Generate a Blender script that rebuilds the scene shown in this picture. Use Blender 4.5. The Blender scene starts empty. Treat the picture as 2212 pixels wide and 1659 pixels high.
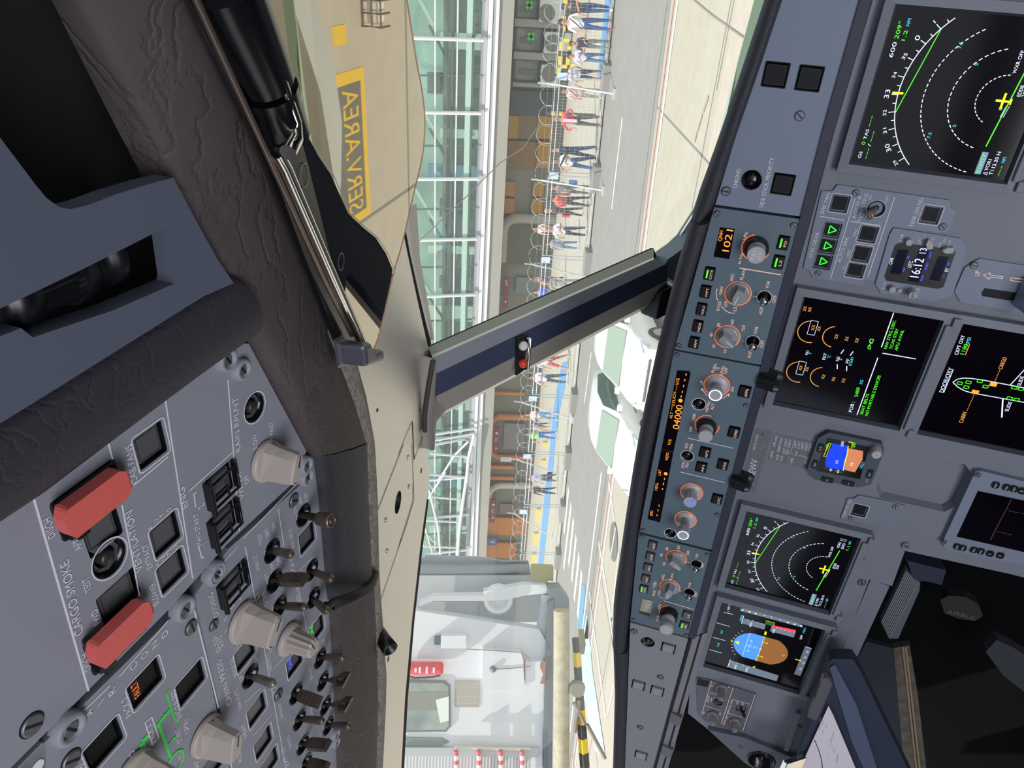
import bpy, math, random
from mathutils import Vector, Matrix, Quaternion
from mathutils.geometry import tessellate_polygon
random.seed(7)
SC = bpy.context.scene
COL = SC.collection
# ---------------------------------------------------------------- camera, sky, sun, exposure
PW, PH, FPX = 2212.0, 1659.0, 1600.0
MW = Matrix(((0.8484755, 0.5281948, 0.0331584), (0.0555695, -0.0266074, -0.9981002), (-0.5263091, 0.8487062, -0.0519273)))
CAM = Vector((0.4740629, 0.0, 4.6))
cd = bpy.data.cameras.new('camera'); cam = bpy.data.objects.new('camera', cd); COL.objects.link(cam)
cd.sensor_width = 36.0; cd.lens = 36.0 * FPX / PW; cd.clip_start = 0.01; cd.clip_end = 500
MT = MW.transposed()
_r = (MT @ Vector((1, 0, 0))).normalized(); _f = (MT @ Vector((0, 0, 1))).normalized(); _d = _f.cross(_r).normalized(); _r = _d.cross(_f)
cam.matrix_world = Matrix.Translation(CAM) @ Matrix((_d, _r, -_f)).transposed().to_4x4()
SC.camera = cam
SC.view_settings.view_transform = 'Standard'; SC.view_settings.look = 'None'
SC.view_settings.gamma = 1.0; SC.view_settings.exposure = 0.55; SC.view_settings.use_curve_mapping = False
wd = bpy.data.worlds.new('sky'); SC.world = wd; wd.use_nodes = True
wn = wd.node_tree.nodes; wl = wd.node_tree.links
bg = wn['Background']; sky = wn.new('ShaderNodeTexSky'); sky.sky_type = 'HOSEK_WILKIE'; sky.sun_direction = (0.3, -0.5, 0.75); sky.turbidity = 4.0; sky.ground_albedo = 0.5
mixw = wn.new('ShaderNodeMixRGB'); mixw.inputs[0].default_value = 0.72; mixw.inputs[2].default_value = (0.80, 0.88, 1.0, 1)
wl.new(sky.outputs[0], mixw.inputs[1]); wl.new(mixw.outputs[0], bg.inputs[0]); bg.inputs[1].default_value = 1.0
sd = bpy.data.lights.new('sun', 'SUN'); sd.energy = 3.3; sd.angle = 0.01; sd.color = (1.0, 0.93, 0.84)
sun = bpy.data.objects.new('sun', sd); COL.objects.link(sun)
sun.rotation_euler = Vector((-0.42, -0.5, 0.76)).to_track_quat('Z', 'Y').to_euler(); sun.location = (0, -20, 30)
# unseen dome fill light behind the seats, added to brighten the cockpit
ad = bpy.data.lights.new('dome_fill_light', 'AREA'); ad.energy = 3.5; ad.size = 1.3; ad.color = (0.86, 0.91, 1.0)
dome = bpy.data.objects.new('dome_fill_light', ad); COL.objects.link(dome); dome.location = (0.3, -1.2, 4.95)
dome.rotation_euler = Vector((0.1, -0.75, 0.35)).to_track_quat('Z', 'Y').to_euler()

# unseen fill light added low behind the seats to brighten the overhead
cl = bpy.data.lights.new('rear_fill_light', 'AREA'); cl.energy = 34; cl.shape = 'RECTANGLE'; cl.size = 1.5; cl.size_y = 1.1; cl.color = (0.95, 0.95, 1.0)
door = bpy.data.objects.new('rear_fill_light', cl); COL.objects.link(door); door.location = (0.35, -1.7, 3.95)
door.rotation_euler = Vector((0.0, -0.86, -0.5)).to_track_quat('Z', 'Y').to_euler()
# ---------------------------------------------------------------- helpers
def ray(px, py): return (MT @ Vector((PH / 2 - py, px - PW / 2, FPX))).normalized()
CROPS = {'A1': (0, 0, 3.95), 'A2': (0, 400, 3.95), 'A3': (0, 820, 3.95), 'A4': (0, 1239, 3.95), 'A5': (400, 760, 3.95), 'A6': (400, 1180, 3.464),
 'B1': (500, 0, 4.88), 'B2': (560, 300, 5.53), 'B3': (600, 560, 5.53), 'B4': (860, 0, 4.608), 'B5': (860, 340, 4.608), 'B6': (860, 680, 4.608), 'B7': (860, 1020, 4.608), 'B8': (860, 1300, 4.608),
 'C1': (1440, 0, 5.53), 'C2': (1440, 280, 5.53), 'C3': (1440, 480, 5.53), 'C4': (1380, 750, 5.53), 'C5': (1320, 1000, 5.53), 'C6': (1320, 1280, 4.378), 'C7': (1800, 0, 4.148), 'C8': (1740, 380, 5.925),
 'D1': (1660, 620, 5.185), 'D2': (1940, 560, 4.147), 'D3': (1580, 900, 6.379), 'D4': (1880, 940, 5.53), 'D5': (1540, 1080, 6.144), 'D6': (1480, 1270, 6.144), 'D7': (1480, 1440, 6.9125), 'D8': (1780, 1180, 3.463),
 'E1': (1220, 640, 3.77), 'E2': (1130, 0, 8.295), 'E3': (1130, 180, 8.295), 'E4': (1100, 360, 5.53), 'E5': (1080, 740, 5.53), 'E6': (730, 960, 2.373), 'E8': (1180, 1540, 12.29), 'P': (0, 0, 1)}
def K(c, *xy):
    ox, oy, s = CROPS[c]
    r = [(ox + xy[i] / s, oy + xy[i + 1] / s) for i in range(0, len(xy), 2)]
    return r[0] if len(r) == 1 else r
class Plane:
    def __init__(s, o, u, v):
        s.o = Vector(o); s.u = Vector(u).normalized(); s.v = Vector(v).normalized(); s.n = s.u.cross(s.v).normalized(); s.v = s.n.cross(s.u)
    def hit(s, p, off=0.0):
        r = ray(*p); t = ((s.o + s.n * off - CAM).dot(s.n)) / r.dot(s.n); return CAM + r * t
    def at(s, p, off=0.0):
        h = s.hit(p, off) - s.o; return Vector((h.dot(s.u), h.dot(s.v)))
    def w(s, a, b, c=0.0): return s.o + s.u * a + s.v * b + s.n * c
    def mat(s, o): 
        m = Matrix((s.u, s.v, s.n)).transposed().to_4x4(); m.translation = o; return m
def hitp(p, o, n):
    r = ray(*p); n = Vector(n); return CAM + r * ((Vector(o) - CAM).dot(n) / r.dot(n))
c_, s_ = math.cos(math.radians(21.5)), math.sin(math.radians(21.5))
OH = Plane(CAM + Vector((0, 0, 0.27)), (1, 0, 0), (0, -c_, s_))
FR = Plane((0, 0.40, 4.71), (1, 0, 0), (0, -0.988, 0.155))
GS = Plane((0, 0.6397, 4.3956), (1, 0, 0), (0, math.sin(0.3255), math.cos(0.3255)))
MP = Plane((0, 0.85, 4.174), (1, 0, 0), (0, 0.0525, 0.15))

def lin(c):
    if isinstance(c, str):
        c = c.lstrip('#'); c = [int(c[i:i + 2], 16) / 255 for i in (0, 2, 4)]
        c = [x / 12.92 if x <= 0.04045 else ((x + 0.055) / 1.055) ** 2.4 for x in c]
    return (c[0], c[1], c[2], 1)
MATS = {}
def mat(name, col, rough=0.5, metal=0.0, emit=0.0, bump=0.0, scale=60.0, var=0.0, kind='noise', spec=0.5, coat=0.0):
    if name in MATS: return MATS[name]
    m = bpy.data.materials.new(name); m.use_nodes = True; nt = m.node_tree; b = nt.nodes['Principled BSDF']
    c = lin(col); b.inputs['Base Color'].default_value = c; b.inputs['Roughness'].default_value = rough; b.inputs['Metallic'].default_value = metal
    b.inputs['Specular IOR Level'].default_value = spec
    if coat: b.inputs['Coat Weight'].default_value = coat; b.inputs['Coat Roughness'].default_value = 0.05
    if emit: b.inputs['Emission Color'].default_value = c; b.inputs['Emission Strength'].default_value = emit * 0.66
    if bump or var:
        tc = nt.nodes.new('ShaderNodeTexCoord'); nz = nt.nodes.new('ShaderNodeTexNoise'); nz.inputs['Scale'].default_value = scale; nz.inputs['Detail'].default_value = 6
        nt.links.new(tc.outputs['Object'], nz.inputs['Vector']); h = nz.outputs['Fac']
        if kind == 'leather':
            mp = nt.nodes.new('ShaderNodeMapping'); mp.inputs['Scale'].default_value = (0.45, 1.6, 1)
            nt.links.new(tc.outputs['Object'], mp.inputs['Vector'])
            wv = nt.nodes.new('ShaderNodeTexVoronoi'); wv.feature = 'DISTANCE_TO_EDGE'; wv.inputs['Scale'].default_value = scale * 1.0
            ds = nt.nodes.new('ShaderNodeMixRGB'); ds.inputs[0].default_value = 0.07; nt.links.new(mp.outputs[0], ds.inputs[1]); nt.links.new(nz.outputs['Color'], ds.inputs[2]); nt.links.new(ds.outputs[0], wv.inputs['Vector'])
            rp = nt.nodes.new('ShaderNodeMapRange'); rp.inputs['From Max'].default_value = 0.09; nt.links.new(wv.outputs['Distance'], rp.inputs['Value'])
            n2 = nt.nodes.new('ShaderNodeTexNoise'); n2.inputs['Scale'].default_value = scale * 12; nt.links.new(tc.outputs['Object'], n2.inputs['Vector'])
            ad_ = nt.nodes.new('ShaderNodeMath'); ad_.operation = 'MULTIPLY_ADD'; ad_.inputs[1].default_value = 0.25; nt.links.new(n2.outputs['Fac'], ad_.inputs[0]); nt.links.new(rp.outputs[0], ad_.inputs[2]); h = ad_.outputs[0]
        if kind == 'brushed':
            mp = nt.nodes.new('ShaderNodeMapping'); mp.inputs['Scale'].default_value = (1, 14, 14); nt.links.new(tc.outputs['Object'], mp.inputs['Vector']); nt.links.new(mp.outputs[0], nz.inputs['Vector'])
        if bump:
            bp = nt.nodes.new('ShaderNodeBump'); bp.inputs['Strength'].default_value = bump; bp.inputs['Distance'].default_value = 0.002 if kind == 'leather' else (0.0006 if scale > 25 else 0.01)
            nt.links.new(h, bp.inputs['Height']); nt.links.new(bp.outputs[0], b.inputs['Normal'])
        if var:
            cr = nt.nodes.new('ShaderNodeValToRGB'); cr.color_ramp.elements[0].position = 0.3; cr.color_ramp.elements[1].position = 0.72
            cr.color_ramp.elements[0].color = [x * (1 - var) for x in c[:3]] + [1]; cr.color_ramp.elements[1].color = [min(1, x * (1 + var)) for x in c[:3]] + [1]
            nt.links.new(nz.outputs['Fac'], cr.inputs['Fac']); nt.links.new(cr.outputs[0], b.inputs['Base Color'])
    MATS[name] = m; return m
def glassmat(name, tint, gloss=0.05, haze=0.0, rough=0.0):
    if name in MATS: return MATS[name]
    m = bpy.data.materials.new(name); m.use_nodes = True; nt = m.node_tree; nt.nodes.remove(nt.nodes['Principled BSDF'])
    out = nt.nodes['Material Output']; t = nt.nodes.new('ShaderNodeBsdfTransparent'); t.inputs[0].default_value = lin(tint)
    g = nt.nodes.new('ShaderNodeBsdfGlossy'); g.inputs['Roughness'].default_value = rough; mx = nt.nodes.new('ShaderNodeMixShader'); mx.inputs[0].default_value = gloss
    nt.links.new(t.outputs[0], mx.inputs[1]); nt.links.new(g.outputs[0], mx.inputs[2]); last = mx
    if haze:
        d = nt.nodes.new('ShaderNodeBsdfTranslucent'); d.inputs[0].default_value = (0.95, 0.93, 0.88, 1); m2 = nt.nodes.new('ShaderNodeMixShader'); m2.inputs[0].default_value = haze  # white scatter mixed into the pane to paint a hazy veil
        nt.links.new(mx.outputs[0], m2.inputs[1]); nt.links.new(d.outputs[0], m2.inputs[2]); last = m2
    nt.links.new(last.outputs[0], out.inputs[0]); MATS[name] = m; return m

_tc = {}
def textmesh(s):
    if s in _tc: return _tc[s]
    cu = bpy.data.curves.new('tmp_text', 'FONT'); cu.body = s; cu.size = 1; cu.resolution_u = 3
    o = bpy.data.objects.new('tmp_text', cu); COL.objects.link(o)
    dg = bpy.context.evaluated_depsgraph_get(); dg.update(); e = o.evaluated_get(dg); me = e.to_mesh()
    vs = [(v.co.x, v.co.y) for v in me.vertices]; fs = [tuple(p.vertices) for p in me.polygons]
    e.to_mesh_clear(); bpy.data.objects.remove(o); bpy.data.curves.remove(cu)
    if not vs: vs = [(0, 0), (1, 0), (0, 1)]
    x0 = min(v[0] for v in vs); x1 = max(v[0] for v in vs)
    nar = 0.3 if s in ('1', 'I') else 1.0
    _tc[s] = ([(0.5 + ((v[0] - x0) / max(1e-6, x1 - x0) - 0.5) * nar, v[1] / 0.69) for v in vs], fs); return _tc[s]
class MB:
    def __init__(s): s.v = []; s.f = []; s.m = []; s.mats = []; s.sm = []
    def mi(s, m):
        if m not in s.mats: s.mats.append(m)
        return s.mats.index(m)
    def add(s, vs, fs, m, smooth=False):
        b = len(s.v); s.v += [Vector(v) for v in vs]; i = s.mi(m)
        for f in fs: s.f.append([b + k for k in f]); s.m.append(i); s.sm.append(smooth)
        return s
    def tri2(s, pts, z, m):   # flat 2-D polygon
        p = [Vector((q[0], q[1], z)) for q in pts]; t = tessellate_polygon([p])
        a = [tuple(x) for x in t]; out = []
        for x in a:
            e1 = p[x[1]] - p[x[0]]; e2 = p[x[2]] - p[x[0]]; out.append(x if e1.cross(e2).z >= 0 else (x[0], x[2], x[1]))
        return s.add(p, out, m)
    def prism(s, pts, z0, z1, m, taper=1.0, smooth=False):
        n = len(pts)
        a = sum(pts[i][0] * pts[(i + 1) % n][1] - pts[(i + 1) % n][0] * pts[i][1] for i in range(n))
        if a < 0: pts = pts[::-1]
        cx = sum(p[0] for p in pts) / n; cy = sum(p[1] for p in pts) / n
        lo = [Vector((p[0], p[1], z0)) for p in pts]; hi = [Vector((cx + (p[0] - cx) * taper, cy + (p[1] - cy) * taper, z1)) for p in pts]
        s.add(lo + hi, [(i, (i + 1) % n, n + (i + 1) % n, n + i) for i in range(n)], m, smooth)
        s.tri2([(q.x, q.y) for q in hi], z1, m)
        t = tessellate_polygon([lo]); s.add(lo, [tuple(x)[::-1] for x in t], m); return s
    def box(s, x0, y0, z0, x1, y1, z1, m):
        return s.add([(x0, y0, z0), (x1, y0, z0), (x1, y1, z0), (x0, y1, z0), (x0, y0, z1), (x1, y0, z1), (x1, y1, z1), (x0, y1, z1)],
                     [(0, 3, 2, 1), (4, 5, 6, 7), (0, 1, 5, 4), (1, 2, 6, 5), (2, 3, 7, 6), (3, 0, 4, 7)], m)
    def obox(s, c, ax, ay, az, m):   # centre and half axes
        c = Vector(c); ax = Vector(ax); ay = Vector(ay); az = Vector(az)
        vs = [c + sx * ax + sy * ay + sz * az for sz in (-1, 1) for sx, sy in ((-1, -1), (1, -1), (1, 1), (-1, 1))]
        return s.add(vs, [(0, 3, 2, 1), (4, 5, 6, 7), (0, 1, 5, 4), (1, 2, 6, 5), (2, 3, 7, 6), (3, 0, 4, 7)], m)
    def lathe(s, prof, m, c=(0, 0), seg=24, flute=0, fd=0.0, M=None, smooth=True, cap=True):   # prof [(r,z)...] about z
        vs = []; n = len(prof)
        for k in range(seg):
            a = 2 * math.pi * k / seg
            for (r, z) in prof:
                rr = r - (fd if flute and (k % 2) else 0) if r > 0.0001 else r
                v = Vector((c[0] + rr * math.cos(a), c[1] + rr * math.sin(a), z)); vs.append(M @ v if M else v)
        fs = [(k * n + i, ((k + 1) % seg) * n + i, ((k + 1) % seg) * n + i + 1, k * n + i + 1) for k in range(seg) for i in range(n - 1)]
        s.add(vs, fs, m, smooth)
        if cap and prof[-1][0] > 0.0001:
            s.add([vs[k * n + n - 1] for k in range(seg)], [tuple(range(seg))], m)
        if cap and prof[0][0] > 0.0001: s.add([vs[k * n] for k in range(seg)], [tuple(range(seg))[::-1]], m)
        return s
    def line(s, p, q, w, m, z=0.0004):
        p = Vector((p[0], p[1])); q = Vector((q[0], q[1])); d = q - p
        if d.length < 1e-7: return s
        n = Vector((-d.y, d.x)).normalized() * w / 2
        return s.add([(p.x - n.x, p.y - n.y, z), (q.x - n.x, q.y - n.y, z), (q.x + n.x, q.y + n.y, z), (p.x + n.x, p.y + n.y, z)], [(0, 1, 2, 3)], m)
    def pline(s, pts, w, m, z=0.0004, close=False):
        pts = list(pts)
        if close: pts.append(pts[0])
        for a, b in zip(pts, pts[1:]): s.line(a, b, w, m, z)
        return s
    def arc(s, c, r, a0, a1, w, m, z=0.0004, seg=48, dash=None):
        if dash:
            n, fr = dash
            for k in range(n):
                b0 = a0 + (a1 - a0) * k / n; b1 = b0 + (a1 - a0) / n * fr
                s.pline([(c[0] + r * math.cos(t), c[1] + r * math.sin(t)) for t in (b0, (b0 + b1) / 2, b1)], w, m, z)
            return s
        vs = []; 
        for k in range(seg + 1):
            t = a0 + (a1 - a0) * k / seg
            for rr in (r - w / 2, r + w / 2): vs.append((c[0] + rr * math.cos(t), c[1] + rr * math.sin(t), z))
        fs = [(2 * k, 2 * k + 1, 2 * k + 3, 2 * k + 2) for k in range(seg)]
        if a1 < a0: fs = [f[::-1] for f in fs]
        return s.add(vs, fs, m)
    def disc(s, c, r, m, z=0.0004, seg=20): return s.add([(c[0] + r * math.cos(6.2832 * k / seg), c[1] + r * math.sin(6.2832 * k / seg), z) for k in range(seg)], [tuple(range(seg))], m)
    def text(s, t, p0, p1, cap, m, z=0.0005, flip=False):
        vs, fs = textmesh(t); p0 = Vector((p0[0], p0[1])); p1 = Vector((p1[0], p1[1])); d = p1 - p0; up = Vector((-d.y, d.x)).normalized() * cap * (-1 if flip else 1)
        return s.add([(p0.x + d.x * x + up.x * y, p0.y + d.y * x + up.y * y, z) for x, y in vs], fs if not flip else [f[::-1] for f in fs], m)
    def tube(s, pts, r, m, seg=8, smooth=True):
        pts = [Vector(p) for p in pts]; n = len(pts); vs = []; rs = r if isinstance(r, (list, tuple)) else [r] * n
        up = Vector((0.13, 0.27, 0.95))
        for i, p in enumerate(pts):
            d = (pts[min(i + 1, n - 1)] - pts[max(i - 1, 0)]).normalized()
            a = d.cross(up)
            if a.length < 0.05: a = d.cross(Vector((1, 0, 0)))
            a.normalize(); b = d.cross(a)
            for k in range(seg): t = 6.28319 * k / seg; vs.append(p + (a * math.cos(t) + b * math.sin(t)) * rs[i])
        fs = [(i * seg + k, i * seg + (k + 1) % seg, (i + 1) * seg + (k + 1) % seg, (i + 1) * seg + k) for i in range(n - 1) for k in range(seg)]
        s.add(vs, fs, m, smooth); s.add(vs[:seg], [tuple(range(seg))[::-1]], m); s.add(vs[-seg:], [tuple(range(seg))], m); return s
    def grid(s, rows, m, smooth=True, close=False):   # rows of equal-length point lists
        n = len(rows[0]); vs = [Vector(p) for r in rows for p in r]
        fs = [(i * n + k, i * n + k + 1, (i + 1) * n + k + 1, (i + 1) * n + k) for i in range(len(rows) - 1) for k in range(n - 1)]
        return s.add(vs, fs, m, smooth)
    def build(s, name, parent=None, bevel=0.0, solid=0.0, M=None):
        me = bpy.data.meshes.new(name); me.from_pydata([tuple(v) for v in s.v], [], s.f)
        for m in s.mats: me.materials.append(m)
        for p, i, sm in zip(me.polygons, s.m, s.sm): p.material_index = i; p.use_smooth = sm
        me.update(); o = bpy.data.objects.new(name, me); COL.objects.link(o)
        if parent: o.parent = parent
        if M is not None: o.matrix_basis = M
        if solid: md = o.modifiers.new('thick', 'SOLIDIFY'); md.thickness = solid; md.offset = -1
        if bevel: md = o.modifiers.new('bevel', 'BEVEL'); md.width = bevel; md.segments = 2; md.limit_method = 'ANGLE'; md.angle_limit = 0.7
        return o
def tag(o, label=None, cat=None, group=None, kind=None):
    if label: o['label'] = label
    if cat: o['category'] = cat
    if group: o['group'] = group
    if kind: o['kind'] = kind
    return o
def empty(name, M, label=None, cat=None, group=None, kind=None):
    o = bpy.data.objects.new(name, None); COL.objects.link(o); o.matrix_world = M if isinstance(M, Matrix) else Matrix.Translation(Vector(M)); o.empty_display_size = 0.05
    return tag(o, label, cat, group, kind)
def rect(w, h, r=0.0, c=(0, 0), seg=3):
    if not r: return [(c[0] - w / 2, c[1] - h / 2), (c[0] + w / 2, c[1] - h / 2), (c[0] + w / 2, c[1] + h / 2), (c[0] - w / 2, c[1] + h / 2)]
    o = []
    for sx, sy, a in ((1, -1, -90), (1, 1, 0), (-1, 1, 90), (-1, -1, 180)):
        for k in range(seg + 1):
            t = math.radians(a + 90 * k / seg); o.append((c[0] + sx * (w / 2 - r) + r * math.cos(t), c[1] + sy * (h / 2 - r) + r * math.sin(t)))
    return o
def circ(r, c=(0, 0), seg=24): return [(c[0] + r * math.cos(6.28319 * k / seg), c[1] + r * math.sin(6.28319 * k / seg)) for k in range(seg)]
# ---------------------------------------------------------------- materials
OHM = mat('overhead_grey_blue_paint', '#8b8e99', 0.55, bump=0.08, scale=900)
GLM = mat('glareshield_grey_blue_paint', '#727b90', 0.5, bump=0.05, scale=900)
CTM = mat('control_unit_slate_paint', '#566874', 0.5, bump=0.05, scale=900)
MPM = mat('main_panel_grey_paint', '#787d88', 0.55, bump=0.12, scale=700)
WHT = mat('white_engraving', '#ccccd4', 0.6, emit=0.12)
WAR = mat('lit_warm_legend', '#f0c8b4', 0.6, emit=0.35)
AMB = mat('amber_glow', '#ff9a2e', 0.5, emit=0.9)
ORA = mat('orange_ring_glow', '#ff7a35', 0.5, emit=0.55)
GRN = mat('green_glow', '#2be82b', 0.5, emit=1.0)
LIM = mat('lime_bar_glow', '#4ff01a', 0.5, emit=0.95)
MIM = mat('green_mimic_glow', '#38d04e', 0.5, emit=0.1)  # painted mimic lines, given a faint glow though they are no lamps
BLU = mat('blue_glow', '#3c5cff', 0.5, emit=1.3)
CYA = mat('cyan_glow', '#3ad0e8', 0.5, emit=0.9)
DWH = mat('display_white', '#dce4ff', 0.5, emit=0.9)
DYE = mat('display_yellow', '#f8e800', 0.5, emit=0.95)
DAM = mat('display_amber', '#e8a050', 0.5, emit=0.9)
DRD = mat('display_red', '#f0404a', 0.5, emit=0.9)
DSK = mat('display_sky_blue', '#4a90e0', 0.5, emit=0.8)
DBR = mat('display_brown', '#8a5a28', 0.5, emit=0.8)
DGY = mat('display_grey', '#6e7a88', 0.5, emit=0.6)
ISK = mat('standby_blue', '#0838ff', 0.5, emit=0.9)
IBR = mat('standby_orange', '#c4784e', 0.5, emit=0.8)
SCR = mat('display_glass', '#0a060e', 0.1, spec=0.3)
BLK = mat('black_plastic', '#101116', 0.35)
BLS = mat('black_satin', '#0b0c10', 0.22)
WEL = mat('black_well', '#07080c', 0.5)
CAP = mat('dark_button_face', '#16171b', 0.5, spec=.2)
CPG = mat('grey_button_face', '#55565a', 0.35, bump=0.2, scale=600)
KNB = mat('beige_knob', '#aaa19a', 0.42, bump=0.05, scale=500)
KNG = mat('pale_grey_knob', '#a8a8ae', 0.35)
KNC = mat('clear_grey_knob', '#8c9094', 0.2)
BRZ = mat('bronze_metal', '#6f6256', 0.35, 0.7)
STL = mat('steel', '#b0b2b8', 0.22, 1.0)
DST = mat('dull_steel_screw', '#77797c', 0.45, 0.6)
CHR = mat('chrome', '#e8e4dc', 0.12, 1.0)
RED = mat('red_guard_plastic', '#d4605a', 0.45, bump=0.05, scale=500)
LEA = mat('brown_black_leather', '#4d4646', 0.62, bump=0.4, scale=30, kind='leather', var=0.1, spec=.2)
LEB = mat('black_leather', '#34323a', 0.62, bump=0.22, scale=40, kind='leather', spec=.35)
NAV = mat('navy_plastic', '#2c3348', 0.5)
GAP = mat('dark_gap', '#0c0d14', 0.7)
# ---------------------------------------------------------------- control panels
class Panel:
    def __init__(s, name, label, cat, plane, pts, mat_, thick=0.012, kind=None, group=None, face='face_plate', z=0.0, grow=0, bevel=0.0008):
        s.pl = plane; s.zo = z
        loc = [plane.at(p, z) for p in pts]; c = sum(loc, Vector((0, 0))) / len(loc); s.c = c
        s.root = empty(name, plane.mat(plane.w(c.x, c.y, z)), label, cat, group, kind)
        s.outer = [(p.x - c.x, p.y - c.y) for p in loc]; s.holes = []; s.m = mat_; s.th = thick; s.ink = MB(); s.face = face; s.bevel = bevel
    def L(s, p, off=0.0):
        a = s.pl.at(p, s.zo + off); return Vector((a.x - s.c.x, a.y - s.c.y))
    def LL(s, ps, off=0.0): return [s.L(p, off) for p in ps]
    def close(s, ink='lettering'):
        mb = MB(); loops = [s.outer] + s.holes
        a = sum(loops[0][i][0] * loops[0][(i + 1) % len(loops[0])][1] - loops[0][(i + 1) % len(loops[0])][0] * loops[0][i][1] for i in range(len(loops[0])))
        if a < 0: loops[0] = loops[0][::-1]
        flat = [Vector((p[0], p[1], 0)) for l in loops for p in l]
        tr = tessellate_polygon([[Vector((p[0], p[1], 0)) for p in l] for l in loops])
        fs = []
        for t in tr:
            t = tuple(t); e = (flat[t[1]] - flat[t[0]]).cross(flat[t[2]] - flat[t[0]])
            if abs(e.z) < 1e-12: continue
            fs.append(t if e.z > 0 else t[::-1])
        mb.add(flat, fs, s.m)
        for k, l in enumerate(loops):
            n = len(l); vs = [(p[0], p[1], 0) for p in l] + [(p[0], p[1], -s.th) for p in l]
            ar = sum(l[i][0] * l[(i + 1) % n][1] - l[(i + 1) % n][0] * l[i][1] for i in range(n))
            f = [(i, n + i, n + (i + 1) % n, (i + 1) % n) for i in range(n)]
            if (k > 0) != (ar < 0): pass
            if k > 0: f = [x[::-1] for x in f] if ar > 0 else f
            mb.add(vs, f, s.m)
        o = mb.build(s.face, s.root)
        if s.ink.f: s.ink.build(ink, s.root)
        return o
    # ---- writing and lines, in photo pixels of a crop
    def t(s, txt, c, x0, y0, x1, y1, cap=0.0034, m=None, z=0.0005):
        a, b = K(c, x0, y0, x1, y1); s.ink.text(txt, s.L(a), s.L(b), cap, m or WHT, z)
    def ln(s, c, *xy, w=0.0008, m=None):
        s.ink.pline(s.LL(K(c, *xy) if len(xy) > 2 else [K(c, *xy)]), w, m or WHT)
    def part(s, name, mb, p=None, rot=0.0, parent=None, z=0.0, bevel=0.0, label=None):
        M = Matrix.Translation((p[0], p[1], z)) @ Matrix.Rotation(rot, 4, 'Z') if p is not None else None
        o = mb.build(name, parent or s.root, bevel=bevel, M=M)
        if label: o['label'] = label
        return o
    def screw(s, c, x, y, r=0.0035, a=0.7, m=None, name='screw'):
        p = s.L(K(c, x, y)); mb = MB(); m = m or DST
        mb.lathe([(r * 1.12, 0), (r * 1.12, 0.0003)], WEL); mb.lathe([(r, 0.0003), (r, 0.0009), (r * 0.85, 0.0013)], m)
        mb.obox((0, 0, 0.00135), (r * 0.85, 0, 0), (0, r * 0.13, 0), (0, 0, 0.0001), WEL); s.part(name, mb, p, a)
    def boss(s, c, x, y, r=0.0075):
        p = s.L(K(c, x, y)); mb = MB(); mb.lathe([(r, -0.002), (r, 0.0035), (r * 0.85, 0.0045), (r * 0.62, 0.0045), (r * 0.6, 0.0015), (0.0001, 0.0015)], s.m, cap=False)
        mb.lathe([(r * 0.5, 0.0016), (r * 0.5, 0.003), (r * 0.4, 0.0034)], DST); mb.obox((0, 0, 0.0035), (r * 0.45, 0, 0), (0, r * 0.08, 0), (0, 0, 0.0001), WEL)
        s.part('quarter_turn_fastener', mb, p, 0.5)
    def hole(s, pts): s.holes.append([(q[0], q[1]) for q in pts])
    def button(s, c, x, y, w=0.0185, h=0.0185, cap=None, depth=0.006, top=-0.002, outline=None, bar=None, legend=None, split=False, glow=None, lm=None, name='push_button'):
        p = s.L(K(c, x, y)); s.hole(rect(w, h, w * 0.06, p)); mb = MB()
        mb.prism(rect(w * 1.02, h * 1.02), -depth - 0.004, -depth - 0.002, WEL)
        for q in (-1, 1):
            mb.box(-w / 2, q * h / 2 - 0.0006, -depth - 0.002, w / 2, q * h / 2 + 0.0006, -0.0006, WEL); mb.box(q * w / 2 - 0.0006, -h / 2, -depth - 0.002, q * w / 2 + 0.0006, h / 2, -0.0006, WEL)
        if outline:
            o = 0.0012; mb.pline(rect(w + 2 * o, h + 2 * o, 0.002), 0.0007, outline, 0.0004, True)
        f = s.part(name, mb, p)
        k = MB(); cm = cap or CAP; k.prism(rect(w * 0.8, h * 0.8, w * 0.04), -depth - 0.002, top, cm)
        k.pline(rect(w * 0.7, h * 0.7), 0.0003, WEL, top + 0.00015, True)
        if split: k.line((-w * 0.35, 0), (w * 0.35, 0), 0.0003, WEL, top + 0.00015)
        if bar: k.line((-w * 0.3, h * 0.2), (w * 0.3, h * 0.2), h * 0.15, bar, top + 0.0003)
        if legend: k.text(legend, (-w * 0.34 if len(legend) > 2 else -w * 0.2, -h * 0.28), (w * 0.34 if len(legend) > 2 else w * 0.2, -h * 0.28), h * 0.22, lm or WAR, top + 0.0003)
        if glow: k.text(glow[0], (-w * 0.3, h * glow[2]), (w * 0.3, h * glow[2]), h * 0.2, glow[1], top + 0.0003)
        s.part('button_cap', k, parent=f, bevel=0.0004)
        return f
    def guarded(s, c, x, y, w=0.019, h=0.023):
        f = s.button(c, x, y, w, h, cap=CPG, depth=0.004, top=-0.0005); f.name = 'guarded_push_button'
        g = MB(); g.box(-w * .5, -h * .60, 0, w * .5, -h * .5, .003, BLK); g.box(-w * .5, h * .42, -.001, w * .5, h * .5, .004, BLK); g.tube([(-w * .55, h * .50, .005), (w * .55, h * .50, .005)], .0017, BLK)
        g.tube([(-w * .42, h * .42, .0045), (-w * .42, -h * .5, .004), (w * .42, -h * .5, .004), (w * .42, h * .42, .0045)], .0009, BLS, 6)
        g.tube([(0, h * .42, .0045), (0, -h * .1, .0042), (-w * .4, -h * .1, .0042)], .0007, BLS, 6)
        s.part('wire_guard', g, parent=f)
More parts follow.
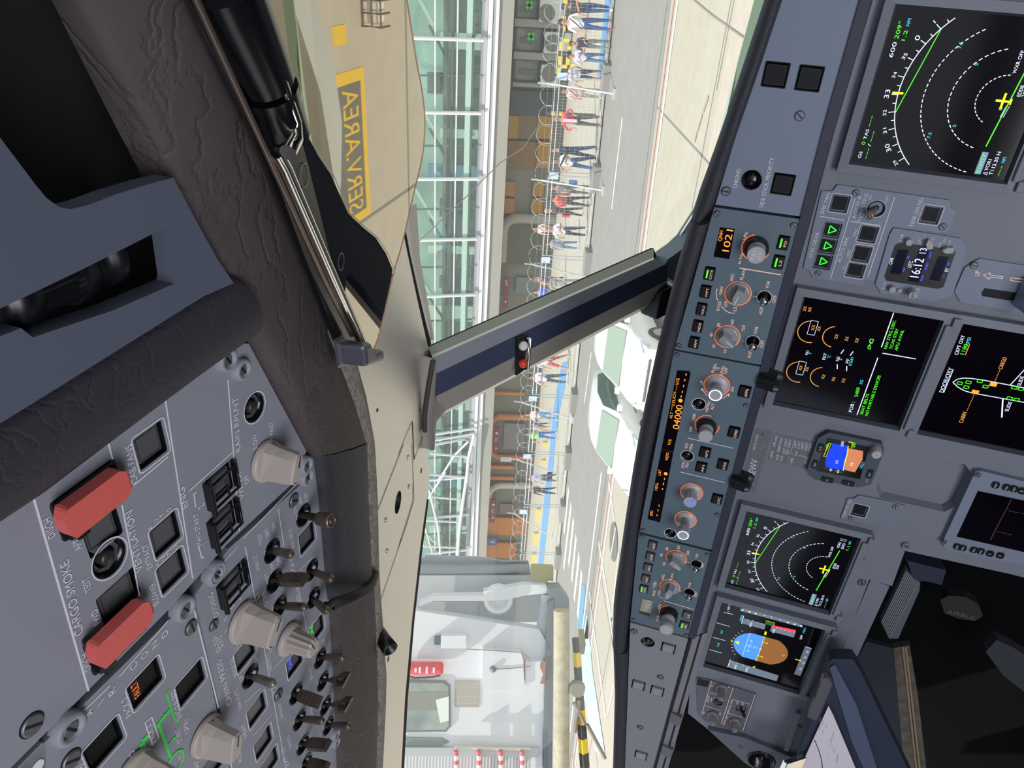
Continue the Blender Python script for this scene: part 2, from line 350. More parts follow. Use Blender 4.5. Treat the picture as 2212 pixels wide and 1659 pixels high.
    def toggle(s, c, x, y, tx, ty, L=0.026, style='bat', m=None, r=0.0088):
        p = s.L(K(c, x, y)); s.hole(circ(r, p)); mb = MB()
        mb.lathe([(r * 1.03, -0.0095), (r * 1.03, -0.0085), (0.0001, -0.0085)], WEL, cap=False); mb.lathe([(r * 1.0, -0.009), (r * .97, 0.0003), (r * .86, 0.0005), (r * .84, -0.008)], BLS, cap=False)
        mb.lathe([(r * .68, -0.0085), (r * .68, -0.0045), (r * .5, -0.003), (r * .42, -0.003), (r * .3, -.001)], BLK, seg=6, smooth=False)
        f = s.part('toggle_switch', mb, p)
        q = s.L(K(c, tx, ty), L); d = Vector((q.x - p.x, q.y - p.y, L + 0.004)); ln = d.length
        k = MB(); m = m or BRZ; R = d.to_track_quat('Z', 'Y').to_matrix().to_4x4(); R.translation = Vector((0, 0, -0.004))
        if style == 'bat': k.lathe([(.0016, 0), (.0018, ln * .3), (.0027, ln * .4), (.0031, ln * .85), (.003, ln * .93), (.0018, ln * .99), (.0008, ln)], m, M=R, seg=14)
        elif style == 'ball': k.lathe([(.0016, 0), (.0018, ln * .45), (.0028, ln * .6), (.0038, ln * .78), (.0038, ln * .9), (.0022, ln * .99), (.0004, ln)], m, M=R, seg=16)
        elif style == 'ring': k.lathe([(.0022, 0), (.003, ln * .55), (.0048, ln * .62), (.0052, ln * .94), (.0046, ln), (.003, ln), (.0028, ln * .985), (.002, ln * .985), (.0018, ln), (.0006, ln)], m, M=R, seg=18)
        elif style == 'paddle':
            k.lathe([(.0018, 0), (.002, ln * .3)], m, M=R, seg=10)
            for i in range(5):
                w0 = (.0025, .0045, .0048, .0048, .0044)[i]; a0 = ln * (.28 + .145 * i); k.add([R @ Vector(v) for v in [(-w0, -.0022, a0), (w0, -.0022, a0), (w0, .0022, a0), (-w0, .0022, a0), (-.0047, -.002, a0 + ln * .13), (.0047, -.002, a0 + ln * .13), (.0047, .002, a0 + ln * .13), (-.0047, .002, a0 + ln * .13)]], [(0, 3, 2, 1), (4, 5, 6, 7), (0, 1, 5, 4), (1, 2, 6, 5), (2, 3, 7, 6), (3, 0, 4, 7)], m)
                if i: k.add([R @ Vector(v) for v in [(-.004, -.0018, a0 - .001), (.004, -.0018, a0 - .001), (.004, .0018, a0 - .001), (-.004, .0018, a0 - .001), (-.004, -.0018, a0 + .001), (.004, -.0018, a0 + .001), (.004, .0018, a0 + .001), (-.004, .0018, a0 + .001)]], [(0, 1, 5, 4), (1, 2, 6, 5), (2, 3, 7, 6), (3, 0, 4, 7)], BLK)
        elif style == 'tee':
            k.lathe([(.0014, 0), (.0014, ln * .4), (.0026, ln * .5), (.0034, ln * .75)], m, M=R, seg=12)
            for i in (-1, 0, 1): k.obox(R @ Vector((i * .0042, 0, ln * .87)), (.0019, 0, 0), (0, .0026, 0), R.to_3x3() @ Vector((0, 0, ln * .13)), m)
            k.obox(R @ Vector((0, 0, ln * .84)), (.006, 0, 0), (0, .0022, 0), R.to_3x3() @ Vector((0, 0, ln * .09)), m)
        s.part('lever', k, parent=f); return f
    def knob(s, c, x, y, r=0.0125, h=0.022, style='pointer', ang=0.0, m=None, label=None):
        p = s.L(K(c, x, y)); m = m or KNB; mb = MB()
        if style == 'pointer':
            mb.lathe([(r, 0.001), (r, 0.003), (r * .95, .004), (r * .8, .0042)], m, seg=32)
            f = s.part('rotary_knob', mb, p, ang, label=label); k = MB(); b = r * .98
            k.grid([[(-b * .55, -b * .8, z0), (-b * .62, b * .55, z0), (-b * .25, b * .95, z0), (b * .25, b * .95, z0), (b * .62, b * .55, z0), (b * .55, -b * .8, z0), (0, -b * .95, z0), (-b * .55, -b * .8, z0)] if j == 0 else
                    [(-b * w0, -b * .72 * q, z0), (-b * w0, b * .5 * q, z0), (-b * .2, b * .85 * q, z0), (b * .2, b * .85 * q, z0), (b * w0, b * .5 * q, z0), (b * w0, -b * .72 * q, z0), (0, -b * .82 * q, z0), (-b * w0, -b * .72 * q, z0)]
                    for j, (z0, w0, q) in enumerate(((.004, .6, 1), (h * .45, .48, 1), (h * .8, .4, .95), (h * .97, .36, .9), (h, .28, .8)))], m, smooth=False)
            k.prism([(-b * .28, -b * .58), (b * .28, -b * .58), (b * .28, b * .4), (b * .16, b * .68), (-b * .16, b * .68), (-b * .28, b * .4)], h - .002, h + .0004, m)
            k.box(-.0005, b * .1, h + .0004, .0005, b * .66, h + .0008, BLK); k.box(-.0005, b * .7, .0045, .0005, b * .96, .0055, BLK)
            s.part('knob_grip', k, parent=f, bevel=.0012); return f
        if style == 'fluted':
            mb.lathe([(r, 0.001), (r, .003), (r * .9, .0045), (r * .72, .005)], m, seg=32); f = s.part('rotary_knob', mb, p, ang, label=label); k = MB()
            k.lathe([(r * .72, .0045), (r * .66, h * .5), (r * .6, h * .93), (r * .52, h)], m, seg=24, flute=1, fd=r * .08, smooth=False); k.box(-.0004, 0, h, .0004, r * .5, h + .0005, BLK)
            s.part('knob_grip', k, parent=f); return f
        if style == 'serrated':   # tall: ring, stem, knurled cap
            mb.lathe([(r, .0006), (r, .0016), (r * .85, .002)], m, seg=32); f = s.part('rotary_knob', mb, p, ang, label=label); k = MB()
            k.lathe([(r * .62, .001), (r * .45, h * .3), (r * .42, h * .55), (r * .62, h * .62)], m, seg=28); k.lathe([(r * .6, h * .6), (r * .64, h * .9), (r * .6, h)], m, seg=48, flute=1, fd=r * .05, smooth=False)
            k.arc((0, 0), r * .5, 0, 6.2832, r * .09, DWH if False else WHT, h + .0003); s.part('knob_grip', k, parent=f); return f
    def ring(s, c, x, y, r, a0=0, a1=6.2832, m=None, w=.0009):
        p = s.L(K(c, x, y)); s.ink.arc(p, r, a0, a1, w, m or ORA, .0006); return p
    def pushround(s, c, x, y, r=.0085, dome=True, outline=None, name='round_push_button'):
        p = s.L(K(c, x, y)); s.hole(circ(r, p)); mb = MB(); mb.lathe([(r * 1.02, -.008), (.0001, -.008)], WEL, cap=False); mb.lathe([(r, -.008), (r, -.0004), (r * .93, .0002), (r * .9, -.007)], BLS, cap=False)
        if outline: mb.arc((0, 0), r * 1.06, 0, 6.2832, .0007, outline, .0004)
        f = s.part(name, mb, p); k = MB()
        if dome: k.lathe([(r * .72, -.007), (r * .7, -.002), (r * .4, -.0006), (.0001, -.0002)], BLS, cap=False)
        else:
            k.lathe([(r * .42, -.007), (r * .42, -.001), (r * .34, .0), (.0001, .0002)], mat('button_dark_metal', '#3c3c3a', .35, .4), cap=False); k.lathe([(r * .85, -.006), (r * .85, -.003), (r * .62, -.003), (r * .62, -.006)], CPG, cap=False, seg=8, smooth=False)
        s.part('button_cap', k, parent=f)

# ================================================================ OVERHEAD
P = lambda *xy: [(xy[i], xy[i + 1]) for i in range(0, len(xy), 2)]
# --- right-hand column: cargo smoke, ventilation, engine start, wiper
A = Panel('switch_panel', 'grey-blue overhead panel with two red guards and the wiper knob, nearest the padded roll', 'control panel', OH,
          P(-60, 1741, 28, 1654, 371, 1310, 489, 1177, 644, 1033, 662, 975, 537, 742, 300, 760, -60, 1000), OHM)
A.ln('P', 71, 1075, 118, 1239, 190, 1492, w=.0011); A.ln('P', 355.7, 863, 415, 1249, w=.0009); A.ln('P', 231, 951, 244, 1000, w=.0009); A.ln('P', 262, 1090, 300, 1287, w=.0009)
A.ln('P', 491, 820, 506, 1017, 516.5, 1147, w=.0009); A.ln('A3', 1135, 900, 1430, 655); A.ln('A3', 1610, 948, 1975, 620)
A.t('CARGO SMOKE', 'A4', 690, 505, 595, 0 - 0 + -130 + 10, cap=.006) if False else A.t('CARGO SMOKE', 'P', 178, 1364, 146, 1206, cap=.0044)
A.t('DISCH', 'A3', 465, 1325, 420, 1160); A.t('AFT', 'A3', 690, 1435, 670, 1340); A.t('TEST', 'A4', 775, 130, 745, 15); A.t('FWD', 'A4', 850, 410, 820, 290); A.t('DISCH', 'A4', 770, 800, 735, 655)
A.t('CAB FANS', 'A3', 1168, 865, 1112, 540, cap=.0037); A.t('VENTILATION', 'A3', 1210, 1612, 1120, 1100, cap=.0041); A.t('EXTRACT', 'A3', 1295, 1590, 1250, 1385)
A.t('BLOWER', 'A4', 1350, 245, 1310, 60); A.t('ENG', 'A3', 1598, 1075, 1565, 905, cap=.0041); A.t('MAN START', 'A3', 1715, 1400, 1680, 1125)
for l, x, y in (('A', 1320, 1275), ('U', 1370, 1215), ('T', 1418, 1168), ('O', 1478, 1125), ('A', 1378, 1590), ('U', 1428, 1538), ('T', 1478, 1495), ('O', 1535, 1440)): A.t(l, 'A3', x - 26, y - 12, x - 30, y - 40, cap=.0026)
A.t('2', 'A3', 1735, 1070, 1728, 1045, cap=.004); A.t('1', 'A3', 1760, 1380, 1757, 1370, cap=.004)
A.ln('A3', 1720, 1525, 1735, 1505); A.ln('A3', 1720, 1525, 1690, 1425, 1688, 1420); A.ln('A3', 1665, 1090, 1648, 975, 1676, 955)
A.t('RAIN RPLNT', 'A5', 468, 838, 438, 375, cap=.0041); A.t('WIPER', 'A5', 495, 1240, 475, 1010, cap=.0041); A.t('OFF', 'A5', 538, 1108, 526, 1035); A.t('SLOW', 'A5', 610, 825, 600, 690); A.t('FAST', 'A5', 748, 695, 740, 580)
A.ln('A5', 560, 1040, 575, 950, 600, 880, 640, 820, 690, 765, 738, 735, w=.0007)
A.button('A3', 1290, 560, cap=CPG, outline=WHT); A.button('A3', 1415, 1320, cap=CPG, outline=WHT); A.button('P', 371.5, 1233, cap=CPG, outline=WHT)
A.button('A3', 880, 1290, w=.0185, h=.020, cap=CPG); A.button('A4', 1020, 190, w=.0185, h=.024, cap=CPG)
A.guarded('A5', 285, 1140); A.guarded('A5', 313, 1462)
A.pushround('A3', 935, 1525, r=.0098, dome=False, outline=WHT); A.pushround('A5', 590, 475, r=.0092, dome=False, outline=WHT)
A.knob('A5', 672, 925, r=.0135, h=.024, ang=-2.0, label='beige wiper knob'); 
A.boss('A5', 325, 60, .007); A.boss('A5', 455, 145, .0065); A.boss('A5', 1003, 960, .0065); A.boss('A5', 1010, 1062, .0065); A.screw('A4', 270, 1290, .0055, .9); A.boss('A3', 1820, 1625, .0065); A.boss('A4', 1545, 290, .0075); A.boss('A4', 565, 1310, .0085)
def redguard(c, quad, hx, hy, lab):
    pts = A.LL(K(c, *quad)); cx = sum(pts, Vector((0, 0))) / 4; w = .0175; h = .030
    mb = MB(); mb.prism(rect(w + .004, h + .004, .001), -.001, .0012, WEL)
    for q in (-1, 1): mb.box(q * (w / 2 + .001) - .001, -h / 2, -.012, q * (w / 2 + .001) + .001, h / 2, .003, BLK)
    mb.box(-w / 2, h * .3, -.01, w / 2, h * .5, .008, BLK); mb.box(-w / 2, -h * .5, -.01, w / 2, -h * .42, .004, BLK)
    f = A.part('guarded_switch', mb, cx, label=lab)
    g = MB(); q = A.L(K(c, hx, hy), .010) - cx
    pr = [(-w * .45, h * .52), (-w * .45, -h * .40), (-w * .30, -h * .52), (w * .30, -h * .52), (w * .45, -h * .40), (w * .45, h * .52), (w * .18, h * .60), (-w * .18, h * .60)]
    g.prism([(a + q.x, b + q.y) for a, b in pr], .006, .0125, RED); g.box(-w * .3 + q.x, h * .35 + q.y, .0, w * .3 + q.x, h * .5 + q.y, .010, BLK); g.box(-w * .45 + q.x, -h * .63 + q.y, .007, w * .1 + q.x, -h * .5 + q.y, .0105, RED)
    A.part('guard_cover', g, parent=f, bevel=.0018, label='red lift-up cover')
redguard('A3', (450, 1035, 920, 695, 1040, 1010, 560, 1350), 830, 1030, 'black switch under a red cover at CARGO SMOKE DISCH, upper one')
redguard('A4', (765, 555, 1120, 215, 1200, 520, 830, 790), 1055, 490, 'black switch under a red cover at CARGO SMOKE DISCH, lower one')
A.close()
# --- air conditioning panel
B = Panel('switch_panel', 'grey-blue air conditioning panel with green mimic lines and an amber FAULT light', 'control panel', OH,
          P(20, 1684, 60, 1640, 383, 1322, 408, 1292, 416, 1296, 503, 1690, 440, 1760, 100, 1760), OHM)
for l, x, y in (('A', 790, 1160), ('I', 885, 1060), ('R', 985, 975), ('C', 1168, 760), ('O', 1258, 665), ('N', 1345, 575), ('D', 1430, 485)): B.t(l, 'A4', x, y + (22 if l != 'I' else 6), x - 12, y - (22 if l != 'I' else 6), cap=.0044)
B.ln('A4', 690, 1190, 930, 955); B.ln('A4', 1010, 880, 1430, 400) ; B.ln('A4', 1635, 235, 1860, 1145, w=.0011); B.ln('A4', 1930, 1480, 1975, 1659, w=.0011)
B.t('PACK 2', 'A4', 1120, 1190, 1075, 1035, cap=.0038); B.t('ENG 2 BLEED', 'A4', 1545, 1215, 1490, 970, cap=.0036); B.t('PACK 2', 'A4', 1322, 1415, 1280, 1275, cap=.0036)
B.ink.pline(B.LL(K('A4', 1232, 1268, 1290, 1222, 1350, 1395, 1297, 1462)), .0007, WHT, .0004, True)
B.t('OPEN', 'A4', 1610, 1335, 1590, 1230); B.t('START', 'A4', 1545, 1415, 1525, 1300); B.t('AUTO', 'A4', 1565, 1590, 1550, 1510); B.t('SHUT', 'A4', 1695, 1645, 1680, 1570); B.t('LO', 'A4', 1150, 1560, 1135, 1490); B.t('HI', 'A4', 720, 1650, 705, 1600)
for pts, w in (((1440, 992, 1415, 1018, 1455, 1150, 1500, 1270, 1520, 1242), .0012), ((1455, 1150, 1330, 1302), .0024), ((1345, 1272, 1460, 1590), .0019), ((1425, 1470, 1480, 1405), .0012), ((1262, 1382, 1205, 1440, 1262, 1659), .0034), ((1190, 1592, 1222, 1555), .0014)):
    B.ln('A4', *pts, w=w, m=MIM)
B.ink.tri2(B.LL(K('A4', 1502, 1383, 1468, 1398, 1490, 1432)), .0005, MIM); B.ink.tri2(B.LL(K('A4', 1420, 1190, 1385, 1200, 1408, 1238)), .0005, MIM); B.ring('A4', 1487, 1612, .0068, m=MIM, w=.0014)
f = B.button('A4', 1243, 935, w=.0185, h=.0215, cap=CAP, split=True, outline=WHT, glow=('FAULT', ORA, .14)); 
B.button('A4', 1628, 932, w=.0185, h=.0215, cap=CAP, split=True, outline=WHT); B.button('A4', 890, 1460, w=.0185, h=.0215, cap=CAP, split=True, outline=WHT); B.button('A4', 1835, 1610, w=.0185, h=.020, cap=CPG)
B.knob('A4', 1745, 1375, r=.0135, h=.024, ang=-1.9, label='beige cross bleed knob'); B.knob('A4', 1135, 1690, r=.013, h=.022, ang=.4)
B.screw('A4', 1630, 455, .0045, .1); B.screw('A4', 605, 1590, .0052, .9); B.close()
# --- forward centre panel: cabin pressure, annunciator light, signs, exterior lights
D = Panel('switch_panel', 'grey-blue forward overhead panel crowded with bronze toggle switches, DITCHING and SIGNS', 'control panel', OH,
          P(421, 1285, 440, 1259, 494, 1185, 656, 1041, 672, 1000, 677, 985, 684, 1008, 705, 1170, 727, 1530, 731, 1740, 530, 1740, 511, 1690), OHM)
D.ln('A6', 445, 0, 575, 690, w=.0007) ; D.ln('A6', 575, 690, 750, 1659, w=.0007); D.ln('A6', 820, 0 + 195, 905, 620, w=.0006); D.ln('A6', 260, 140, 390, 0, w=.0006); D.ln('A5', 680, 1260, 950, 1125, w=.0006) if False else None
D.ln('A5', 490, 1590, 950, 1125, w=.0007); D.ln('A5', 790, 1340, 838, 1659, w=.0007); D.ln('A6', 850, 180, 985, 50, w=.0006); D.ln('A6', 905, 620, 1025, 495, w=.0006); D.ln('A6', 660, 910, 760, 800, w=.0006); D.ln('A6', 440, 1170, 560, 1060, w=.0006); D.ln('A6', 500, 1420, 650, 1250, w=.0006)
D.t('DITCHING', 'A6', 245, 505, 200, 335, cap=.0036); D.t('LDG ELEV', 'A6', 262, 775, 225, 655, cap=.0034); D.t('AUTO', 'A6', 287, 735, 265, 655, cap=.003); D.t('CABIN PRESS', 'A6', 345, 1165, 262, 835, cap=.0041)
D.t('MAN V/S CTL', 'A6', 420, 1200, 385, 1050, cap=.003); D.t('MODE SEL', 'A6', 385, 960, 350, 820, cap=.003); D.t('UP', 'A6', 428, 988, 415, 950, cap=.003); D.t('DN', 'A6', 540, 845, 528, 812, cap=.003)
D.t('ANN LT', 'A6', 555, 165, 530, 50, cap=.0034); D.t('TEST', 'A5', 655, 1625, 640, 1530, cap=.0034); D.t('BRT', 'A5', 710, 1560, 700, 1485, cap=.0034); D.t('DIM', 'A5', 770, 1505, 758, 1440, cap=.0034)
D.t('BRT', 'A6', 622, 240, 608, 182, cap=.0034); D.t('DIM', 'A6', 660, 175, 650, 110, cap=.0034); D.t('OFF', 'A6', 712, 125, 700, 65, cap=.0034); D.t('INT LT', 'A6', 578, 460, 540, 330, cap=.0041); D.t('DOME', 'A6', 615, 425, 588, 320, cap=.0034)
D.t('SIGNS', 'A6', 825, 200, 795, 60, cap=.0041); D.t('ON', 'A5', 950, 1360, 940, 1312, cap=.0034); D.t('ARM', 'A5', 998, 1285, 980, 1215, cap=.0034); D.t('OFF', 'A5', 1045, 1255, 1030, 1185, cap=.0034); D.t('EMER EXIT LT', 'A5', 930, 1659, 900, 1490, cap=.0032)
D.t('SEAT BELTS', 'A6', 845, 320, 820, 190, cap=.003); D.t('NO SMOKING', 'A6', 870, 470, 840, 350, cap=.003); D.t('STBY COMPASS', 'A6', 650, 780, 610, 600, cap=.003); D.t('OVHD INTEG LT', 'A6', 650, 920, 620, 790, cap=.003)
D.t('PROBE/WINDOW', 'A6', 425, 1590, 375, 1370, cap=.0038); D.t('HEAT', 'A6', 460, 1410, 440, 1310, cap=.0038); D.t('CAPT', 'A6', 680, 1070, 665, 985, cap=.004); D.t('EXT LT', 'A6', 770, 1625, 738, 1490, cap=.0041)
D.t('RWY TURN OFF', 'A6', 730, 1270, 710, 1165, cap=.0028); D.t('LAND', 'A6', 790, 1500, 775, 1400, cap=.0028); D.t('WING', 'A6', 1000, 760, 990, 720, cap=.0028); D.t('STROBE', 'A6', 1050, 730, 1035, 680, cap=.0028); D.t('BEACON', 'A6', 950, 980, 935, 900, cap=.0028); D.t('NAV', 'A6', 955, 1270, 940, 1190, cap=.0028)
for l, x, y in (('9', 500, 375), ('7', 430, 375), ('5', 362, 440), ('3', 330, 490), ('0', 310, 530), ('-2', 312, 625), ('14', 372, 705), ('12', 390, 745)): D.t(l, 'A6', x, y + 8, x - 3, y - 12, cap=.003)
D.guarded('A6', 340, 290)
D.button('A6', 448, 800, cap=CPG, outline=WHT); D.button('A6', 535, 1222, cap=CPG, outline=WHT); D.button('A6', 584, 1465, cap=CPG, outline=WHT); D.button('A6', 632, 1620, cap=CPG, outline=WHT)
D.button('A5', 1040, 1585, cap=CPG, outline=WHT); D.button('A6', 985, 617, cap=CPG, split=True, outline=WHT, glow=('ON', GRN, .12)); D.button('A6', 818, 865, cap=CPG, split=True, outline=WHT, glow=('ON', BLU, .05))
for a in (('A5', 1010, 1395, 1255, 1445, 'ring'), ('A6', 650, 35, 800, 62, 'bat'), ('A6', 668, 262, 900, 250, 'paddle'), ('A6', 705, 455, 905, 457, 'bat'), ('A6', 945, 180, 1100, 250, 'bat'), ('A6', 962, 385, 1065, 490, 'bat'), ('A6', 1010, 840, 1188, 832, 'bat'),
          ('A6', 1030, 1010, 1208, 1005, 'tee'), ('A6', 1050, 1195, 1225, 1188, 'tee'), ('A6', 1070, 1345, 1228, 1345, 'bat'), ('A6', 828, 1105, 1003, 1168, 'paddle'), ('A6', 855, 1300, 1035, 1306, 'bat'), ('A6', 880, 1485, 1070, 1490, 'paddle'), ('A6', 905, 1625, 1060, 1659, 'paddle')):
    D.toggle(a[0], a[1], a[2], a[3], a[4], style=a[5])
D.toggle('A6', 488, 972, 668, 1032, style='bat', L=.028, m=mat('light_bronze', '#8a8078', .35, .6))
D.knob('A6', 425, 560, r=.0142, h=.025, ang=-2.3, label='beige landing elevation knob with raised grooves'); D.knob('A6', 760, 690, r=.0125, h=.023, style='fluted', ang=-1.2)
D.boss('A6', 195, 207, .0065); D.screw('A5', 925, 1265, .0048, .9); D.screw('A6', 212, 588, .0036, .2); D.screw('A6', 696, 1110, .0045, .2); D.boss('A6', 1108, 1400, .0052); D.boss('A6', 1110, 1460, .0052); D.close()
# small panel at the very bottom of the view
Q = Panel('switch_panel', 'corner of a grey-blue overhead panel behind the air conditioning panel, at the frame edge', 'control panel', OH, P(-50, 1750, 22, 1675, 92, 1604, 101, 1612, 97, 1690, 60, 1790), OHM); Q.ink.disc(Q.L(K('A4', 320, 1640)), .003, WHT); Q.close()
# backing structure behind the panels
bk = MB(); pp = [OH.at(p, -.016) for p in P(-160, 1900, -160, 980, 537, 735, 672, 980, 700, 1080, 740, 1900)]
bk.prism([(p.x, p.y) for p in pp], 0, -.006, GAP)
o = bk.build('ceiling', M=OH.mat(OH.w(0, 0, -.016))); tag(o, kind='structure')
# rail between the columns
# ================================================================ GLARESHIELD
def knobstack(s, c, x, y, r1, h1, r2, h2, cap='plain', label=None, outer=None):
    p = s.L(K(c, x, y)); mb = MB(); mb.lathe([(r1, .0005), (r1 * .97, h1 * .9), (r1 * .9, h1)], outer or BLK, seg=40, flute=1, fd=r1 * .03, smooth=False); mb.disc((-r1 * .6, r1 * .4), r1 * .1, WHT, h1 + .0002)
    f = s.part('rotary_knob', mb, p, label=label); k = MB()
    k.lathe([(r2, h1 * .7), (r2 * .97, h1 + (h2 - h1) * .3), (r2 * .8, h1 + (h2 - h1) * .45), (r2, h1 + (h2 - h1) * .55), (r2 * 1.02, h2 * .97), (r2 * .95, h2)], KNG, seg=32)
    if cap == 'std': k.text('PULL', (-r2 * .62, r2 * .1), (r2 * .62, r2 * .1), r2 * .42, WHT, h2 + .0003); k.text('STD', (-r2 * .45, -r2 * .55), (r2 * .45, -r2 * .55), r2 * .42, WHT, h2 + .0003)
    s.part('knob_grip', k, parent=f); return f
def bar_ptr(s, c, x, y, r, h, ang, label=None):   # clear grey pointer knob
    p = s.L(K(c, x, y)); mb = MB(); mb.lathe([(r, .0006), (r * .97, .0025), (r * .8, .003)], KNC, seg=36); f = s.part('rotary_knob', mb, p, ang, label=label); k = MB()
    k.prism([(-r * .34, -r * .75), (r * .34, -r * .75), (r * .4, r * .2), (r * .2, r * .85), (-r * .2, r * .85), (-r * .4, r * .2)], .0028, h, KNC, taper=.85); k.box(-.0004, -r * .1, h, .0004, r * .7, h + .0004, WHT)
    s.part('knob_grip', k, parent=f, bevel=.001); return f
def stem(s, c, x, y, r, h, kind, label=None):
    p = s.L(K(c, x, y)); mb = MB(); mb.lathe([(r, .0004), (r * .98, .0012), (r * .5, .0016)], KNG, seg=36); f = s.part('rotary_knob', mb, p, label=label); k = MB()
    if kind == 'gear':
        k.lathe([(r * .62, .001), (r * .56, h * .35), (r * .6, h * .55)], KNG, seg=28); k.lathe([(r * .66, h * .55), (r * .66, h)], KNG, seg=20, flute=1, fd=r * .08, smooth=False); k.pline([(-r * .36, -r * .25), (r * .36, -r * .25), (0, r * .36)], .0006, BLU, h + .0003, True)
    else:
        k.lathe([(r * .42, .001), (r * .4, h * .6), (r * .62, h * .64)], KNG, seg=28); k.lathe([(r * .62, h * .62), (r * .64, h * .95), (r * .58, h)], KNG, seg=48, flute=1, fd=r * .04, smooth=False); k.arc((0, 0), r * .5, 0, 6.2832, r * .1, DWH, h + .0003)
    s.part('knob_grip', k, parent=f); return f
G1 = Panel('annunciator_panel', 'blue-grey glareshield panel with CHRONO button and SIDE STICK PRIORITY light, right of the control units', 'control panel', GS,
           P(1704, -40, 1690, 0, 1588, 300, 1545, 442, 1732, 468, 1781, 280, 1861, 0, 1870, -40), GLM, z=.001)
G1.button('C1', 1300, 893, .0196, .0196, cap=CAP, top=.001, name='warning_light_button'); G1.button('C1', 1705, 937, .0196, .0196, cap=CAP, top=.001, name='warning_light_button'); G1.button('C2', 1388, 653, .0185, .018, cap=CAP, top=.001)
G1.pushround('C2', 1013, 602, r=.0088); G1.t('CHRONO', 'C2', 838, 698, 886, 470, cap=.0034); G1.t('SIDE STICK PRIORITY', 'C2', 1152, 930, 1287, 335, cap=.0034)
G1.screw('C1', 1590, 1383, .0037, .9, GLM); G1.screw('C2', 708, 735, .0038, 1.5); G1.close()

G2 = Panel('flight_display_control_unit', 'slate control unit reading QNH 1021, right of the autopilot unit', 'control unit', GS,
           P(1543, 448, 1457, 754, 1646, 789, 1731, 474), CTM, z=.002)
q = G2.LL(K('C3', 640, 60, 815, 80, 750, 440, 562, 410)); G2.ink.tri2(q, .0004, SCR)
G2.t('QNH', 'C3', 655, 225, 676, 100, cap=.0030, m=AMB, z=.0007); G2.t('1021', 'C3', 742, 352, 798, 92, cap=.0058, m=AMB, z=.0007)
G2.t('hPa', 'C3', 948, 212, 970, 120, cap=.0028, m=WAR); G2.t('in Hg', 'C3', 883, 497, 918, 372, cap=.0028, m=WAR)
G2.ring('C3', 1068, 305, .0123, .3, 4.4); knobstack(G2, 'C3', 1075, 300, .0108, .008, .0078, .021, 'std', 'black ring with a pale grey PULL STD knob')
G2.ln('C3', 870, 545, 1365, 627, w=.0008, m=WAR)
for x, y, l, b in ((1393, 245, 'FD', LIM), (1335, 475, 'LS', LIM), (512, 612, 'CSTR', LIM), (462, 827, 'WPT', None), (417, 1037, 'VOR.D', None), (372, 1240, 'NDB', None), (328, 1435, 'ARPT', None)):
    G2.button('C3', x, y, .0138, .0098, cap=CAP, top=.0022, bar=b, legend=l)
G2.ring('C3', 852, 850, .0118, m=ORA); bar_ptr(G2, 'C3', 855, 845, .0113, .012, 1.35); G2.ring('C3', 725, 1365, .0117); bar_ptr(G2, 'C3', 727, 1362, .0112, .013, 2.6)
for a in (('ARC', 790, 706, 810, 614), ('PLAN', 913, 690, 945, 567), ('NAV', 662, 862, 682, 766), ('VOR', 728, 1012, 722, 935), ('LS', 832, 1060, 836, 1008), ('ROSE', 632, 1055, 655, 945), ('10', 712, 1560, 716, 1520), ('20', 578, 1502, 583, 1462), ('40', 552, 1367, 555, 1322), ('80', 637, 1248, 643, 1205),
          ('160', 797, 1228, 805, 1163), ('320', 928, 1300, 940, 1232), ('VOR', 1215, 792, 1240, 703), ('ADF', 1137, 1103, 1156, 1012), ('OFF', 1297, 965, 1318, 875), ('2', 1072, 900, 1076, 876), ('VOR', 1072, 1338, 1098, 1250), ('ADF', 1000, 1622, 1018, 1540), ('OFF', 1150, 1500, 1170, 1412), ('1', 934, 1422, 936, 1412)):
    G2.t(a[0], 'C3', *a[1:], cap=.0029, m=WAR)
G2.ln('C3', 612, 802, 596, 800, 592, 860, 600, 905, 610, 932, w=.0006, m=WAR); G2.ln('C3', 655, 1000, 690, 1045, 740, 1075, 802, 1090, 808, 1078, w=.0006, m=WAR)
for x, y, tx, ty in ((1168, 895, 1160, 965), (1030, 1425, 1027, 1512)): G2.toggle('C3', x, y, tx, ty, L=.012, style='ball', m=STL, r=.0062); G2.ring('C3', x, y, .0066, m=WHT, w=.0006)
G2.screw('C3', 1520, 38, .0027, 1.0); G2.screw('C3', 145, 1475, .0026, 1.3); G2.screw('C2', 600, 1003, .0027, .8); G2.close()

G3 = Panel('autopilot_control_unit', 'long slate autopilot unit showing 04000 in amber, middle of the glareshield', 'control unit', GS,
           P(1456, 757.5, 1381, 1149, 1539, 1188, 1646, 793), CTM, z=.002)
q = G3.LL(P(1463, 800, 1489, 801, 1492, 806, 1455, 975, 1426, 1128, 1399, 1121)); G3.ink.tri2(q, .0004, SCR)
for a in (('ALT', 398, 850, 412, 775, .003), ('04000', 478, 980, 527, 693, .0066), ('LVL/CH', 428, 692, 447, 535, .003), ('V/S', 475, 455, 487, 368, .003), ('V/S', 377, 1170, 393, 1100, .003), ('HDG', 348, 1345, 362, 1260, .003), ('LAT', 262, 1530, 272, 1465, .003)):
    G3.t(a[0], 'C4', *a[1:5], cap=a[5], m=AMB, z=.0007)
for a in (('HDG', 553, 325, 568, 240), ('SPD', 497, 630, 504, 568)): G3.t(a[0], 'C5', *a[1:], cap=.003, m=AMB, z=.0007)
for x, y in ((507, 585), (520, 530), (535, 460), (550, 390), (564, 322), (308, 1570), (293, 1632)): p = G3.L(K('C4', x, y)); G3.ink.line((p.x - .0013, p.y), (p.x + .0013, p.y), .0009, AMB, .0007)
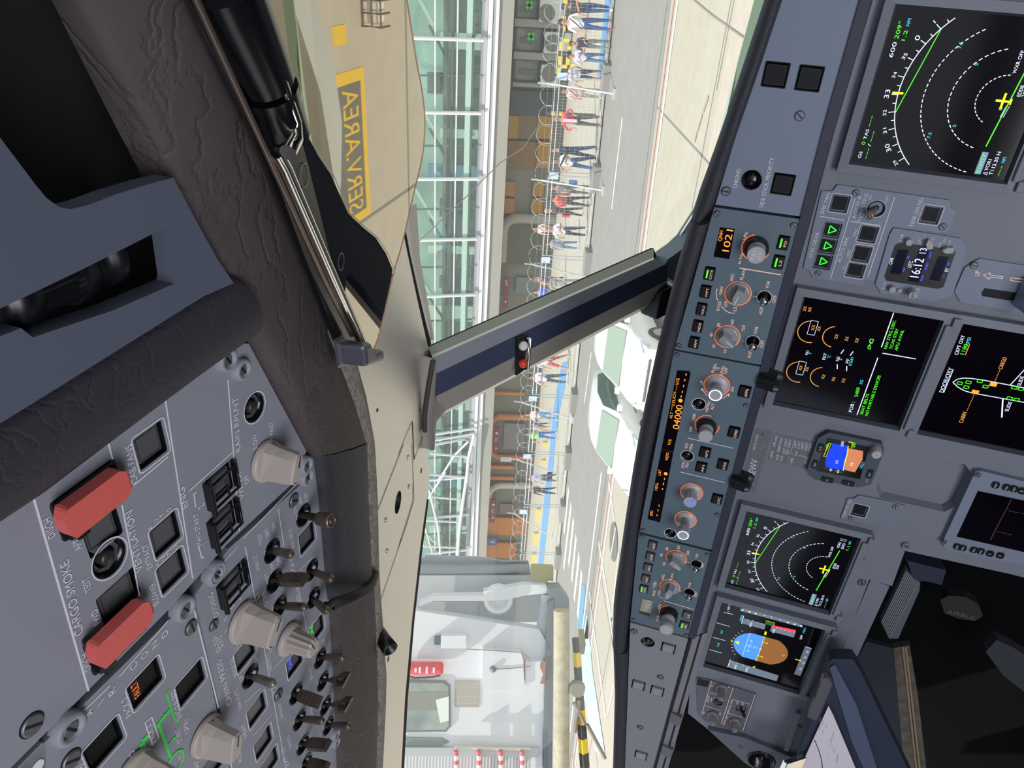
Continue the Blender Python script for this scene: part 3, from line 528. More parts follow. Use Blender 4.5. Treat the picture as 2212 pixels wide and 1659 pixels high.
for x, y in ((640, 187), (628, 243), (615, 307), (575, 505), (562, 562), (550, 620)): p = G3.L(K('C5', x, y)); G3.ink.line((p.x - .0012, p.y), (p.x + .0012, p.y), .0009, AMB, .0007)
G3.ink.disc(G3.L(K('C4', 498, 635)), .0022, AMB, .0007); G3.ink.disc(G3.L(K('C4', 322, 1508)), .0021, AMB, .0007)
G3.ln('C4', 390, 755, 398, 700, 412, 702, w=.0004, m=AMB); G3.ln('C4', 440, 525, 452, 465, 468, 468, w=.0004, m=AMB); G3.ln('C4', 270, 1222, 412, 1252, w=.0009, m=mat('mauve_paint', '#6a4a58', .5))
G3.ring('C4', 930, 455, .0124, m=ORA); stem(G3, 'C4', 930, 455, .0116, .02, 'cap', 'pale grey vertical speed knob')
for a in (('PUSH', 897, 306, 936, 205), ('TO', 955, 278, 968, 240), ('LEVEL', 998, 333, 1030, 222), ('OFF', 1045, 322, 1070, 248), ('UP', 765, 452, 770, 398), ('DN', 1128, 527, 1140, 474), ('METRIC', 825, 772, 862, 640), ('ALT', 890, 748, 908, 672),
          ('1000', 668, 872, 682, 797), ('100', 632, 1005, 642, 950), ('V/S', 578, 1212, 592, 1150), ('FPA', 635, 1226, 652, 1155), ('HDG', 537, 1440, 550, 1368), ('TRK', 585, 1443, 600, 1380)): G3.t(a[0], 'C4', *a[1:], cap=.0029, m=WAR)
G3.ln('C4', 815, 577, 752, 492, w=.0006, m=WAR); G3.ln('C4', 1000, 612, 1080, 552, w=.0006, m=WAR); G3.ink.tri2(G3.LL(K('C4', 748, 480, 778, 512, 748, 518)), .0006, WAR); G3.ink.tri2(G3.LL(K('C4', 1085, 548, 1072, 590, 1058, 562)), .0006, WAR)
G3.pushround('C4', 718, 678, r=.0066, outline=WHT); G3.pushround('C4', 578, 1297, r=.0064, outline=WHT); G3.pushround('C5', 708, 838, r=.0064, outline=WHT)
G3.ring('C4', 815, 930, .0121, -.2, 4.9); knobstack(G3, 'C4', 812, 945, .0102, .007, .0072, .020, label='black ring with a pale grey altitude knob')
G3.ln('C4', 585, 1083, 1125, 1204, w=.0008, m=WHT); G3.ln('C4', 498, 1488, 1020, 1613, w=.0008, m=WHT)
for c, x, y, l in (('C4', 1262, 528, 'APPR'), ('C4', 1135, 1012, 'EXPED'), ('C4', 790, 1255, 'AP2'), ('C4', 745, 1430, 'AP1'), ('C4', 1002, 1397, 'A/THR'), ('C5', 1265, 428, 'LOC')): G3.button(c, x, y, .0142, .0118, cap=CAP, top=.0022, legend=l)
G3.ring('C5', 962, 348, .0118, m=ORA); stem(G3, 'C5', 962, 350, .0112, .018, 'gear', 'pale grey heading knob with a blue triangle'); G3.ring('C5', 890, 675, .0118, m=ORA); stem(G3, 'C5', 890, 677, .0112, .027, 'cap', 'tall pale grey speed knob')
G3.screw('C4', 455, 90, .0026, 0); G3.screw('C4', 1280, 697, .0026, .5); G3.screw('C5', 1270, 618, .0026, .5); G3.screw('C5', 378, 803, .0026, .2); G3.close()

G4 = Panel('flight_display_control_unit', 'slate control unit left of the autopilot unit, its pale display washed out', 'control unit', GS,
           P(1379.5, 1153, 1361.5, 1341, 1488, 1376, 1538.5, 1193), CTM, z=.002)
for x, y, l in ((497, 975, 'ARPT'), (468, 1110, 'NDB'), (440, 1243, 'VOR.D'), (414, 1375, 'WPT')): G4.button('C5', x, y, .0138, .0108, cap=CPG, top=.0022, legend=l)
G4.button('C5', 390, 1500, .0138, .0108, cap=CPG, top=.0022, legend='CSTR', bar=LIM)
G4.ring('C5', 778, 1135, .0118); bar_ptr(G4, 'C5', 778, 1138, .0112, .013, 2.6); G4.ring('C5', 703, 1478, .0118, m=ORA); bar_ptr(G4, 'C5', 705, 1480, .0113, .013, 1.35)
for a in (('20', 645, 1225, 652, 1185), ('40', 612, 1120, 622, 1085), ('80', 680, 1042, 688, 1010), ('160', 812, 1045, 825, 990), ('320', 922, 1105, 938, 1050), ('VOR', 1030, 1142, 1048, 1085), ('OFF', 1100, 1255, 1118, 1200), ('2', 925, 1196, 930, 1180), ('ARC', 628, 1395, 645, 1330), ('PLAN', 725, 1405, 750, 1320), ('NAV', 538, 1475, 550, 1415),
          ('VOR', 588, 1570, 598, 1520), ('ROSE', 518, 1590, 535, 1525), ('VOR', 942, 1490, 962, 1430), ('OFF', 1018, 1600, 1035, 1545), ('1', 845, 1535, 848, 1520)): G4.t(a[0], 'C5', *a[1:], cap=.0029, m=WAR)
G4.ln('C5', 520, 1430, 505, 1435, 503, 1475, 512, 1505, w=.0006, m=WHT); G4.ln('C5', 555, 1565, 590, 1600, 650, 1630, w=.0006, m=WHT)
for x, y, tx, ty in ((1020, 1205, 1008, 1300), (937, 1543, 925, 1632)): G4.toggle('C5', x, y, tx, ty, L=.012, style='ball', m=STL, r=.0062); G4.ring('C5', x, y, .0066, m=WHT, w=.0006)
q = G4.LL(K('C6', 292, 60, 392, 78, 368, 228, 265, 190)); G4.ink.tri2(q, .0004, SCR); q = G4.LL(K('C6', 295, 55, 394, 75, 376, 195, 272, 170)); G4.ink.tri2(q, .0006, mat('washed_display', '#a09a86', .4)); G4.t('1021', 'C6', 350, 165, 372, 85, cap=.005, m=WHT, z=.0009)
G4.ring('C6', 548, 190, .0118, .3, 4.4); knobstack(G4, 'C6', 548, 192, .0112, .010, .0082, .028, 'std', 'black ring with a pale grey PULL STD knob'); G4.t('hPa', 'C6', 462, 155, 475, 112, cap=.0028, m=WAR); G4.t('in Hg', 'C6', 440, 270, 458, 215, cap=.0028, m=WAR)
G4.ln('C6', 500, 75, 780, 158, w=.0007, m=WAR); G4.button('C6', 720, 207, .0138, .0118, cap=CPG, top=.0022, legend='LS'); G4.button('C6', 692, 305, .0138, .0118, cap=CPG, top=.0022, legend='FD', bar=LIM)
for c, x, y in (('C5', 365, 880), ('C5', 1150, 1095), ('C6', 212, 258), ('C6', 710, 402)): G4.screw(c, x, y, .0026, .4)
G4.close()
G5 = Panel('annunciator_panel', 'blue-grey glareshield panel with steel-capped lights, left end of the glareshield', 'control panel', GS,
           P(1361.5, 1345, 1487, 1380, 1404, 1690, 1349, 1690), mat('glareshield_warm_grey_paint', '#84868c', .5), z=.001)
G5.pushround('C6', 347, 468, r=.009, dome=False)
for x, y in ((540, 525), (258, 875), (435, 930), (283, 1538)): G5.button('C6', x, y, .0185, .018, cap=mat('pale_button_face', '#8e8e90', .35), top=.002, name='warning_light_button')
G5.screw('C6', 217, 365, .0042, .3); G5.screw('C6', 467, 800, .0042, 1.4); G5.screw('C6', 275, 1275, .0042, 1.3); G5.close()

# padded rolls of the glareshield (photo outline laid on the panel plane, rolled forward)
def gspad(name, label, inner, outer, mt, lift=.012):
    I = [GS.hit(p, .002) for p in inner]; O = [GS.hit(p, .0) for p in outer]
    n = 24
    def rs(a, k): t = k / n * (len(a) - 1); i = min(int(t), len(a) - 2); return a[i].lerp(a[i + 1], t - i)
    rows = []
    for k in range(n + 1):
        i = rs(I, k); o = rs(O, k); d = o - i; nn = GS.n
        rows.append([i - nn * .02, i, i + d * .15 + nn * lift * .7, i + d * .5 + nn * lift, i + d * .85 + nn * lift * .6, o + Vector((0, .004, 0)), o + Vector((0, .02, -.005)), o + Vector((0, .30, -.15)), o + Vector((0, .32, -.20))])
    mb = MB(); mb.grid(rows, mt); mb.add(rows[0], [tuple(range(len(rows[0])))], mt); mb.add(rows[-1], [tuple(range(len(rows[-1])))[::-1]], mt)
    return tag(mb.build(name), label, 'padding')
gspad('glareshield_padding', 'dark leather padding along the right half of the glareshield top', P(1704, -40, 1690, 0, 1640, 150, 1588, 300, 1541, 446, 1515, 478),
      P(1667, -40, 1656, 0, 1607, 150, 1556, 300, 1511, 425, 1497, 470), LEB, .008)
gspad('glareshield_padding', 'dark leather padding with fine hairs over the autopilot unit', P(1531, 480, 1490, 620, 1456, 755, 1425, 890, 1400, 1010, 1380, 1130, 1362, 1300, 1350, 1405),
      P(1494, 484, 1463, 585, 1425, 740, 1391, 895, 1370, 1010, 1353, 1120, 1327, 1300, 1324, 1400), LEB, .008)
gspad('glareshield_padding', 'dark leather padding at the left end of the glareshield, set lower', P(1357, 1408, 1354, 1500, 1350, 1659, 1349, 1700), P(1326, 1410, 1329, 1500, 1325, 1659, 1324, 1700), LEB, .004)
# channel between padding and units, underside lip
mb = MB()
e = P(1870, -40, 1861, 0, 1781, 280, 1732, 469, 1688, 630, 1646, 791, 1590, 1000, 1539, 1190, 1513, 1285, 1488, 1378)
top = [GS.hit(p, -.002) for p in e]; lip = [GS.hit(p, .003) for p in e]
rows = []
for a, b in zip(top, lip): dn = -GS.v; rows.append([b - dn * .001, b + dn * .007, b + dn * .009 - GS.n * .01, b + dn * .005 + Vector((0, .10, .01))])
mb.grid(rows, mat('underside_dark', '#23283a', .5), smooth=False)
tag(mb.build('glareshield_lip'), 'dark lip running under the glareshield units', 'trim')
mb = MB()
a0, a1 = GS.at((1349, 1700)), GS.at((1704, -40)); mb.box(a0.x - .05, -.070, -.03, a1.x + .1, -.024, -.016, WEL); 
o = mb.build('glareshield_housing', M=GS.mat(GS.o)); tag(o, 'dark box behind the glareshield units', 'glareshield')
mb = MB(); e = P(1489, 1380, 1450, 1520, 1412, 1659, 1404, 1690)
for w0, w1, m_ in ((0, .004, GAP), (.004, .012, mat('bare_grey_edge', '#7d7a80', .5)), (.012, .015, GAP), (.015, .021, mat('bare_grey_edge', '#7d7a80', .5))):
    pts = [GS.at(p, .002) for p in e]; mb.grid([[GS.w(p.x + w1, p.y - w1 * .9, .003), GS.w(p.x + w0, p.y - w0 * .9, .003)] for p in pts], m_, smooth=False)
for x, y in ((622, 1165), (540, 1470)):
    p = GS.hit(K('C6', x, y)); mb.obox(p, (.01, 0, 0), (0, .006, -.004), (0, .004, .006), DST)
tag(mb.build('glareshield_edge_strip', solid=.002), 'worn grey metal strip edging the left glareshield panel', 'trim')
for c, x, y, lab in (('C4', 1600, 400, 'black ribbed knob under the glareshield edge, above the engine display'), ('C5', 1590, 220, 'black ribbed knob under the glareshield edge, beside the D-AEWV placard')):
    p = GS.hit(K(c, x, y)); r = empty('ribbed_knob', GS.mat(p), lab, 'knob', 'knobs under the glareshield'); mb = MB()
    mb.lathe([(.011, -.012), (.011, .004), (.0088, .008)], BLK, seg=56, flute=1, fd=.0010, smooth=False, M=Matrix.Rotation(1.3, 4, 'X')); mb.build('knob_body', r)

# ================================================================ MAIN INSTRUMENT PANEL
base = Panel('instrument_panel', 'grey main instrument panel carrying the displays and the D-AEWV placard', 'instrument panel', MP,
             P(1850, -60, 2300, -60, 2300, 1270, 2178, 1239, 1955, 1190, 1927, 1266, 1878, 1252, 1812, 1420, 1764, 1540, 1739, 1650, 1640, 1600, 1531, 1577, 1486, 1541, 1500, 1390, 1540, 1190, 1640, 800, 1730, 470), MPM, z=-.006, face='panel_board')
# placards and writing on the board
def placard(pts, col='#6c7076'): base.ink.tri2(base.LL(pts), .0004, mat('placard_grey', col, .5))
placard(K('D3', 350, 160, 540, 200, 560, 225, 320, 1050, 110, 1010, 330, 180)); placard(K('D3', 620, 237, 1140, 350, 1148, 380, 1030, 715, 505, 590, 590, 262))
for a in (('SELCAL CODE', 322, 460, 375, 255, .003), ('D-AEWV', 295, 935, 372, 595, .0098), ('LIMIT', 560, 572, 585, 470, .0034), ('SPD (IAS)', 600, 412, 640, 262, .0032), ('VLE', 640, 600, 655, 525, .0034), ('280KT/M67', 660, 488, 712, 285, .0032), ('VLO', 700, 615, 715, 540, .0034), ('EXT 250KT', 735, 505, 778, 300, .0032), ('RET 220KT', 780, 520, 832, 312, .0032),
          ('VFE', 840, 648, 858, 572, .0034), ('1', 858, 520, 860, 510, .0032), ('230KT', 888, 430, 905, 330, .0032), ('1+F', 905, 535, 918, 478, .0032), ('215KT', 938, 445, 955, 340, .0032), ('2', 965, 548, 968, 530, .0032), ('200KT', 985, 455, 1005, 350, .0032), ('3', 1015, 560, 1018, 542, .0032), ('185KT', 1038, 470, 1058, 362, .0032), ('FULL', 1030, 645, 1060, 545, .0032), ('177KT', 1085, 485, 1110, 375, .0032)):
    base.t(a[0], 'D3', *a[1:5], cap=a[5], m=WHT)
base.ln('D3', 770, 645, 872, 310, w=.0007); base.ln('D3', 408, 450, 412, 430, w=.0008); base.ln('D3', 432, 395, 437, 370, w=.0008); base.ln('D3', 445, 410, 465, 418, w=.0006)
base.screw('D3', 430, 245, .0022, .2); base.screw('D5', 1975, 1095, .0058, .3); base.screw('D7', 1710, 900, .004, .3); base.boss('D4', 425, 1310, .006)
# octagonal recess
rc = base.LL(K('D4', 350, 190, 1135, 350, 1218, 465, 1020, 850, 885, 915, 120, 745, 65, 635, 205, 245)); base.hole(rc)
bw = MB(); bw.prism([(p.x, p.y) for p in rc], -.014, -.0121, MPM); cxy = sum(rc, Vector((0, 0))) / 8
bw.grid([[Vector((p.x, p.y, -.001)), Vector((cxy.x + (p.x - cxy.x) * .93, cxy.y + (p.y - cxy.y) * .93, -.012))] for p in rc + rc[:1]], MPM, smooth=False); bw.build('recessed_blanking_plate', base.root)
# drawer recess at lower left, worn brown
rc = base.LL(K('D8', 350, 250, 490, 300, 232, 862, 100, 836)); base.hole(rc); bw = MB(); bw.prism([(p.x, p.y) for p in rc], -.02, -.0121, mat('worn_brown_recess', '#4c4340', .6)); bw.build('slot_lining', base.root)
# handles (raised bars) on the board
for a, b, w in ((K('D8', 275, 75), K('D8', 130, 465), .012), (K('D7', 1690, 650), K('D7', 1500, 1220), .009)):
    p, q = base.L(a), base.L(b); d = (q - p).normalized(); nn = Vector((-d.y, d.x)) * w / 2; mb = MB(); mb.prism([p - nn, q - nn, q + nn, p + nn], 0, .007, MPM, taper=.97); mb.build('raised_rib', base.root, bevel=.002)
base.close()

class Screen:
    def __init__(s, name, label, x0, x1, yt, yb, bez=(.013, .013, .013, .016), z=-.002):   # local coordinates on the panel
        c = Vector(((x0 + x1) / 2, (yt + yb) / 2)); s.c = c; s.w = x1 - x0; s.h = yt - yb
        s.root = empty(name, MP.mat(MP.w(c.x, c.y, 0)), label, 'display'); w, h = s.w / 2, s.h / 2; l, r, t, b = bez; mb = MB()
        o = [(-w - l, -h - b), (w + r, -h - b), (w + r, h + t), (-w - l, h + t)]; i = [(-w, -h), (w, -h), (w, h), (-w, h)]; i2 = [(a * 1.035, b_ * 1.035) for a, b_ in i]
        for k in range(4):
            a, b_ = k, (k + 1) % 4
            mb.add([(*o[a], -.006), (*o[b_], -.006), (*o[b_], .006), (*o[a], .006)], [(0, 1, 2, 3)], MPM); mb.add([(*o[a], .006), (*o[b_], .006), (*i2[b_], .007), (*i2[a], .007)], [(0, 1, 2, 3)], MPM)
            mb.add([(*i2[a], .007), (*i2[b_], .007), (*i[b_], 0), (*i[a], 0)], [(0, 1, 2, 3)], mat('bezel_inner', '#4a4d58', .5))
        for sx in (-1, 1): mb.box(sx * (w + .003) - .006, -h - b - .004, -.004, sx * (w + .003) + .006, -h - b + .004, .011, MPM)
        mb.build('bezel', s.root, bevel=.0012); g = MB(); g.tri2(i, .0002, SCR); g.build('screen', s.root); s.g = MB()
        h = MB(); h.box(-w * .98, -h_ if False else -s.h / 2 - b * .75, .006, w * .98, -s.h / 2 - b * .35, .011, MPM); h.build('lower_rail', s.root, bevel=.0015)
    def L(s, p): a = MP.at(p); return Vector((a.x - s.c.x, a.y - s.c.y))
    def t(s, txt, c, x0, y0, x1, y1, cap, m): a, b = K(c, x0, y0, x1, y1); s.g.text(txt, s.L(a), s.L(b), cap, m, .0008)
    def ln(s, c, *xy, w=.0009, m=None): s.g.pline([s.L(p) for p in K(c, *xy)], w, m or DWH, .0007)
    def done(s): s.g.build('displayed_symbols', s.root)
def navdisplay(s, c, ctr, rim, second=False):
    C0 = s.L(K(c, *ctr)); R = (s.L(K(c, *rim)) - C0).length; g = s.g; w, h = s.w / 2, s.h / 2; up = math.pi / 2
    hd = up - math.radians(2.0)
    g.arc(C0, R, up + .84, up - .80, .0009, DWH, .0007)
    for k in range(-9, 10):
        th = up + math.radians(5 * k + 2.6)
        if abs(th - up) > .80: continue
        big = (k % 2 == 0); r1 = R + (.0065 if big else .0035); g.line((C0.x + R * math.cos(th), C0.y + R * math.sin(th)), (C0.x + r1 * math.cos(th), C0.y + r1 * math.sin(th)), .0008, DWH, .0007)
        if big:
            n = 33 - k // 2; n = n % 36 if n != 36 else 0; tx = str(n); a = th - math.pi / 2; sz = .0048 if n % 3 == 0 else .0034; rr = R + .0085; q = Vector((C0.x + rr * math.cos(th), C0.y + rr * math.sin(th))); d = Vector((math.cos(a), math.sin(a))) * (.0045 if n % 3 == 0 else .0032) * len(tx) / 2
            g.text(tx, q - d, q + d, sz, DWH, .0008)
    for k in (1, 2, 3): g.arc(C0, R * k / 4, up + (.9, 1.15, 1.25)[k - 1] * 1.0 + .2, up - (1.55, 1.35, 1.05)[k - 1], .0009, DWH, .0007, dash=((16, 24, 36)[k - 1], .6))
    for k, tx in ((2, '5'), (3, '7.5')):
        for sg in (-1, 1):
            th = up + sg * (.72 if k == 2 else .68) ; q = Vector((C0.x + (R * k / 4 - .004) * math.cos(th), C0.y + (R * k / 4 - .004) * math.sin(th))); g.text(tx, q, q + Vector((.0026 * (1 if k == 2 else 2.4), 0)), .0032, CYA, .0008)
    th = up + math.radians(-5.2); g.line((C0.x + (R - .005) * math.cos(up + .03), C0.y + (R - .005) * math.sin(up + .03)), (C0.x + (R + .006) * math.cos(up + .03), C0.y + (R + .006) * math.sin(up + .03)), .0022, DYE, .0009)
    a1 = up + .24; a2 = up - .66; g.line((C0.x + R * math.cos(a1), C0.y + R * math.sin(a1)), (C0.x + R * math.cos(a2), C0.y + R * math.sin(a2)), .0009, LIM, .0007)
    q = C0 + Vector((0, -.006)); dv = Vector((1, -.12)); g.line(q - dv * .047, q + dv * .043, .0012, LIM, .0007)
    g.line(C0 + Vector((-.008, 0)), C0 + Vector((.008, 0)), .0022, DYE, .001); g.line(C0 + Vector((0, .007)), C0 + Vector((0, -.008)), .0022, DYE, .001); g.line(C0 + Vector((-.003, -.0075)), C0 + Vector((.003, -.0075)), .0014, DYE, .001)
    g.pline([C0 + Vector((-.016, -.003)), C0 + Vector((-.004, -.005))], .0005, DWH, .0007); g.pline([C0 + Vector((-.016, -.0058)), C0 + Vector((-.004, -.0078))], .0005, DWH, .0007); g.text('D', C0 + Vector((-.009, -.002)), C0 + Vector((-.006, -.002)), .003, CYA, .0009)
    g.text('600', (w - .048, h - .0105), (w - .033, h - .0105), .004, DWH); g.text('209°', (w - .03, h - .0105), (w - .013, h - .0105), .004, LIM); g.text('1.2', (w - .031, h - .0175), (w - .021, h - .0175), .0034, LIM); g.text('NM', (w - .017, h - .0175), (w - .010, h - .0175), .0034, CYA)
    g.text('GS', (-w + .004, h - .009), (-w + .0115, h - .009), .0032, DWH); g.text('0', (-w + .019, h - .009), (-w + .0225, h - .009), .0036, LIM); g.text('TAS', (-w + .025, h - .009), (-w + .036, h - .009), .0032, DWH); g.text('---', (-w + .039, h - .009), (-w + .051, h - .009), .0034, LIM)
    g.text('---', (-w + .004, h - .0155), (-w + .016, h - .0155), .0034, LIM); g.text('/', (-w + .018, h - .0155), (-w + .021, h - .0155), .0034, DWH); g.text('---', (-w + .023, h - .0155), (-w + .035, h - .0155), .0034, LIM)
    g.text('EDDB', (C0.x + .006, C0.y - .014), (C0.x + .017, C0.y - .014), .0034, DWH); g.text('25R', (C0.x + .006, C0.y - .0185), (C0.x + .015, C0.y - .0185), .0034, DWH); g.text('WXR OFF', (w - .052, C0.y - .002 + .0), (w - .030, C0.y - .002), .0034, DWH)
    yb = -h; g.text('VOR1', (-w + .008, yb + .019), (-w + .020, yb + .019), .0036, DWH); g.text('T113.30 H', (-w + .004, yb + .013), (-w + .029, yb + .013), .0036, DWH); g.pline([(-w + .0035, yb + .0185), (-w + .0065, yb + .0185), (-w + .005, yb + .0225)], .0005, DWH, .0008, True)
    g.text('---', (-w + .004, yb + .006), (-w + .015, yb + .006), .0034, LIM); g.text('NM', (-w + .018, yb + .006), (-w + .024, yb + .006), .0034, CYA)
    g.add([(-w + .003, yb + .0245, .0006), (-w + .027, yb + .0245, .0006), (-w + .027, yb + .031, .0006), (-w + .003, yb + .031, .0006)], [(0, 1, 2, 3)], mat('display_pale_blue', '#7078a8', .5, emit=.9)); g.text("01H27'", (-w + .004, yb + .026), (-w + .026, yb + .026), .0038, LIM, .0009)
    g.text('VOR2', (w - .030, yb + .019), (w - .018, yb + .019), .0036, DWH); g.text('SDD', (w - .030, yb + .013), (w - .018, yb + .013), .0036, DWH); g.text('1.1', (w - .030, yb + .006), (w - .022, yb + .006), .0034, LIM); g.text('NM', (w - .018, yb + .006), (w - .012, yb + .006), .0034, CYA)
    for dx in (0, .003): g.pline([(w - .014 + dx, yb + .013), (w - .014 + dx, yb + .022)], .0005, DWH, .0008)
    s.done()
s1 = Screen('navigation_display', 'square display with a white compass arc and green line, at the top right corner', .265, .424, 0, -.159); navdisplay(s1, 'C7', (1520, 905), (575, 860))
s2 = Screen('navigation_display', 'square display with a white compass arc, beside the blue and brown attitude display', -.425, -.266, 0, -.159); navdisplay(s2, 'D5', (1475, 915), (570, 720))
s3 = Screen('engine_display', 'square display with amber gauge arcs, FOB 5400 KG and green memo lines', -.068, .091, .007, -.152)
g = s3.g
for cx, cy, off in ((470, 500, 0), (340, 950, 1)):
    p = s3.L(K('D1', cx, cy)); g.arc(p, .0155, .25, 3.5, .0009, DAM, .0007)
    p = s3.L(K('D1', cx + (275 if not off else 262), cy + 58)); g.arc(p, .0148, .25, 3.1, .0009, DAM, .0007)
    p = s3.L(K('D1', cx + 25, cy - 45)); g.pline([(p.x - .010, p.y - .0045), (p.x + .010, p.y - .0045), (p.x + .010, p.y + .0045), (p.x - .010, p.y + .0045)], .0005, DWH, .0008, True)
for x0, y0, x1, y1 in ((418, 268, 432, 215), (473, 280, 487, 225), (508, 485, 525, 425), (575, 495, 590, 440), (768, 582, 785, 530), (885, 605, 902, 555), (998, 625, 1015, 573), (368, 935, 385, 878), (438, 945, 455, 895), (622, 1030, 640, 980), (737, 1055, 755, 1008), (848, 1072, 865, 1023)): s3.t('XX', 'D1', x0, y0, x1, y1, .0038, DAM)
for a in (('N1', 440, 758, 455, 715, DWH), ('%', 475, 752, 482, 735, CYA), ('EGT', 632, 812, 655, 742, DWH), ('°C', 685, 800, 700, 770, CYA), ('N2', 785, 828, 800, 780, DWH), ('%', 820, 820, 828, 802, CYA), ('FF', 895, 852, 910, 805, DWH), ('KG/H', 928, 878, 955, 790, CYA), ('FOB :', 935, 1400, 968, 1285, DWH), ('5400', 1000, 1228, 1025, 1125, LIM), ('KG', 1050, 1085, 1062, 1042, CYA),
          ('SEAT BELTS', 1055, 1425, 1130, 1195, LIM), ('NO PORTABLE DEVICES', 1110, 1440, 1258, 990, LIM), ('NW STRG DISC', 1325, 690, 1430, 375, LIM), ('TCAS STBY', 1385, 695, 1460, 465, LIM), ('APU AVAIL', 1442, 710, 1520, 480, LIM)): s3.t(a[0], 'D1', *a[1:5], .0036 if a[0] not in ('5400', 'FOB :') else .0044, a[5])
for xy in ((990, 1430, 1225, 788), (1265, 672, 1402, 285), (1275, 738, 1650, 803), (770, 915, 770, 862), (875, 938, 877, 882), (810, 745, 843, 700), (915, 765, 948, 720)): s3.ln('D1', *xy, w=.0011)
s3.ln('D1', 1120, 650, 1145, 665, 1138, 695, 1112, 682, 1120, 650, w=.0009, m=LIM); s3.ln('D1', 1140, 580, 1178, 585, 1160, 630, 1130, 612, 1140, 580, w=.0009, m=LIM); s3.ln('D1', 1130, 655, 1150, 615, w=.0006); s3.done()
s4 = Screen('primary_flight_display', 'square attitude display, blue over brown, nearest the lower left of the panel', -.624, -.465, -.003, -.162); g = s4.g
c0 = s4.L(K('D6', 1000, 805)); r0 = (s4.L(K('D6', 1078, 625)) - c0).length * 1.02
def ball(up_, m):
    pts = []; hh = .0445
    for k in range(25):
        t = math.pi * k / 24 * (1 if up_ else -1); x = r0 * math.cos(t); y = hh * math.sin(t)
        pts.append((c0.x + max(-r0 * .86, min(r0 * .86, x)), c0.y + y))
    g.tri2(pts, .0006, m)
ball(True, DSK); ball(False, DBR); g.line((c0.x - r0 * .86, c0.y + .024), (c0.x + r0 * .86, c0.y + .024), .0005, DWH, .0009); g.line((c0.x - r0 * .86, c0.y), (c0.x + r0 * .86, c0.y), .0006, DWH, .0009)
for yy, ww in ((.006, .003), (.010, .007), (.0145, .003), (.018, .012), (.0225 - .001, .003)): g.line((c0.x - ww / 2, c0.y + yy), (c0.x + ww / 2, c0.y + yy), .0007, DWH, .0009)
g.text('10', (c0.x - .015, c0.y + .0165), (c0.x - .0105, c0.y + .0165), .003, DWH, .0009); g.text('10', (c0.x + .0105, c0.y + .0165), (c0.x + .015, c0.y + .0165), .003, DWH, .0009); g.text('0', (c0.x - .002, c0.y - .040), (c0.x + .002, c0.y - .040), .004, DAM, .0009)
for sx in (-1, 1): g.pline([(c0.x + sx * r0 * .86, c0.y), (c0.x + sx * r0 * .5, c0.y), (c0.x + sx * r0 * .5, c0.y - .008)], .0022, DYE, .001); g.pline([(c0.x + sx * r0 * .84, c0.y), (c0.x + sx * r0 * .52, c0.y), (c0.x + sx * r0 * .52, c0.y - .007)], .0011, BLK, .0011)
g.pline([(c0.x - .001, c0.y - .001), (c0.x + .001, c0.y - .001), (c0.x + .001, c0.y + .001), (c0.x - .001, c0.y + .001)], .0007, DYE, .001, True); g.tri2([(c0.x - .004, c0.y + .036), (c0.x + .004, c0.y + .036), (c0.x, c0.y + .043)], .001, DYE); g.pline([(c0.x - .002, c0.y + .0465), (c0.x + .002, c0.y + .0465), (c0.x + .002, c0.y + .049), (c0.x - .002, c0.y + .049)], .0007, DYE, .001, True)
for k in range(-4, 5):
    if k: t = math.pi / 2 + k * .17; g.line((c0.x + .0455 * math.cos(t), c0.y + .0455 * math.sin(t)), (c0.x + .0485 * math.cos(t), c0.y + .0485 * math.sin(t)), .0008, DWH, .0009)
def px_poly(*xy, m=None, z=.0006): g.tri2([s4.L(p) for p in K('D6', *xy)], z, m or DGY)
px_poly(600, 955, 1240, 1158, 1215, 1235, 565, 1048); px_poly(778, 400, 1070, 480, 1052, 550, 750, 465); px_poly(1150, 500, 1470, 575, 1440, 655, 1125, 570); px_poly(735, 268, 800, 265, 1450, 440, 1565, 495, 1555, 522, 730, 300); px_poly(1590, 775, 1680, 800, 1530, 1165, 1445, 1140); px_poly(1160, 490, 1470, 555, 1460, 590, 1150, 512, m=DRD, z=.0009); px_poly(1068, 430, 1185, 460, 1172, 505, 1060, 475, m=mat('display_dark_green', '#1c5a10', .5, emit=.8), z=.0008)
s4.ln('D6', 1068, 430, 1185, 460, 1172, 505, w=.0009, m=DYE); s4.ln('D6', 600, 945, 565, 1048, w=.0009); s4.ln('D6', 778, 365, 748, 468, w=.0009); s4.ln('D6', 1590, 775, 1680, 800, w=.0009); s4.ln('D6', 1155, 345, 1140, 400, w=.0012, m=LIM); s4.ln('D6', 1460, 942, 1545, 965, w=.0018, m=DYE); s4.ln('D6', 900, 1050, 930, 1040, w=.002, m=DYE); s4.ln('D6', 1070, 575, 1062, 620, w=.003, m=DYE)
for xy in ((510, 320, 640, 348), (422, 460, 592, 508), (370, 652, 533, 695), (325, 815, 485, 860)): s4.ln('D6', *xy, w=.0008)
for a in (('1 FD 2', 583, 310, 605, 210, DWH), ('NAV', 492, 607, 505, 560, CYA), ('CLB', 445, 780, 458, 730, CYA), ('4000', 745, 440, 770, 362, CYA), ('QNH', 1545, 682, 1562, 625, DWH), ('1021', 1585, 598, 1605, 530, CYA), ('005', 875, 515, 893, 455, DWH), ('000', 1180, 597, 1198, 545, DWH), ('060', 672, 1075, 688, 1020, DWH), ('040', 822, 1110, 838, 1060, DWH), ('35', 1630, 865, 1642, 835, DWH), ('34', 1600, 935, 1610, 912, DWH), ('33', 1575, 1012, 1588, 988, DWH), ('32', 1540, 1088, 1552, 1062, DWH)): s4.t(a[0], 'D6', *a[1:5], .0034, a[5])
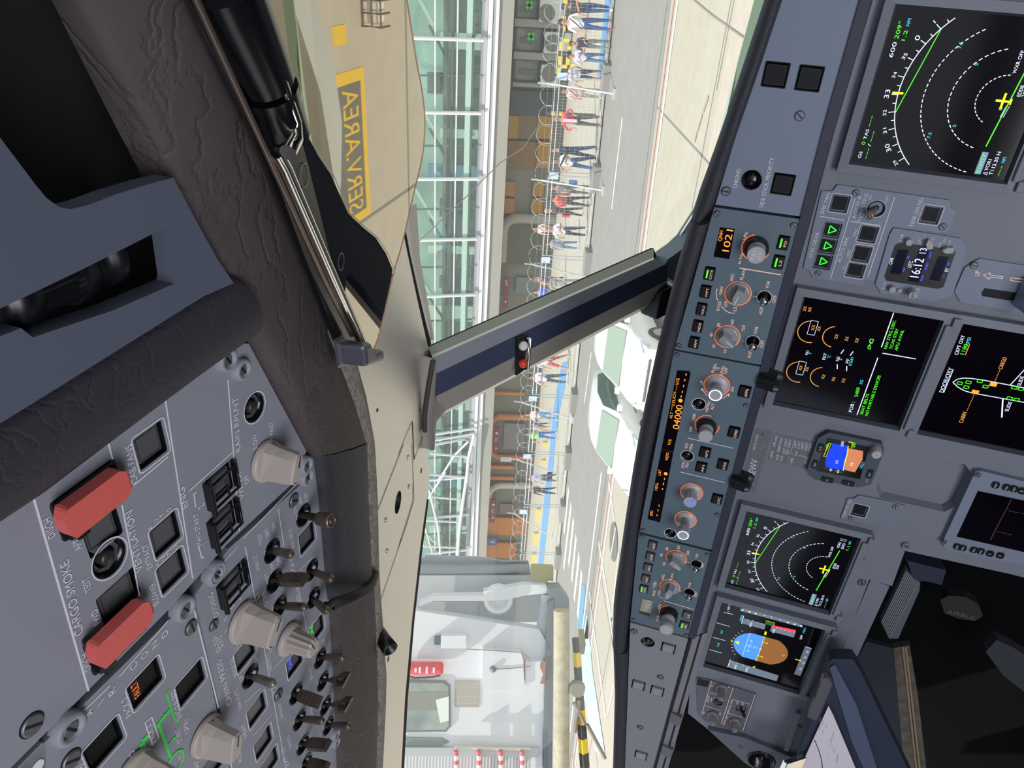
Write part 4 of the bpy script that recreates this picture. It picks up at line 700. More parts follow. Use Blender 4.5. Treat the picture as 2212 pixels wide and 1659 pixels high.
for x, y in ((625, 972), (685, 992), (760, 1015), (838, 1040), (830, 415), (890, 430), (950, 450), (1010, 467), (1210, 525), (1260, 538), (1315, 550), (1375, 565), (1045, 357), (1255, 413)): p = s4.L(K('D6', x, y)); g.line(p, (p.x, p.y - .002), .0009, DWH, .001)
for x, y in ((760, 290), (850, 312), (935, 335), (1360, 452), (1450, 475), (1535, 498)): p = s4.L(K('D6', x, y)); g.tri2([(p.x - .002, p.y - .0015), (p.x + .002, p.y - .0015), (p.x, p.y + .002)], .001, DWH)
s4.done()
a_, b_ = MP.at(K('D2', 582, 578)), MP.at(K('D2', 190, 1530))
s5 = Screen('system_display', 'square DOOR/OXY display with a white aircraft outline, under the engine display', b_.x, a_.x, (a_.y + b_.y) / 2, (a_.y + b_.y) / 2 - .159)
for a in (('DOOR/OXY', 405, 1192, 492, 972, .0050, DWH), ('CKPT OXY', 535, 855, 600, 682, .0042, DWH), ('1180', 588, 852, 628, 760, .0044, LIM), ('PSI', 640, 752, 655, 700, .004, CYA), ('CABIN', 578, 1465, 615, 1370, .0046, DAM), ('CARGO', 930, 985, 975, 880, .0046, DAM), ('SLIDE', 985, 1362, 1022, 1278, .0042, DWH), ('SLIDE', 1098, 1132, 1128, 1048, .0042, DWH), ('CARGO', 1190, 990, 1240, 880, .0046, DAM)): s5.t(a[0], 'D2', *a[1:5], a[5], a[6])
s5.ln('D2', 408, 1192, 494, 985, w=.0008); s5.ln('D2', 600, 858, 640, 760, w=.0008, m=DAM)
s5.ln('D2', 490, 1100, 530, 1072, 590, 1062, 660, 1066, 760, 1080, 1128, 1150, w=.001); s5.ln('D2', 490, 1100, 530, 1140, 590, 1175, 660, 1195, 1128, 1280, w=.001); s5.ln('D2', 1003, 1125, 1128, 990, w=.001); s5.ln('D2', 937, 1250, 928, 1415, w=.0016)
for x, y in ((552, 1108), (630, 1100), (610, 1144), (732, 1090), (782, 1138), (1040, 1148), (1100, 1160), (998, 1243), (1060, 1255)): p = s5.L(K('D2', x, y)); s5.g.pline([(p.x - .0018, p.y - .0028), (p.x + .0018, p.y - .0028), (p.x + .0018, p.y + .0028), (p.x - .0018, p.y + .0028)], .0008, LIM, .0008, True)
for x, y in ((852, 1118), (690, 1187)): p = s5.L(K('D2', x, y)); s5.g.add([(p.x - .0028, p.y - .004, .0008), (p.x + .0028, p.y - .004, .0008), (p.x + .0028, p.y + .004, .0008), (p.x - .0028, p.y + .004, .0008)], [(0, 1, 2, 3)], AMB)
for a, b in (((865, 1095), (912, 985)), ((680, 1212), (612, 1362))):
    p, q = s5.L(K('D2', *a)), s5.L(K('D2', *b))
    for k in range(9): s5.g.line(p.lerp(q, k / 9), p.lerp(q, (k + .5) / 9), .0007, DAM, .0008)
s5.done()

# --- modules
H1 = Panel('brake_control_panel', 'grey-blue panel with three green landing gear triangles and AUTO BRK buttons', 'control panel', MP,
           K('C8', 205, 195, 345, 192, 370, 165, 410, 112, 1838, 310, 1855, 398, 1932, 445, 1818, 738, 1120, 652, 1070, 720, 868, 1325, 830, 1335, 760, 1335, 720, 1402, 100, 1305, 62, 1235, 30, 1195, -30, 1190), mat('module_grey_blue_paint', '#7c8598', .5, bump=.05, scale=900), z=-.0035, thick=.0024)
for a in (('BRK FAN', 232, 480, 318, 222, .0042), ('LDG GEAR', 75, 1048, 178, 722, .0042), ('AUTO BRK', 448, 1110, 560, 778, .0042), ('MED', 558, 1042, 580, 950, .0034), ('LO', 505, 1205, 518, 1160, .0034), ('MAX', 640, 770, 668, 675, .0034), ('A/SKID &', 640, 548, 718, 255, .0042), ('N/W STRG', 705, 580, 805, 225, .0042), ('ON', 838, 305, 858, 250, .0034), ('OFF', 1050, 335, 1072, 252, .0034), ('TERR ON ND', 1375, 655, 1512, 285, .0046)): H1.t(a[0], 'C8', *a[1:5], cap=a[5], m=WHT)
H1.ln('C8', 180, 515, 498, 567, w=.0009); H1.ln('C8', 635, 280, 320, 1315, w=.0009); H1.ln('C8', 568, 578, 958, 635, w=.0009); H1.ln('C8', 1140, 268, 798, 1290, w=.0009)
H1.button('C8', 437, 355, .0205, .0200, outline=WHT, split=True); H1.button('C8', 800, 745, .0205, .0200, outline=WHT, split=True); H1.button('C8', 718, 1000, .0205, .0200, outline=WHT, split=True); H1.button('C8', 640, 1210, .0180, .0200, outline=WHT, split=True); H1.button('C8', 1605, 500, .0205, .0200, outline=WHT, split=True)
for x, y in ((335, 695), (278, 900), (222, 1100)):
    f = H1.button('C8', x, y, .0193, .0205, name='gear_light'); k = MB(); k.pline([(-.0048, .0028), (.0048, .0028), (0, -.0055)], .0014, GRN, -.0012, True); H1.part('lit_triangle', k, parent=f)
H1.toggle('C8', 905, 420, 808, 520, L=.018, style='ring', m=mat('brass_lever', '#9a8c7c', .35, .5), r=.0098); H1.ring('C8', 905, 422, .0105, m=WHT, w=.0006)
for x, y, a in ((645, 215, .9), (1755, 650, .9), (160, 1245, .9)): H1.screw('C8', x, y, .0038, a, MPM)
H1.close()
H2 = Panel('clock', 'panel clock reading 16:12 13, UTC', 'clock', MP, K('C8', 1130, 665, 1985, 800, 2062, 935, 1885, 1525, 1640, 1608, 965, 1500, 895, 1385, 1080, 745), mat('module_grey_blue_paint', '#7c8598'), z=-.0035, thick=.0024)
q = H2.LL(K('C8', 1205, 855, 1900, 935, 1918, 985, 1765, 1420, 1690, 1445, 1040, 1340, 1008, 1290, 1145, 885)); H2.ink.tri2(q, .0004, mat('clock_face', '#2c2a2a', .3))
for xy in ((1185, 940, 1318, 945, 1215, 1262, 1080, 1242), (1460, 915, 1590, 925, 1445, 1362, 1308, 1342), (1700, 1022, 1832, 1035, 1715, 1345, 1582, 1325)): H2.ink.tri2(H2.LL(K('C8', *xy)), .0006, mat('clock_window', '#050a28', .2))
for a in (('CHR', 1105, 1130, 1128, 1045, .0036, DWH), ('UTC', 1352, 1170, 1378, 1090, .0042, DWH), ('ET', 1820, 1225, 1838, 1180, .0036, DWH), ('16:12', 1445, 1300, 1520, 1060, .0098, DWH), ('13', 1540, 990, 1555, 925, .0075, DWH), ('CHR', 1232, 838, 1260, 735, .0038, WHT), ('RST', 1012, 1445, 1048, 1355, .0038, WHT), ('DATE', 1428, 1550, 1465, 1435, .0042, WHT), ('GPS', 1470, 872, 1490, 800, .0034, WHT), ('INT', 1535, 805, 1550, 760, .003, WHT), ('SET', 1630, 840, 1648, 775, .0034, WHT), ('RUN', 1725, 915, 1742, 840, .003, WHT), ('STP', 1790, 860, 1805, 800, .003, WHT), ('RST', 1850, 885, 1865, 815, .003, WHT),
          ('SEC', 1320, 1060, 1332, 1020, .0022, BLU), ('MIN', 1265, 1220, 1278, 1175, .0022, BLU), ('DAY', 1598, 1045, 1622, 970, .0022, BLU), ('MO/DY', 1545, 1205, 1578, 1105, .0022, BLU), ('MO/MO', 1490, 1345, 1518, 1265, .0022, BLU), ('MIN', 1838, 1145, 1850, 1100, .0022, BLU), ('H', 1778, 1290, 1784, 1275, .0022, BLU)): H2.t(a[0], 'C8', *a[1:5], cap=a[5], m=a[6], z=.0009)
for x, y, r, h in ((1318, 830, .0040, .008), (1105, 1430, .0040, .008), (1205, 1458, .0026, .003), (1355, 1475, .0050, .014)):
    mb = MB(); mb.lathe([(r, 0), (r, h * .9), (r * .9, h)], KNG, seg=20)
    if h > .01: mb.text('SET', (-.0035, -.0015), (.0035, -.0015), .0028, BLK, h + .0003)
    H2.part('push_knob', mb, H2.L(K('C8', x, y)))
for x, y, a in ((1580, 880, -1.1), (1845, 930, .2)):
    mb = MB(); mb.prism([(-.003, -.003), (.003, -.003), (.0035, .004), (0, .009), (-.0035, .004)], 0, .008, KNG); H2.part('selector_knob', mb, H2.L(K('C8', x, y)), a, bevel=.001)
H2.close()
H3 = Panel('landing_gear_panel', 'grey-blue panel with an UP arrow and the gear lever slot', 'control panel', MP, K('D2', 700, 10, 735, -5, 1250, 75, 1250, 500, 560, 385, 505, 290, 600, 75, 680, 30), mat('module_grey_blue_paint', '#7c8598'), z=-.0035, thick=.0024)
H3.t('UP', 'D2', 728, 150, 735, 100, cap=.005, m=WAR); H3.ln('D2', 762, 138, 825, 120, 822, 140, 938, 155, 935, 172, 820, 158, 815, 180, 762, 138, w=.0007, m=WAR); H3.ln('D2', 1128, 180, 1010, 165, 1008, 190, 1128, 207, w=.0008, m=WAR)
sl = H3.LL(K('D2', 775, 258, 1200, 320, 1190, 400, 755, 332, 745, 300)); H3.hole(sl); mb = MB(); mb.prism([(p.x, p.y) for p in sl], -.0024, -.0018, GAP); H3.part('slot_lining', mb); H3.screw('D2', 680, 55, .004, 1.4)
H3.close(); mb = MB(); p = MP.hit(K('D2', 1080, 360), .0); mb.obox(p + Vector((.01, -.03, 0)), (.018, 0, 0), (0, .035, 0), (0, -.003, .005), mat('lever_steel', '#8e9bb0', .35, .4)); tag(mb.build('gear_lever', bevel=.002), 'steel blue gear lever reaching out of the slot at the right edge', 'lever')
H4 = Panel('terrain_button_panel', 'small grey panel with one TERR ON ND button, left of the standby instrument', 'control panel', MP, K('D3', 1600, 1130, 1690, 1130, 1750, 1085, 2169, 1165, 2390, 1230, 2335, 1420, 2320, 1455, 2240, 1475, 2215, 1540, 1505, 1405), mat('module_grey_paint', '#7a7f8c', .5), z=-.0035, thick=.0024)
H4.t('TERR ON ND', 'D3', 1560, 1390, 1665, 1148, cap=.0046); H4.button('D3', 1765, 1295, .0205, .0200, outline=WHT, split=True); H4.screw('D3', 1650, 1400, .0038, .2, MPM); H4.screw('D4', 300, 857, .0038, .2, MPM); H4.close()
H5 = Panel('standby_instrument', 'small square standby instrument, bright blue over orange', 'instrument', MP, K('D3', 1345, 220, 2075, 375, 2108, 470, 1925, 935, 1760, 975, 1140, 865, 1040, 740, 1195, 300), mat('standby_bezel', '#4c5560', .45), z=.003, thick=.008)
q = H5.LL(K('D3', 1325, 290, 1900, 420, 1770, 860, 1170, 745, 1315, 300)); H5.ink.tri2(q, .0004, SCR)
H5.ink.tri2(H5.LL(K('D3', 1400, 370, 1600, 400, 1560, 725, 1480, 725, 1300, 690, 1290, 640, 1310, 540, 1370, 430)), .0006, ISK); H5.ink.tri2(H5.LL(K('D3', 1605, 430, 1815, 470, 1805, 590, 1700, 765, 1560, 730, 1580, 570)), .0007, IBR)
H5.ink.pline(H5.LL(K('D3', 1608, 400, 1595, 520, 1570, 590, 1540, 740)), .0012, DYE, .0009)
for a in (('1021', 1800, 708, 1838, 628, .0038, CYA), ('10', 1465, 640, 1475, 600, .0034, DWH), ('10', 1668, 672, 1678, 632, .0034, DWH), ('500', 1540, 405, 1552, 335, .0034, DWH), ('40', 1380, 750, 1388, 712, .0032, DWH), ('60', 1480, 770, 1488, 732, .0032, DWH), ('LS', 1228, 458, 1232, 425, .0028, WHT), ('BUGS', 1140, 700, 1160, 620, .0028, WHT), ('RST', 1905, 825, 1925, 765, .0028, WHT), ('ATT', 1870, 900, 1890, 855, .0028, WHT), ('000', 1700, 420, 1712, 355, .0036, LIM), ('600', 1330, 435, 1345, 380, .0036, LIM)): H5.t(a[0], 'D3', *a[1:5], cap=a[5], m=a[6], z=.0012)
H5.ln('D3', 1340, 365, 1370, 372, 1305, 552, 1270, 545, 1340, 365, w=.0007, m=DYE); H5.ln('D3', 1610, 345, 1670, 355, 1640, 480, 1600, 470, w=.0009, m=DYE)
for k in range(7): H5.ln('D3', 1385 + 33 * k, 360 + 7 * k, 1382 + 33 * k, 378 + 7 * k, w=.0006); H5.ln('D3', 1285 + 38 * k, 700 + 9 * k, 1281 + 38 * k, 718 + 9 * k, w=.0006)
H5.ln('D3', 1470, 590, 1480, 540, w=.0006); H5.ln('D3', 1675, 620, 1690, 570, w=.0006); H5.ln('D3', 1345, 630, 1330, 560, 1370, 500, 1415, 470, w=.0006)
for x, y, w, h in ((1225, 425, .014, .007), (1148, 650, .014, .007), (1320, 865, .008, .016), (1610, 912, .008, .016), (1905, 785, .014, .007)):
    mb = MB(); mb.prism(rect(w, h, .0015), 0, .002, BLK); mb.text({1225: 'LS', 1148: 'BUGS', 1320: '+', 1610: '-', 1905: 'RST'}[x], (-.003, -.0012), (.003, -.0012), .0026, WHT, .0024); H5.part('push_button', mb, H5.L(K('D3', x, y)), bevel=.0004)
mb = MB(); mb.lathe([(.0072, 0), (.0072, .012), (.006, .014)], KNG, seg=28, flute=1, fd=.0003); mb.arc((0, 0), .0038, 0, 6.28, .0008, WHT, .0144); H5.part('rotary_knob', mb, H5.L(K('D3', 1985, 450))); H5.close()
H6 = Panel('datalink_display', 'dark message display framed by small black keys, beside the octagonal blank', 'display', MP, K('D4', 1255, 435, 1330, 430, 1990, 590, 1990, 1540, 1650, 1530, 925, 1370, 880, 1330, 880, 1240), mat('module_grey_blue_paint', '#7c8598'), z=.002, thick=.008)
q = H6.LL(K('D4', 1290, 668, 1836, 780, 2100, 835, 1950, 1200, 1620, 1350, 1030, 1215, 1015, 1190)); 
q = H6.LL(K('D4', 1285, 665, 2100, 835, 1920, 1415, 1030, 1210)); H6.ink.tri2(q, .0004, SCR); H6.ln('D4', 1685, 765, 1430, 1255, w=.0008, m=mat('dim_amber_line', '#7a6040', .5, emit=.5)); H6.ln('D4', 1645, 900, 1836, 938, w=.0006, m=DGY); H6.ln('D4', 1508, 1145, 1690, 1190, w=.0006, m=DGY)
for x, y, l in ((1495, 590, 'PRINT'), (1625, 618, 'PGE-'), (1715, 635, 'PGE+'), (1812, 660, 'I'), (1035, 1325, 'BRT'), (1103, 1342, 'DIM'), (1235, 1365, 'MSG-'), (1318, 1380, 'MSG+'), (1430, 1410, 'I'), (1552, 1432, 'I')):
    mb = MB(); mb.prism(rect(.010, .009, .003), 0, .002, BLK); ww = .0012 if l == 'I' else .0034; mb.text(l, (-ww, -.001), (ww, -.001), .0022 if l != 'I' else .004, WHT, .0024); H6.part('key', mb, H6.L(K('D4', x, y)), bevel=.0004)
H6.screw('D4', 1280, 475, .0038, .6); H6.screw('D4', 880, 1275, .0035, .6); H6.close()
H7 = Panel('display_brightness_panel', 'small panel with ribbed knobs and thin white lines, beside the left attitude display', 'control panel', MP, K('D7', 165, 180, 210, 170, 380, 205, 1050, 405, 1070, 440, 880, 1000, 830, 990, 290, 820, 185, 700), mat('module_dark_grey', '#5d616c', .5), z=-.0035, thick=.0024)
for xy in ((395, 215, 245, 715), (715, 312, 540, 850), (1050, 415, 855, 972), (370, 385, 480, 412), (305, 583, 545, 660), (705, 485, 965, 558), (630, 690, 860, 755)): H7.ln('D7', *xy, w=.0007, m=WAR)
H7.ink.tri2(H7.LL(K('D7', 195, 180, 368, 215, 335, 305, 170, 268)), .0006, CAP)
for a in (('LOUD', 345, 530, 365, 435), ('SPKR', 395, 520, 410, 470), ('PFD/ND XFR', 650, 690, 720, 495), ('PFD', 790, 560, 798, 520), ('ND', 868, 575, 872, 540), ('ND BRT', 585, 870, 650, 700), ('OFF', 410, 300, 418, 275), ('BRT', 660, 318, 668, 295), ('OFF', 285, 705, 292, 672), ('BRT', 530, 720, 540, 680)): H7.t(a[0], 'D7', *a[1:5], cap=.0028, m=WAR)
H7.knob('D7', 548, 315, r=.0105, h=.026, style='fluted', m=mat('taupe_knob', '#857c7a', .45)); H7.knob('D7', 418, 720, r=.0105, h=.020, style='fluted', m=MATS['taupe_knob']); H7.knob('D7', 745, 820, r=.0105, h=.020, style='fluted', m=MATS['taupe_knob'])
H7.pushround('D7', 492, 530, r=.009); H7.toggle('D7', 832, 632, 890, 760, L=.016, m=mat('dark_lever', '#2a2a30', .3, .5), r=.0095); H7.close()
# ================================================================ SOFT SURROUND, WINDOW FRAME, VISOR
def lerp_list(a, n):
    L = [0]
    for p, q in zip(a, a[1:]): L.append(L[-1] + (Vector(q) - Vector(p)).length)
    out = []
    for k in range(n + 1):
        t = L[-1] * k / n; i = 0
        while i < len(a) - 2 and L[i + 1] < t: i += 1
        s = (t - L[i]) / max(1e-9, L[i + 1] - L[i]); out.append(Vector(a[i]).lerp(Vector(a[i + 1]), s))
    return out
def band(name, inner, outer, mt, prof, n=40, parent=None, caps=True):   # inner/outer 3-D polylines; prof: (fraction across, lift toward the viewer side, extra)
    I = lerp_list(inner, n); O = lerp_list(outer, n); rows = []
    for k in range(n + 1):
        i, o = I[k], O[k]; t = (I[min(k + 1, n)] - I[max(k - 1, 0)]).normalized(); nn = (o - i).cross(t).normalized()
        if nn.dot(CAM - i) < 0: nn = -nn
        rows.append([i.lerp(o, f) + nn * h for f, h in prof])
    mb = MB(); mb.grid(rows, mt)
    if caps: mb.add(rows[0], [tuple(range(len(prof)))], mt); mb.add(rows[-1], [tuple(range(len(prof)))], mt)
    return mb.build(name, parent)
PADP = [(-.02, -.015), (-.005, 0), (.03, .003), (.12, .005), (.5, .007), (.85, .005), (.95, .003), (1.0, -.002), (1.01, -.015)]
i1 = [OH.hit(p, .004) for p in P(125, -60, 157, 0, 270, 205, 387, 420, 470, 570, 550, 715, 626, 850, 690, 985)]
o1 = [FR.hit(p, .0) for p in P(385, -60, 405, 0, 482, 163, 560, 326, 607, 445, 648, 560, 731, 788, 764, 876, 787, 955)]
o = band('overhead_edge_padding', i1, o1, LEA, PADP); tag(o, 'creased brown-black leather padding slanting from the top edge to the wiper knob', 'padding')
i2 = [OH.hit(p, .004) for p in P(690, 985, 700, 1060, 710, 1180, 716, 1262, 720, 1296)]
o2 = [FR.hit(p, .0) for p in P(790, 955, 792, 1060, 798, 1180, 800, 1240, 803, 1258)]
o = band('overhead_edge_padding', i2, o2, LEB, PADP, 20); tag(o, 'dark creased leather padding right of the wiper knob, ending at a black seam', 'padding')  # same leather as the neighbouring bands; its darker colour paints the shading
i3 = [OH.hit(p, .004) for p in P(722, 1310, 729, 1420, 734, 1530, 738, 1659, 740, 1740)]
o3 = [FR.hit(p, .0) for p in P(806, 1270, 810, 1381, 815, 1525, 810, 1659, 806, 1740)]
o = band('overhead_edge_padding', i3, o3, LEA, PADP, 24); tag(o, 'brown leather padding beside the lowest toggle switches, at the bottom edge of the photo', 'padding')
mb = MB(); mb.grid([[OH.hit(a, -.006), OH.hit(b, .002)] for a, b in zip(P(540, 711, 598, 838, 662, 985, 684, 1060, 697, 1180, 708, 1296, 722, 1420, 731, 1659, 733, 1740), P(556, 711, 630, 848, 696, 985, 706, 1060, 716, 1180, 726, 1296, 735, 1420, 742, 1659, 744, 1740))], GAP, smooth=False)  # stands in for the shade in the gap along the padding
tag(mb.build('edge_gap_strip', solid=.002), 'dark strip painted as shade in the gap between the switch panels and the leather padding', 'strip')
mb = MB(); mb.tube([OH.hit((705, 1312), .012), OH.hit((718, 1306), .020), FR.hit((760, 1291), .022), FR.hit((795, 1274), .018), FR.hit((803, 1262), .008), FR.hit((812, 1238), .002)], [.0045, .0045, .0045, .004, .004, .003], mat('matt_black_rubber', '#15151a', .7))
tag(mb.build('seam_piping'), 'black rubber seam between two leather paddings', 'piping')
LIT = mat('window_lit_leather', '#8e8880', .6, bump=.8, scale=60, kind='leather')  # paler copy of the leather; window light is put into the colour
o = band('lit_leather_rim', [FR.hit(p, -.004) for p in P(731, 780, 755, 870, 786, 955, 792, 1060, 800, 1262, 810, 1381, 816, 1525, 810, 1659, 808, 1740)],
         [FR.hit(p, -.006) for p in P(765, 780, 787, 860, 805, 955, 812, 1086, 814, 1230, 822, 1340, 832, 1466, 822, 1659, 818, 1740)], LIT, [(-.1, -.01), (0, .003), (.5, .006), (1, .002), (1.05, -.01)], 40)
tag(o, 'narrow leather rim, painted as window-lit, between the dark padding and the window frame', 'padding')
# soft roll beside the overhead panel
i4 = [OH.hit(p, .004) for p in P(-60, 1160, 0, 1119, 71, 1073, 243, 944, 410, 820, 526, 737, 545, 722)]
o4 = [OH.hit(p, .010) for p in P(-60, 935, 0, 903, 134, 820, 300, 715, 430, 634, 500, 596, 512, 600)]
o = band('padded_roll', i4, o4, LEB, [(-.01, -.02), (0, .0), (.06, .004), (.2, .008), (.45, .011), (.7, .010), (.9, .006), (1, 0), (1.01, -.02)], 30, caps=False); tag(o, 'dark padded leather roll along the edge of the overhead panel, above CAB FANS', 'padding')
# side liner with slot and dark opening
SLP = Plane(OH.w(0, 0, .015), OH.u, OH.v)
LIN = mat('liner_blue_grey', '#565c6c', .5, bump=.03, scale=500)
S = Panel('side_liner', 'blue-grey moulded liner with a slot holding ribbed cylinders, top left of the photo', 'liner', SLP,
          P(-80, 960, -80, 200, 0, 297, 76, 398, 101, 428, 127, 447, 152, 452, 190, 443, 253, 419, 320, 398, 375, 384, 420, 470, 470, 560, 505, 612, 440, 640, 134, 832, 0, 915), LIN, thick=.01)
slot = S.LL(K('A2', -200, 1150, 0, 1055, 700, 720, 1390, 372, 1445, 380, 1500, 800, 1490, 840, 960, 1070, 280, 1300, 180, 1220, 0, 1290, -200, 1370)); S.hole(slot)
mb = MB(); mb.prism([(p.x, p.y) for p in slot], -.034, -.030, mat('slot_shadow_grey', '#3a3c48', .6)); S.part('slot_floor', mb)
c0_, c1_ = S.L(K('A2', 130, 1120)), S.L(K('A2', 1180, 640)); d = Vector((c1_.x - c0_.x, c1_.y - c0_.y, 0)); ln_ = d.length; R = d.to_track_quat('Z', 'Y').to_matrix().to_4x4(); R.translation = Vector((c0_.x, c0_.y, -.018))
mb = MB(); mb.lathe([(.012, 0), (.012, ln_ * .08), (.0145, ln_ * .09), (.0145, ln_ * .27), (.0125, ln_ * .28)], BLK, M=R, seg=28); mb.lathe([(.0125, ln_ * .28), (.0125, ln_ * .6)], BLK, M=R, seg=60, flute=1, fd=.0006, smooth=False); mb.lathe([(.0145, ln_ * .6), (.0145, ln_ * .72), (.011, ln_ * .73), (.011, ln_ * .88), (.0135, ln_ * .9), (.0135, ln_)], BLK, M=R, seg=28)
S.part('ribbed_cylinder', mb, label='black ribbed cylinder with collars')
mb = MB(); mb.lathe([(.0052, -.030), (.0052, -.0275), (.004, -.0265)], BLK, seg=20)
for a in (.3, 1.87): mb.obox((0, 0, -.0262), (.0032 * math.cos(a), .0032 * math.sin(a), 0), (-.0006 * math.sin(a), .0006 * math.cos(a), 0), (0, 0, .0003), STL)
S.part('screw', mb, S.L(K('A2', 1290, 850))); S.close()
mb = MB(); pp = [SLP.at(p, -.07) for p in P(-200, 1000, -200, -120, 330, -120, 620, 500, 560, 720, 300, 800)]; mb.prism([(p.x, p.y) for p in pp], 0, -.006, mat('cavity_shadow', '#06070b', .8)); tag(mb.build('ceiling', M=SLP.mat(SLP.w(0, 0, -.07))), kind='structure')  # near-black sheet set deep to paint the shadow inside the opening
# metal window frame under the leather, one sheet with seams
FRM = mat('window_frame_metal', '#e0dad2', .3, .75, bump=.03, scale=30, kind='brushed')
W = Panel('trim_1', None, None, FR, P(780, 700, 829, 650, 851, 575, 862, 530, 872, 507, 880, 545, 900, 640, 921, 735, 932, 775, 927, 840, 920, 880, 918, 925, 923, 985, 932, 1000, 930, 1010, 922, 1078, 908, 1180, 890, 1340, 875, 1508, 867, 1659, 862, 1740, 800, 1740, 805, 1500, 795, 1250, 780, 1080, 770, 950, 720, 780, 740, 740), FRM, kind='structure', z=-.008, thick=.02, face='frame_sheet')
ho = W.L(K('E6', 308, 297)); W.hole(circ(.013, ho)); mb = MB(); mb.lathe([(.0129, .0004), (.0129, -.019), (.0001, -.019)], WEL, cap=False); W.part('hole_dark_lining', mb, ho)  # black lining painted in to make the hole read dark
DK = mat('seam_dark', '#3a3430', .7)
for xy in ((335, 0, 197, 352, 200, 470, 203, 650), (378, 0, 386, 180, 383, 290, 300, 560, 218, 800, 216, 860, 212, 950)): W.ln('E6', *xy, w=.0016, m=DK)
W.ln('B3', 925, 1230, 1055, 1659, w=.0011, m=DK); W.ln('B6', 140, 1060, 158, 1440, w=.003, m=DK); W.ln('B6', 158, 1440, 265, 1150, w=.0014, m=DK); W.ln('B6', 0, 1390, 130, 1070, w=.0012, m=DK); W.ln('B7', 148, 0, 155, 280, 90, 500, 0, 760, w=.0018, m=DK)
for x, y in ((360, 65), (364, 215), (246, 387), (252, 545)): W.screw('E6', x, y, .0026, .8, FRM)
for x, y, r in ((427, 135, .0035), (258, 1100, .0032)): p = W.L(K('E6', x, y)); mb = MB(); mb.lathe([(r, .0002), (r, .0004)], WEL); W.part('rivet_hole', mb, p)
p = W.L((886 - 70, 886)); 
for x, y in ((815, 886), (907, 886), (925, 908)): mb = MB(); mb.lathe([(.002, .0002), (.002, .0005)], WEL); W.part('rivet_hole', mb, W.L((x, y)))
W.close()
mb = MB(); kp = FR.hit(K('E6', 222, 985), .0); r = empty('bumper_stop', FR.mat(kp), 'short black rubber stop sticking out of the window frame by the leather', 'stop'); mb.lathe([(.008, -.008), (.008, .006), (.0085, .020), (.006, .0205), (.0058, .014), (.0001, .014)], BLK, cap=False, M=Matrix.Rotation(-.8, 4, 'X')); mb.build('rubber_body', r)
# gaskets along the window openings
def edge(name, pl, pts, r, m, label=None, cat=None, kind=None, off=0):
    mb = MB(); mb.tube([pl.hit(p, off) for p in pts], r, m, 8); return tag(mb.build(name), label, cat, kind=kind)
edge('trim_2', FR, P(870, 500, 880, 553, 900, 640, 918, 712, 926, 742), .0032, GAP, kind='structure', off=-.010)
edge('trim_3', FR, P(921, 1078, 908, 1180, 890, 1340, 876, 1508, 868, 1659, 862, 1740), .0035, mat('gasket_brown', '#2c2320', .6), kind='structure', off=-.012)
mb = MB(); pp = [FR.hit(p, -.02) for p in P(872, 450, 880, 520, 885, 560, 905, 640, 925, 735)]; q2 = [FR.hit(p, -.03) for p in P(892, 440, 898, 520, 900, 560, 915, 640, 932, 735)]; mb.grid([[a, b] for a, b in zip(pp, q2)], mat('pale_rubber', '#c8c4bc', .5), smooth=False); tag(mb.build('trim_4', solid=.004), kind='structure')

# ---- centre post
PO = Plane((0, .769, 4.649), (1, 0, 0), (0, -.689, .724))
def postq(a, b, offa, offb, n=8): return [[PO.hit((a[0][0] + (a[1][0] - a[0][0]) * k / n, a[0][1] + (a[1][1] - a[0][1]) * k / n), offa), PO.hit((b[0][0] + (b[1][0] - b[0][0]) * k / n, b[0][1] + (b[1][1] - b[0][1]) * k / n), offb)] for k in range(n + 1)]
root = empty('trim_5', PO.o, kind='structure')
E0 = ((925, 750), (1412, 536)); E1 = ((932, 768), (1412, 556)); E2 = ((944, 806), (1440, 570)); E3 = ((942, 856), (1442, 606)); E4 = ((944, 897), (1444, 634)); E5 = ((944, 902), (1446, 640))
def pm(name, a, b, oa, ob, m):
    mb = MB(); mb.grid(postq(a, b, oa, ob), m, smooth=False); o = mb.build(name); o.parent = root; o.matrix_parent_inverse = root.matrix_world.inverted(); return o
PG = mat('post_grey', '#8f919c', .45, .1); PN = mat('post_shaded_navy', '#3c445a', .45); PB = mat('post_lit_warm_grey', '#8d8983', .45, .1); PE = mat('post_highlight_edge', '#dcd8d0', .3, .4)  # facet colours paint how light and shade fall on the one post
pm('window_seal', ((918, 750), (1405, 536)), E0, -.03, -.028, GAP); pm('rim', E0, E1, -.028, -.012, mat('rim_olive', '#8a8c80', .4)); 
pm('edge_highlight', E1, ((934, 773), (1413, 560)), -.012, -.006, PE); pm('left_face', ((934, 773), (1413, 560)), E2, -.006, .004, PG); pm('front_face', E2, E3, .004, .006, PN); pm('right_face', E3, E4, .006, -.012, PB); pm('edge_highlight', E4, E5, -.012, -.02, PE)
mb = MB(); mb.grid([[PO.hit(p, -.03), PO.hit(q, -.03)] for p, q in zip(((925, 750), (1412, 536)), ((944, 900), (1446, 640)))], GAP, smooth=False); ob = mb.build('post_back'); ob.parent = root; ob.matrix_parent_inverse = root.matrix_world.inverted()
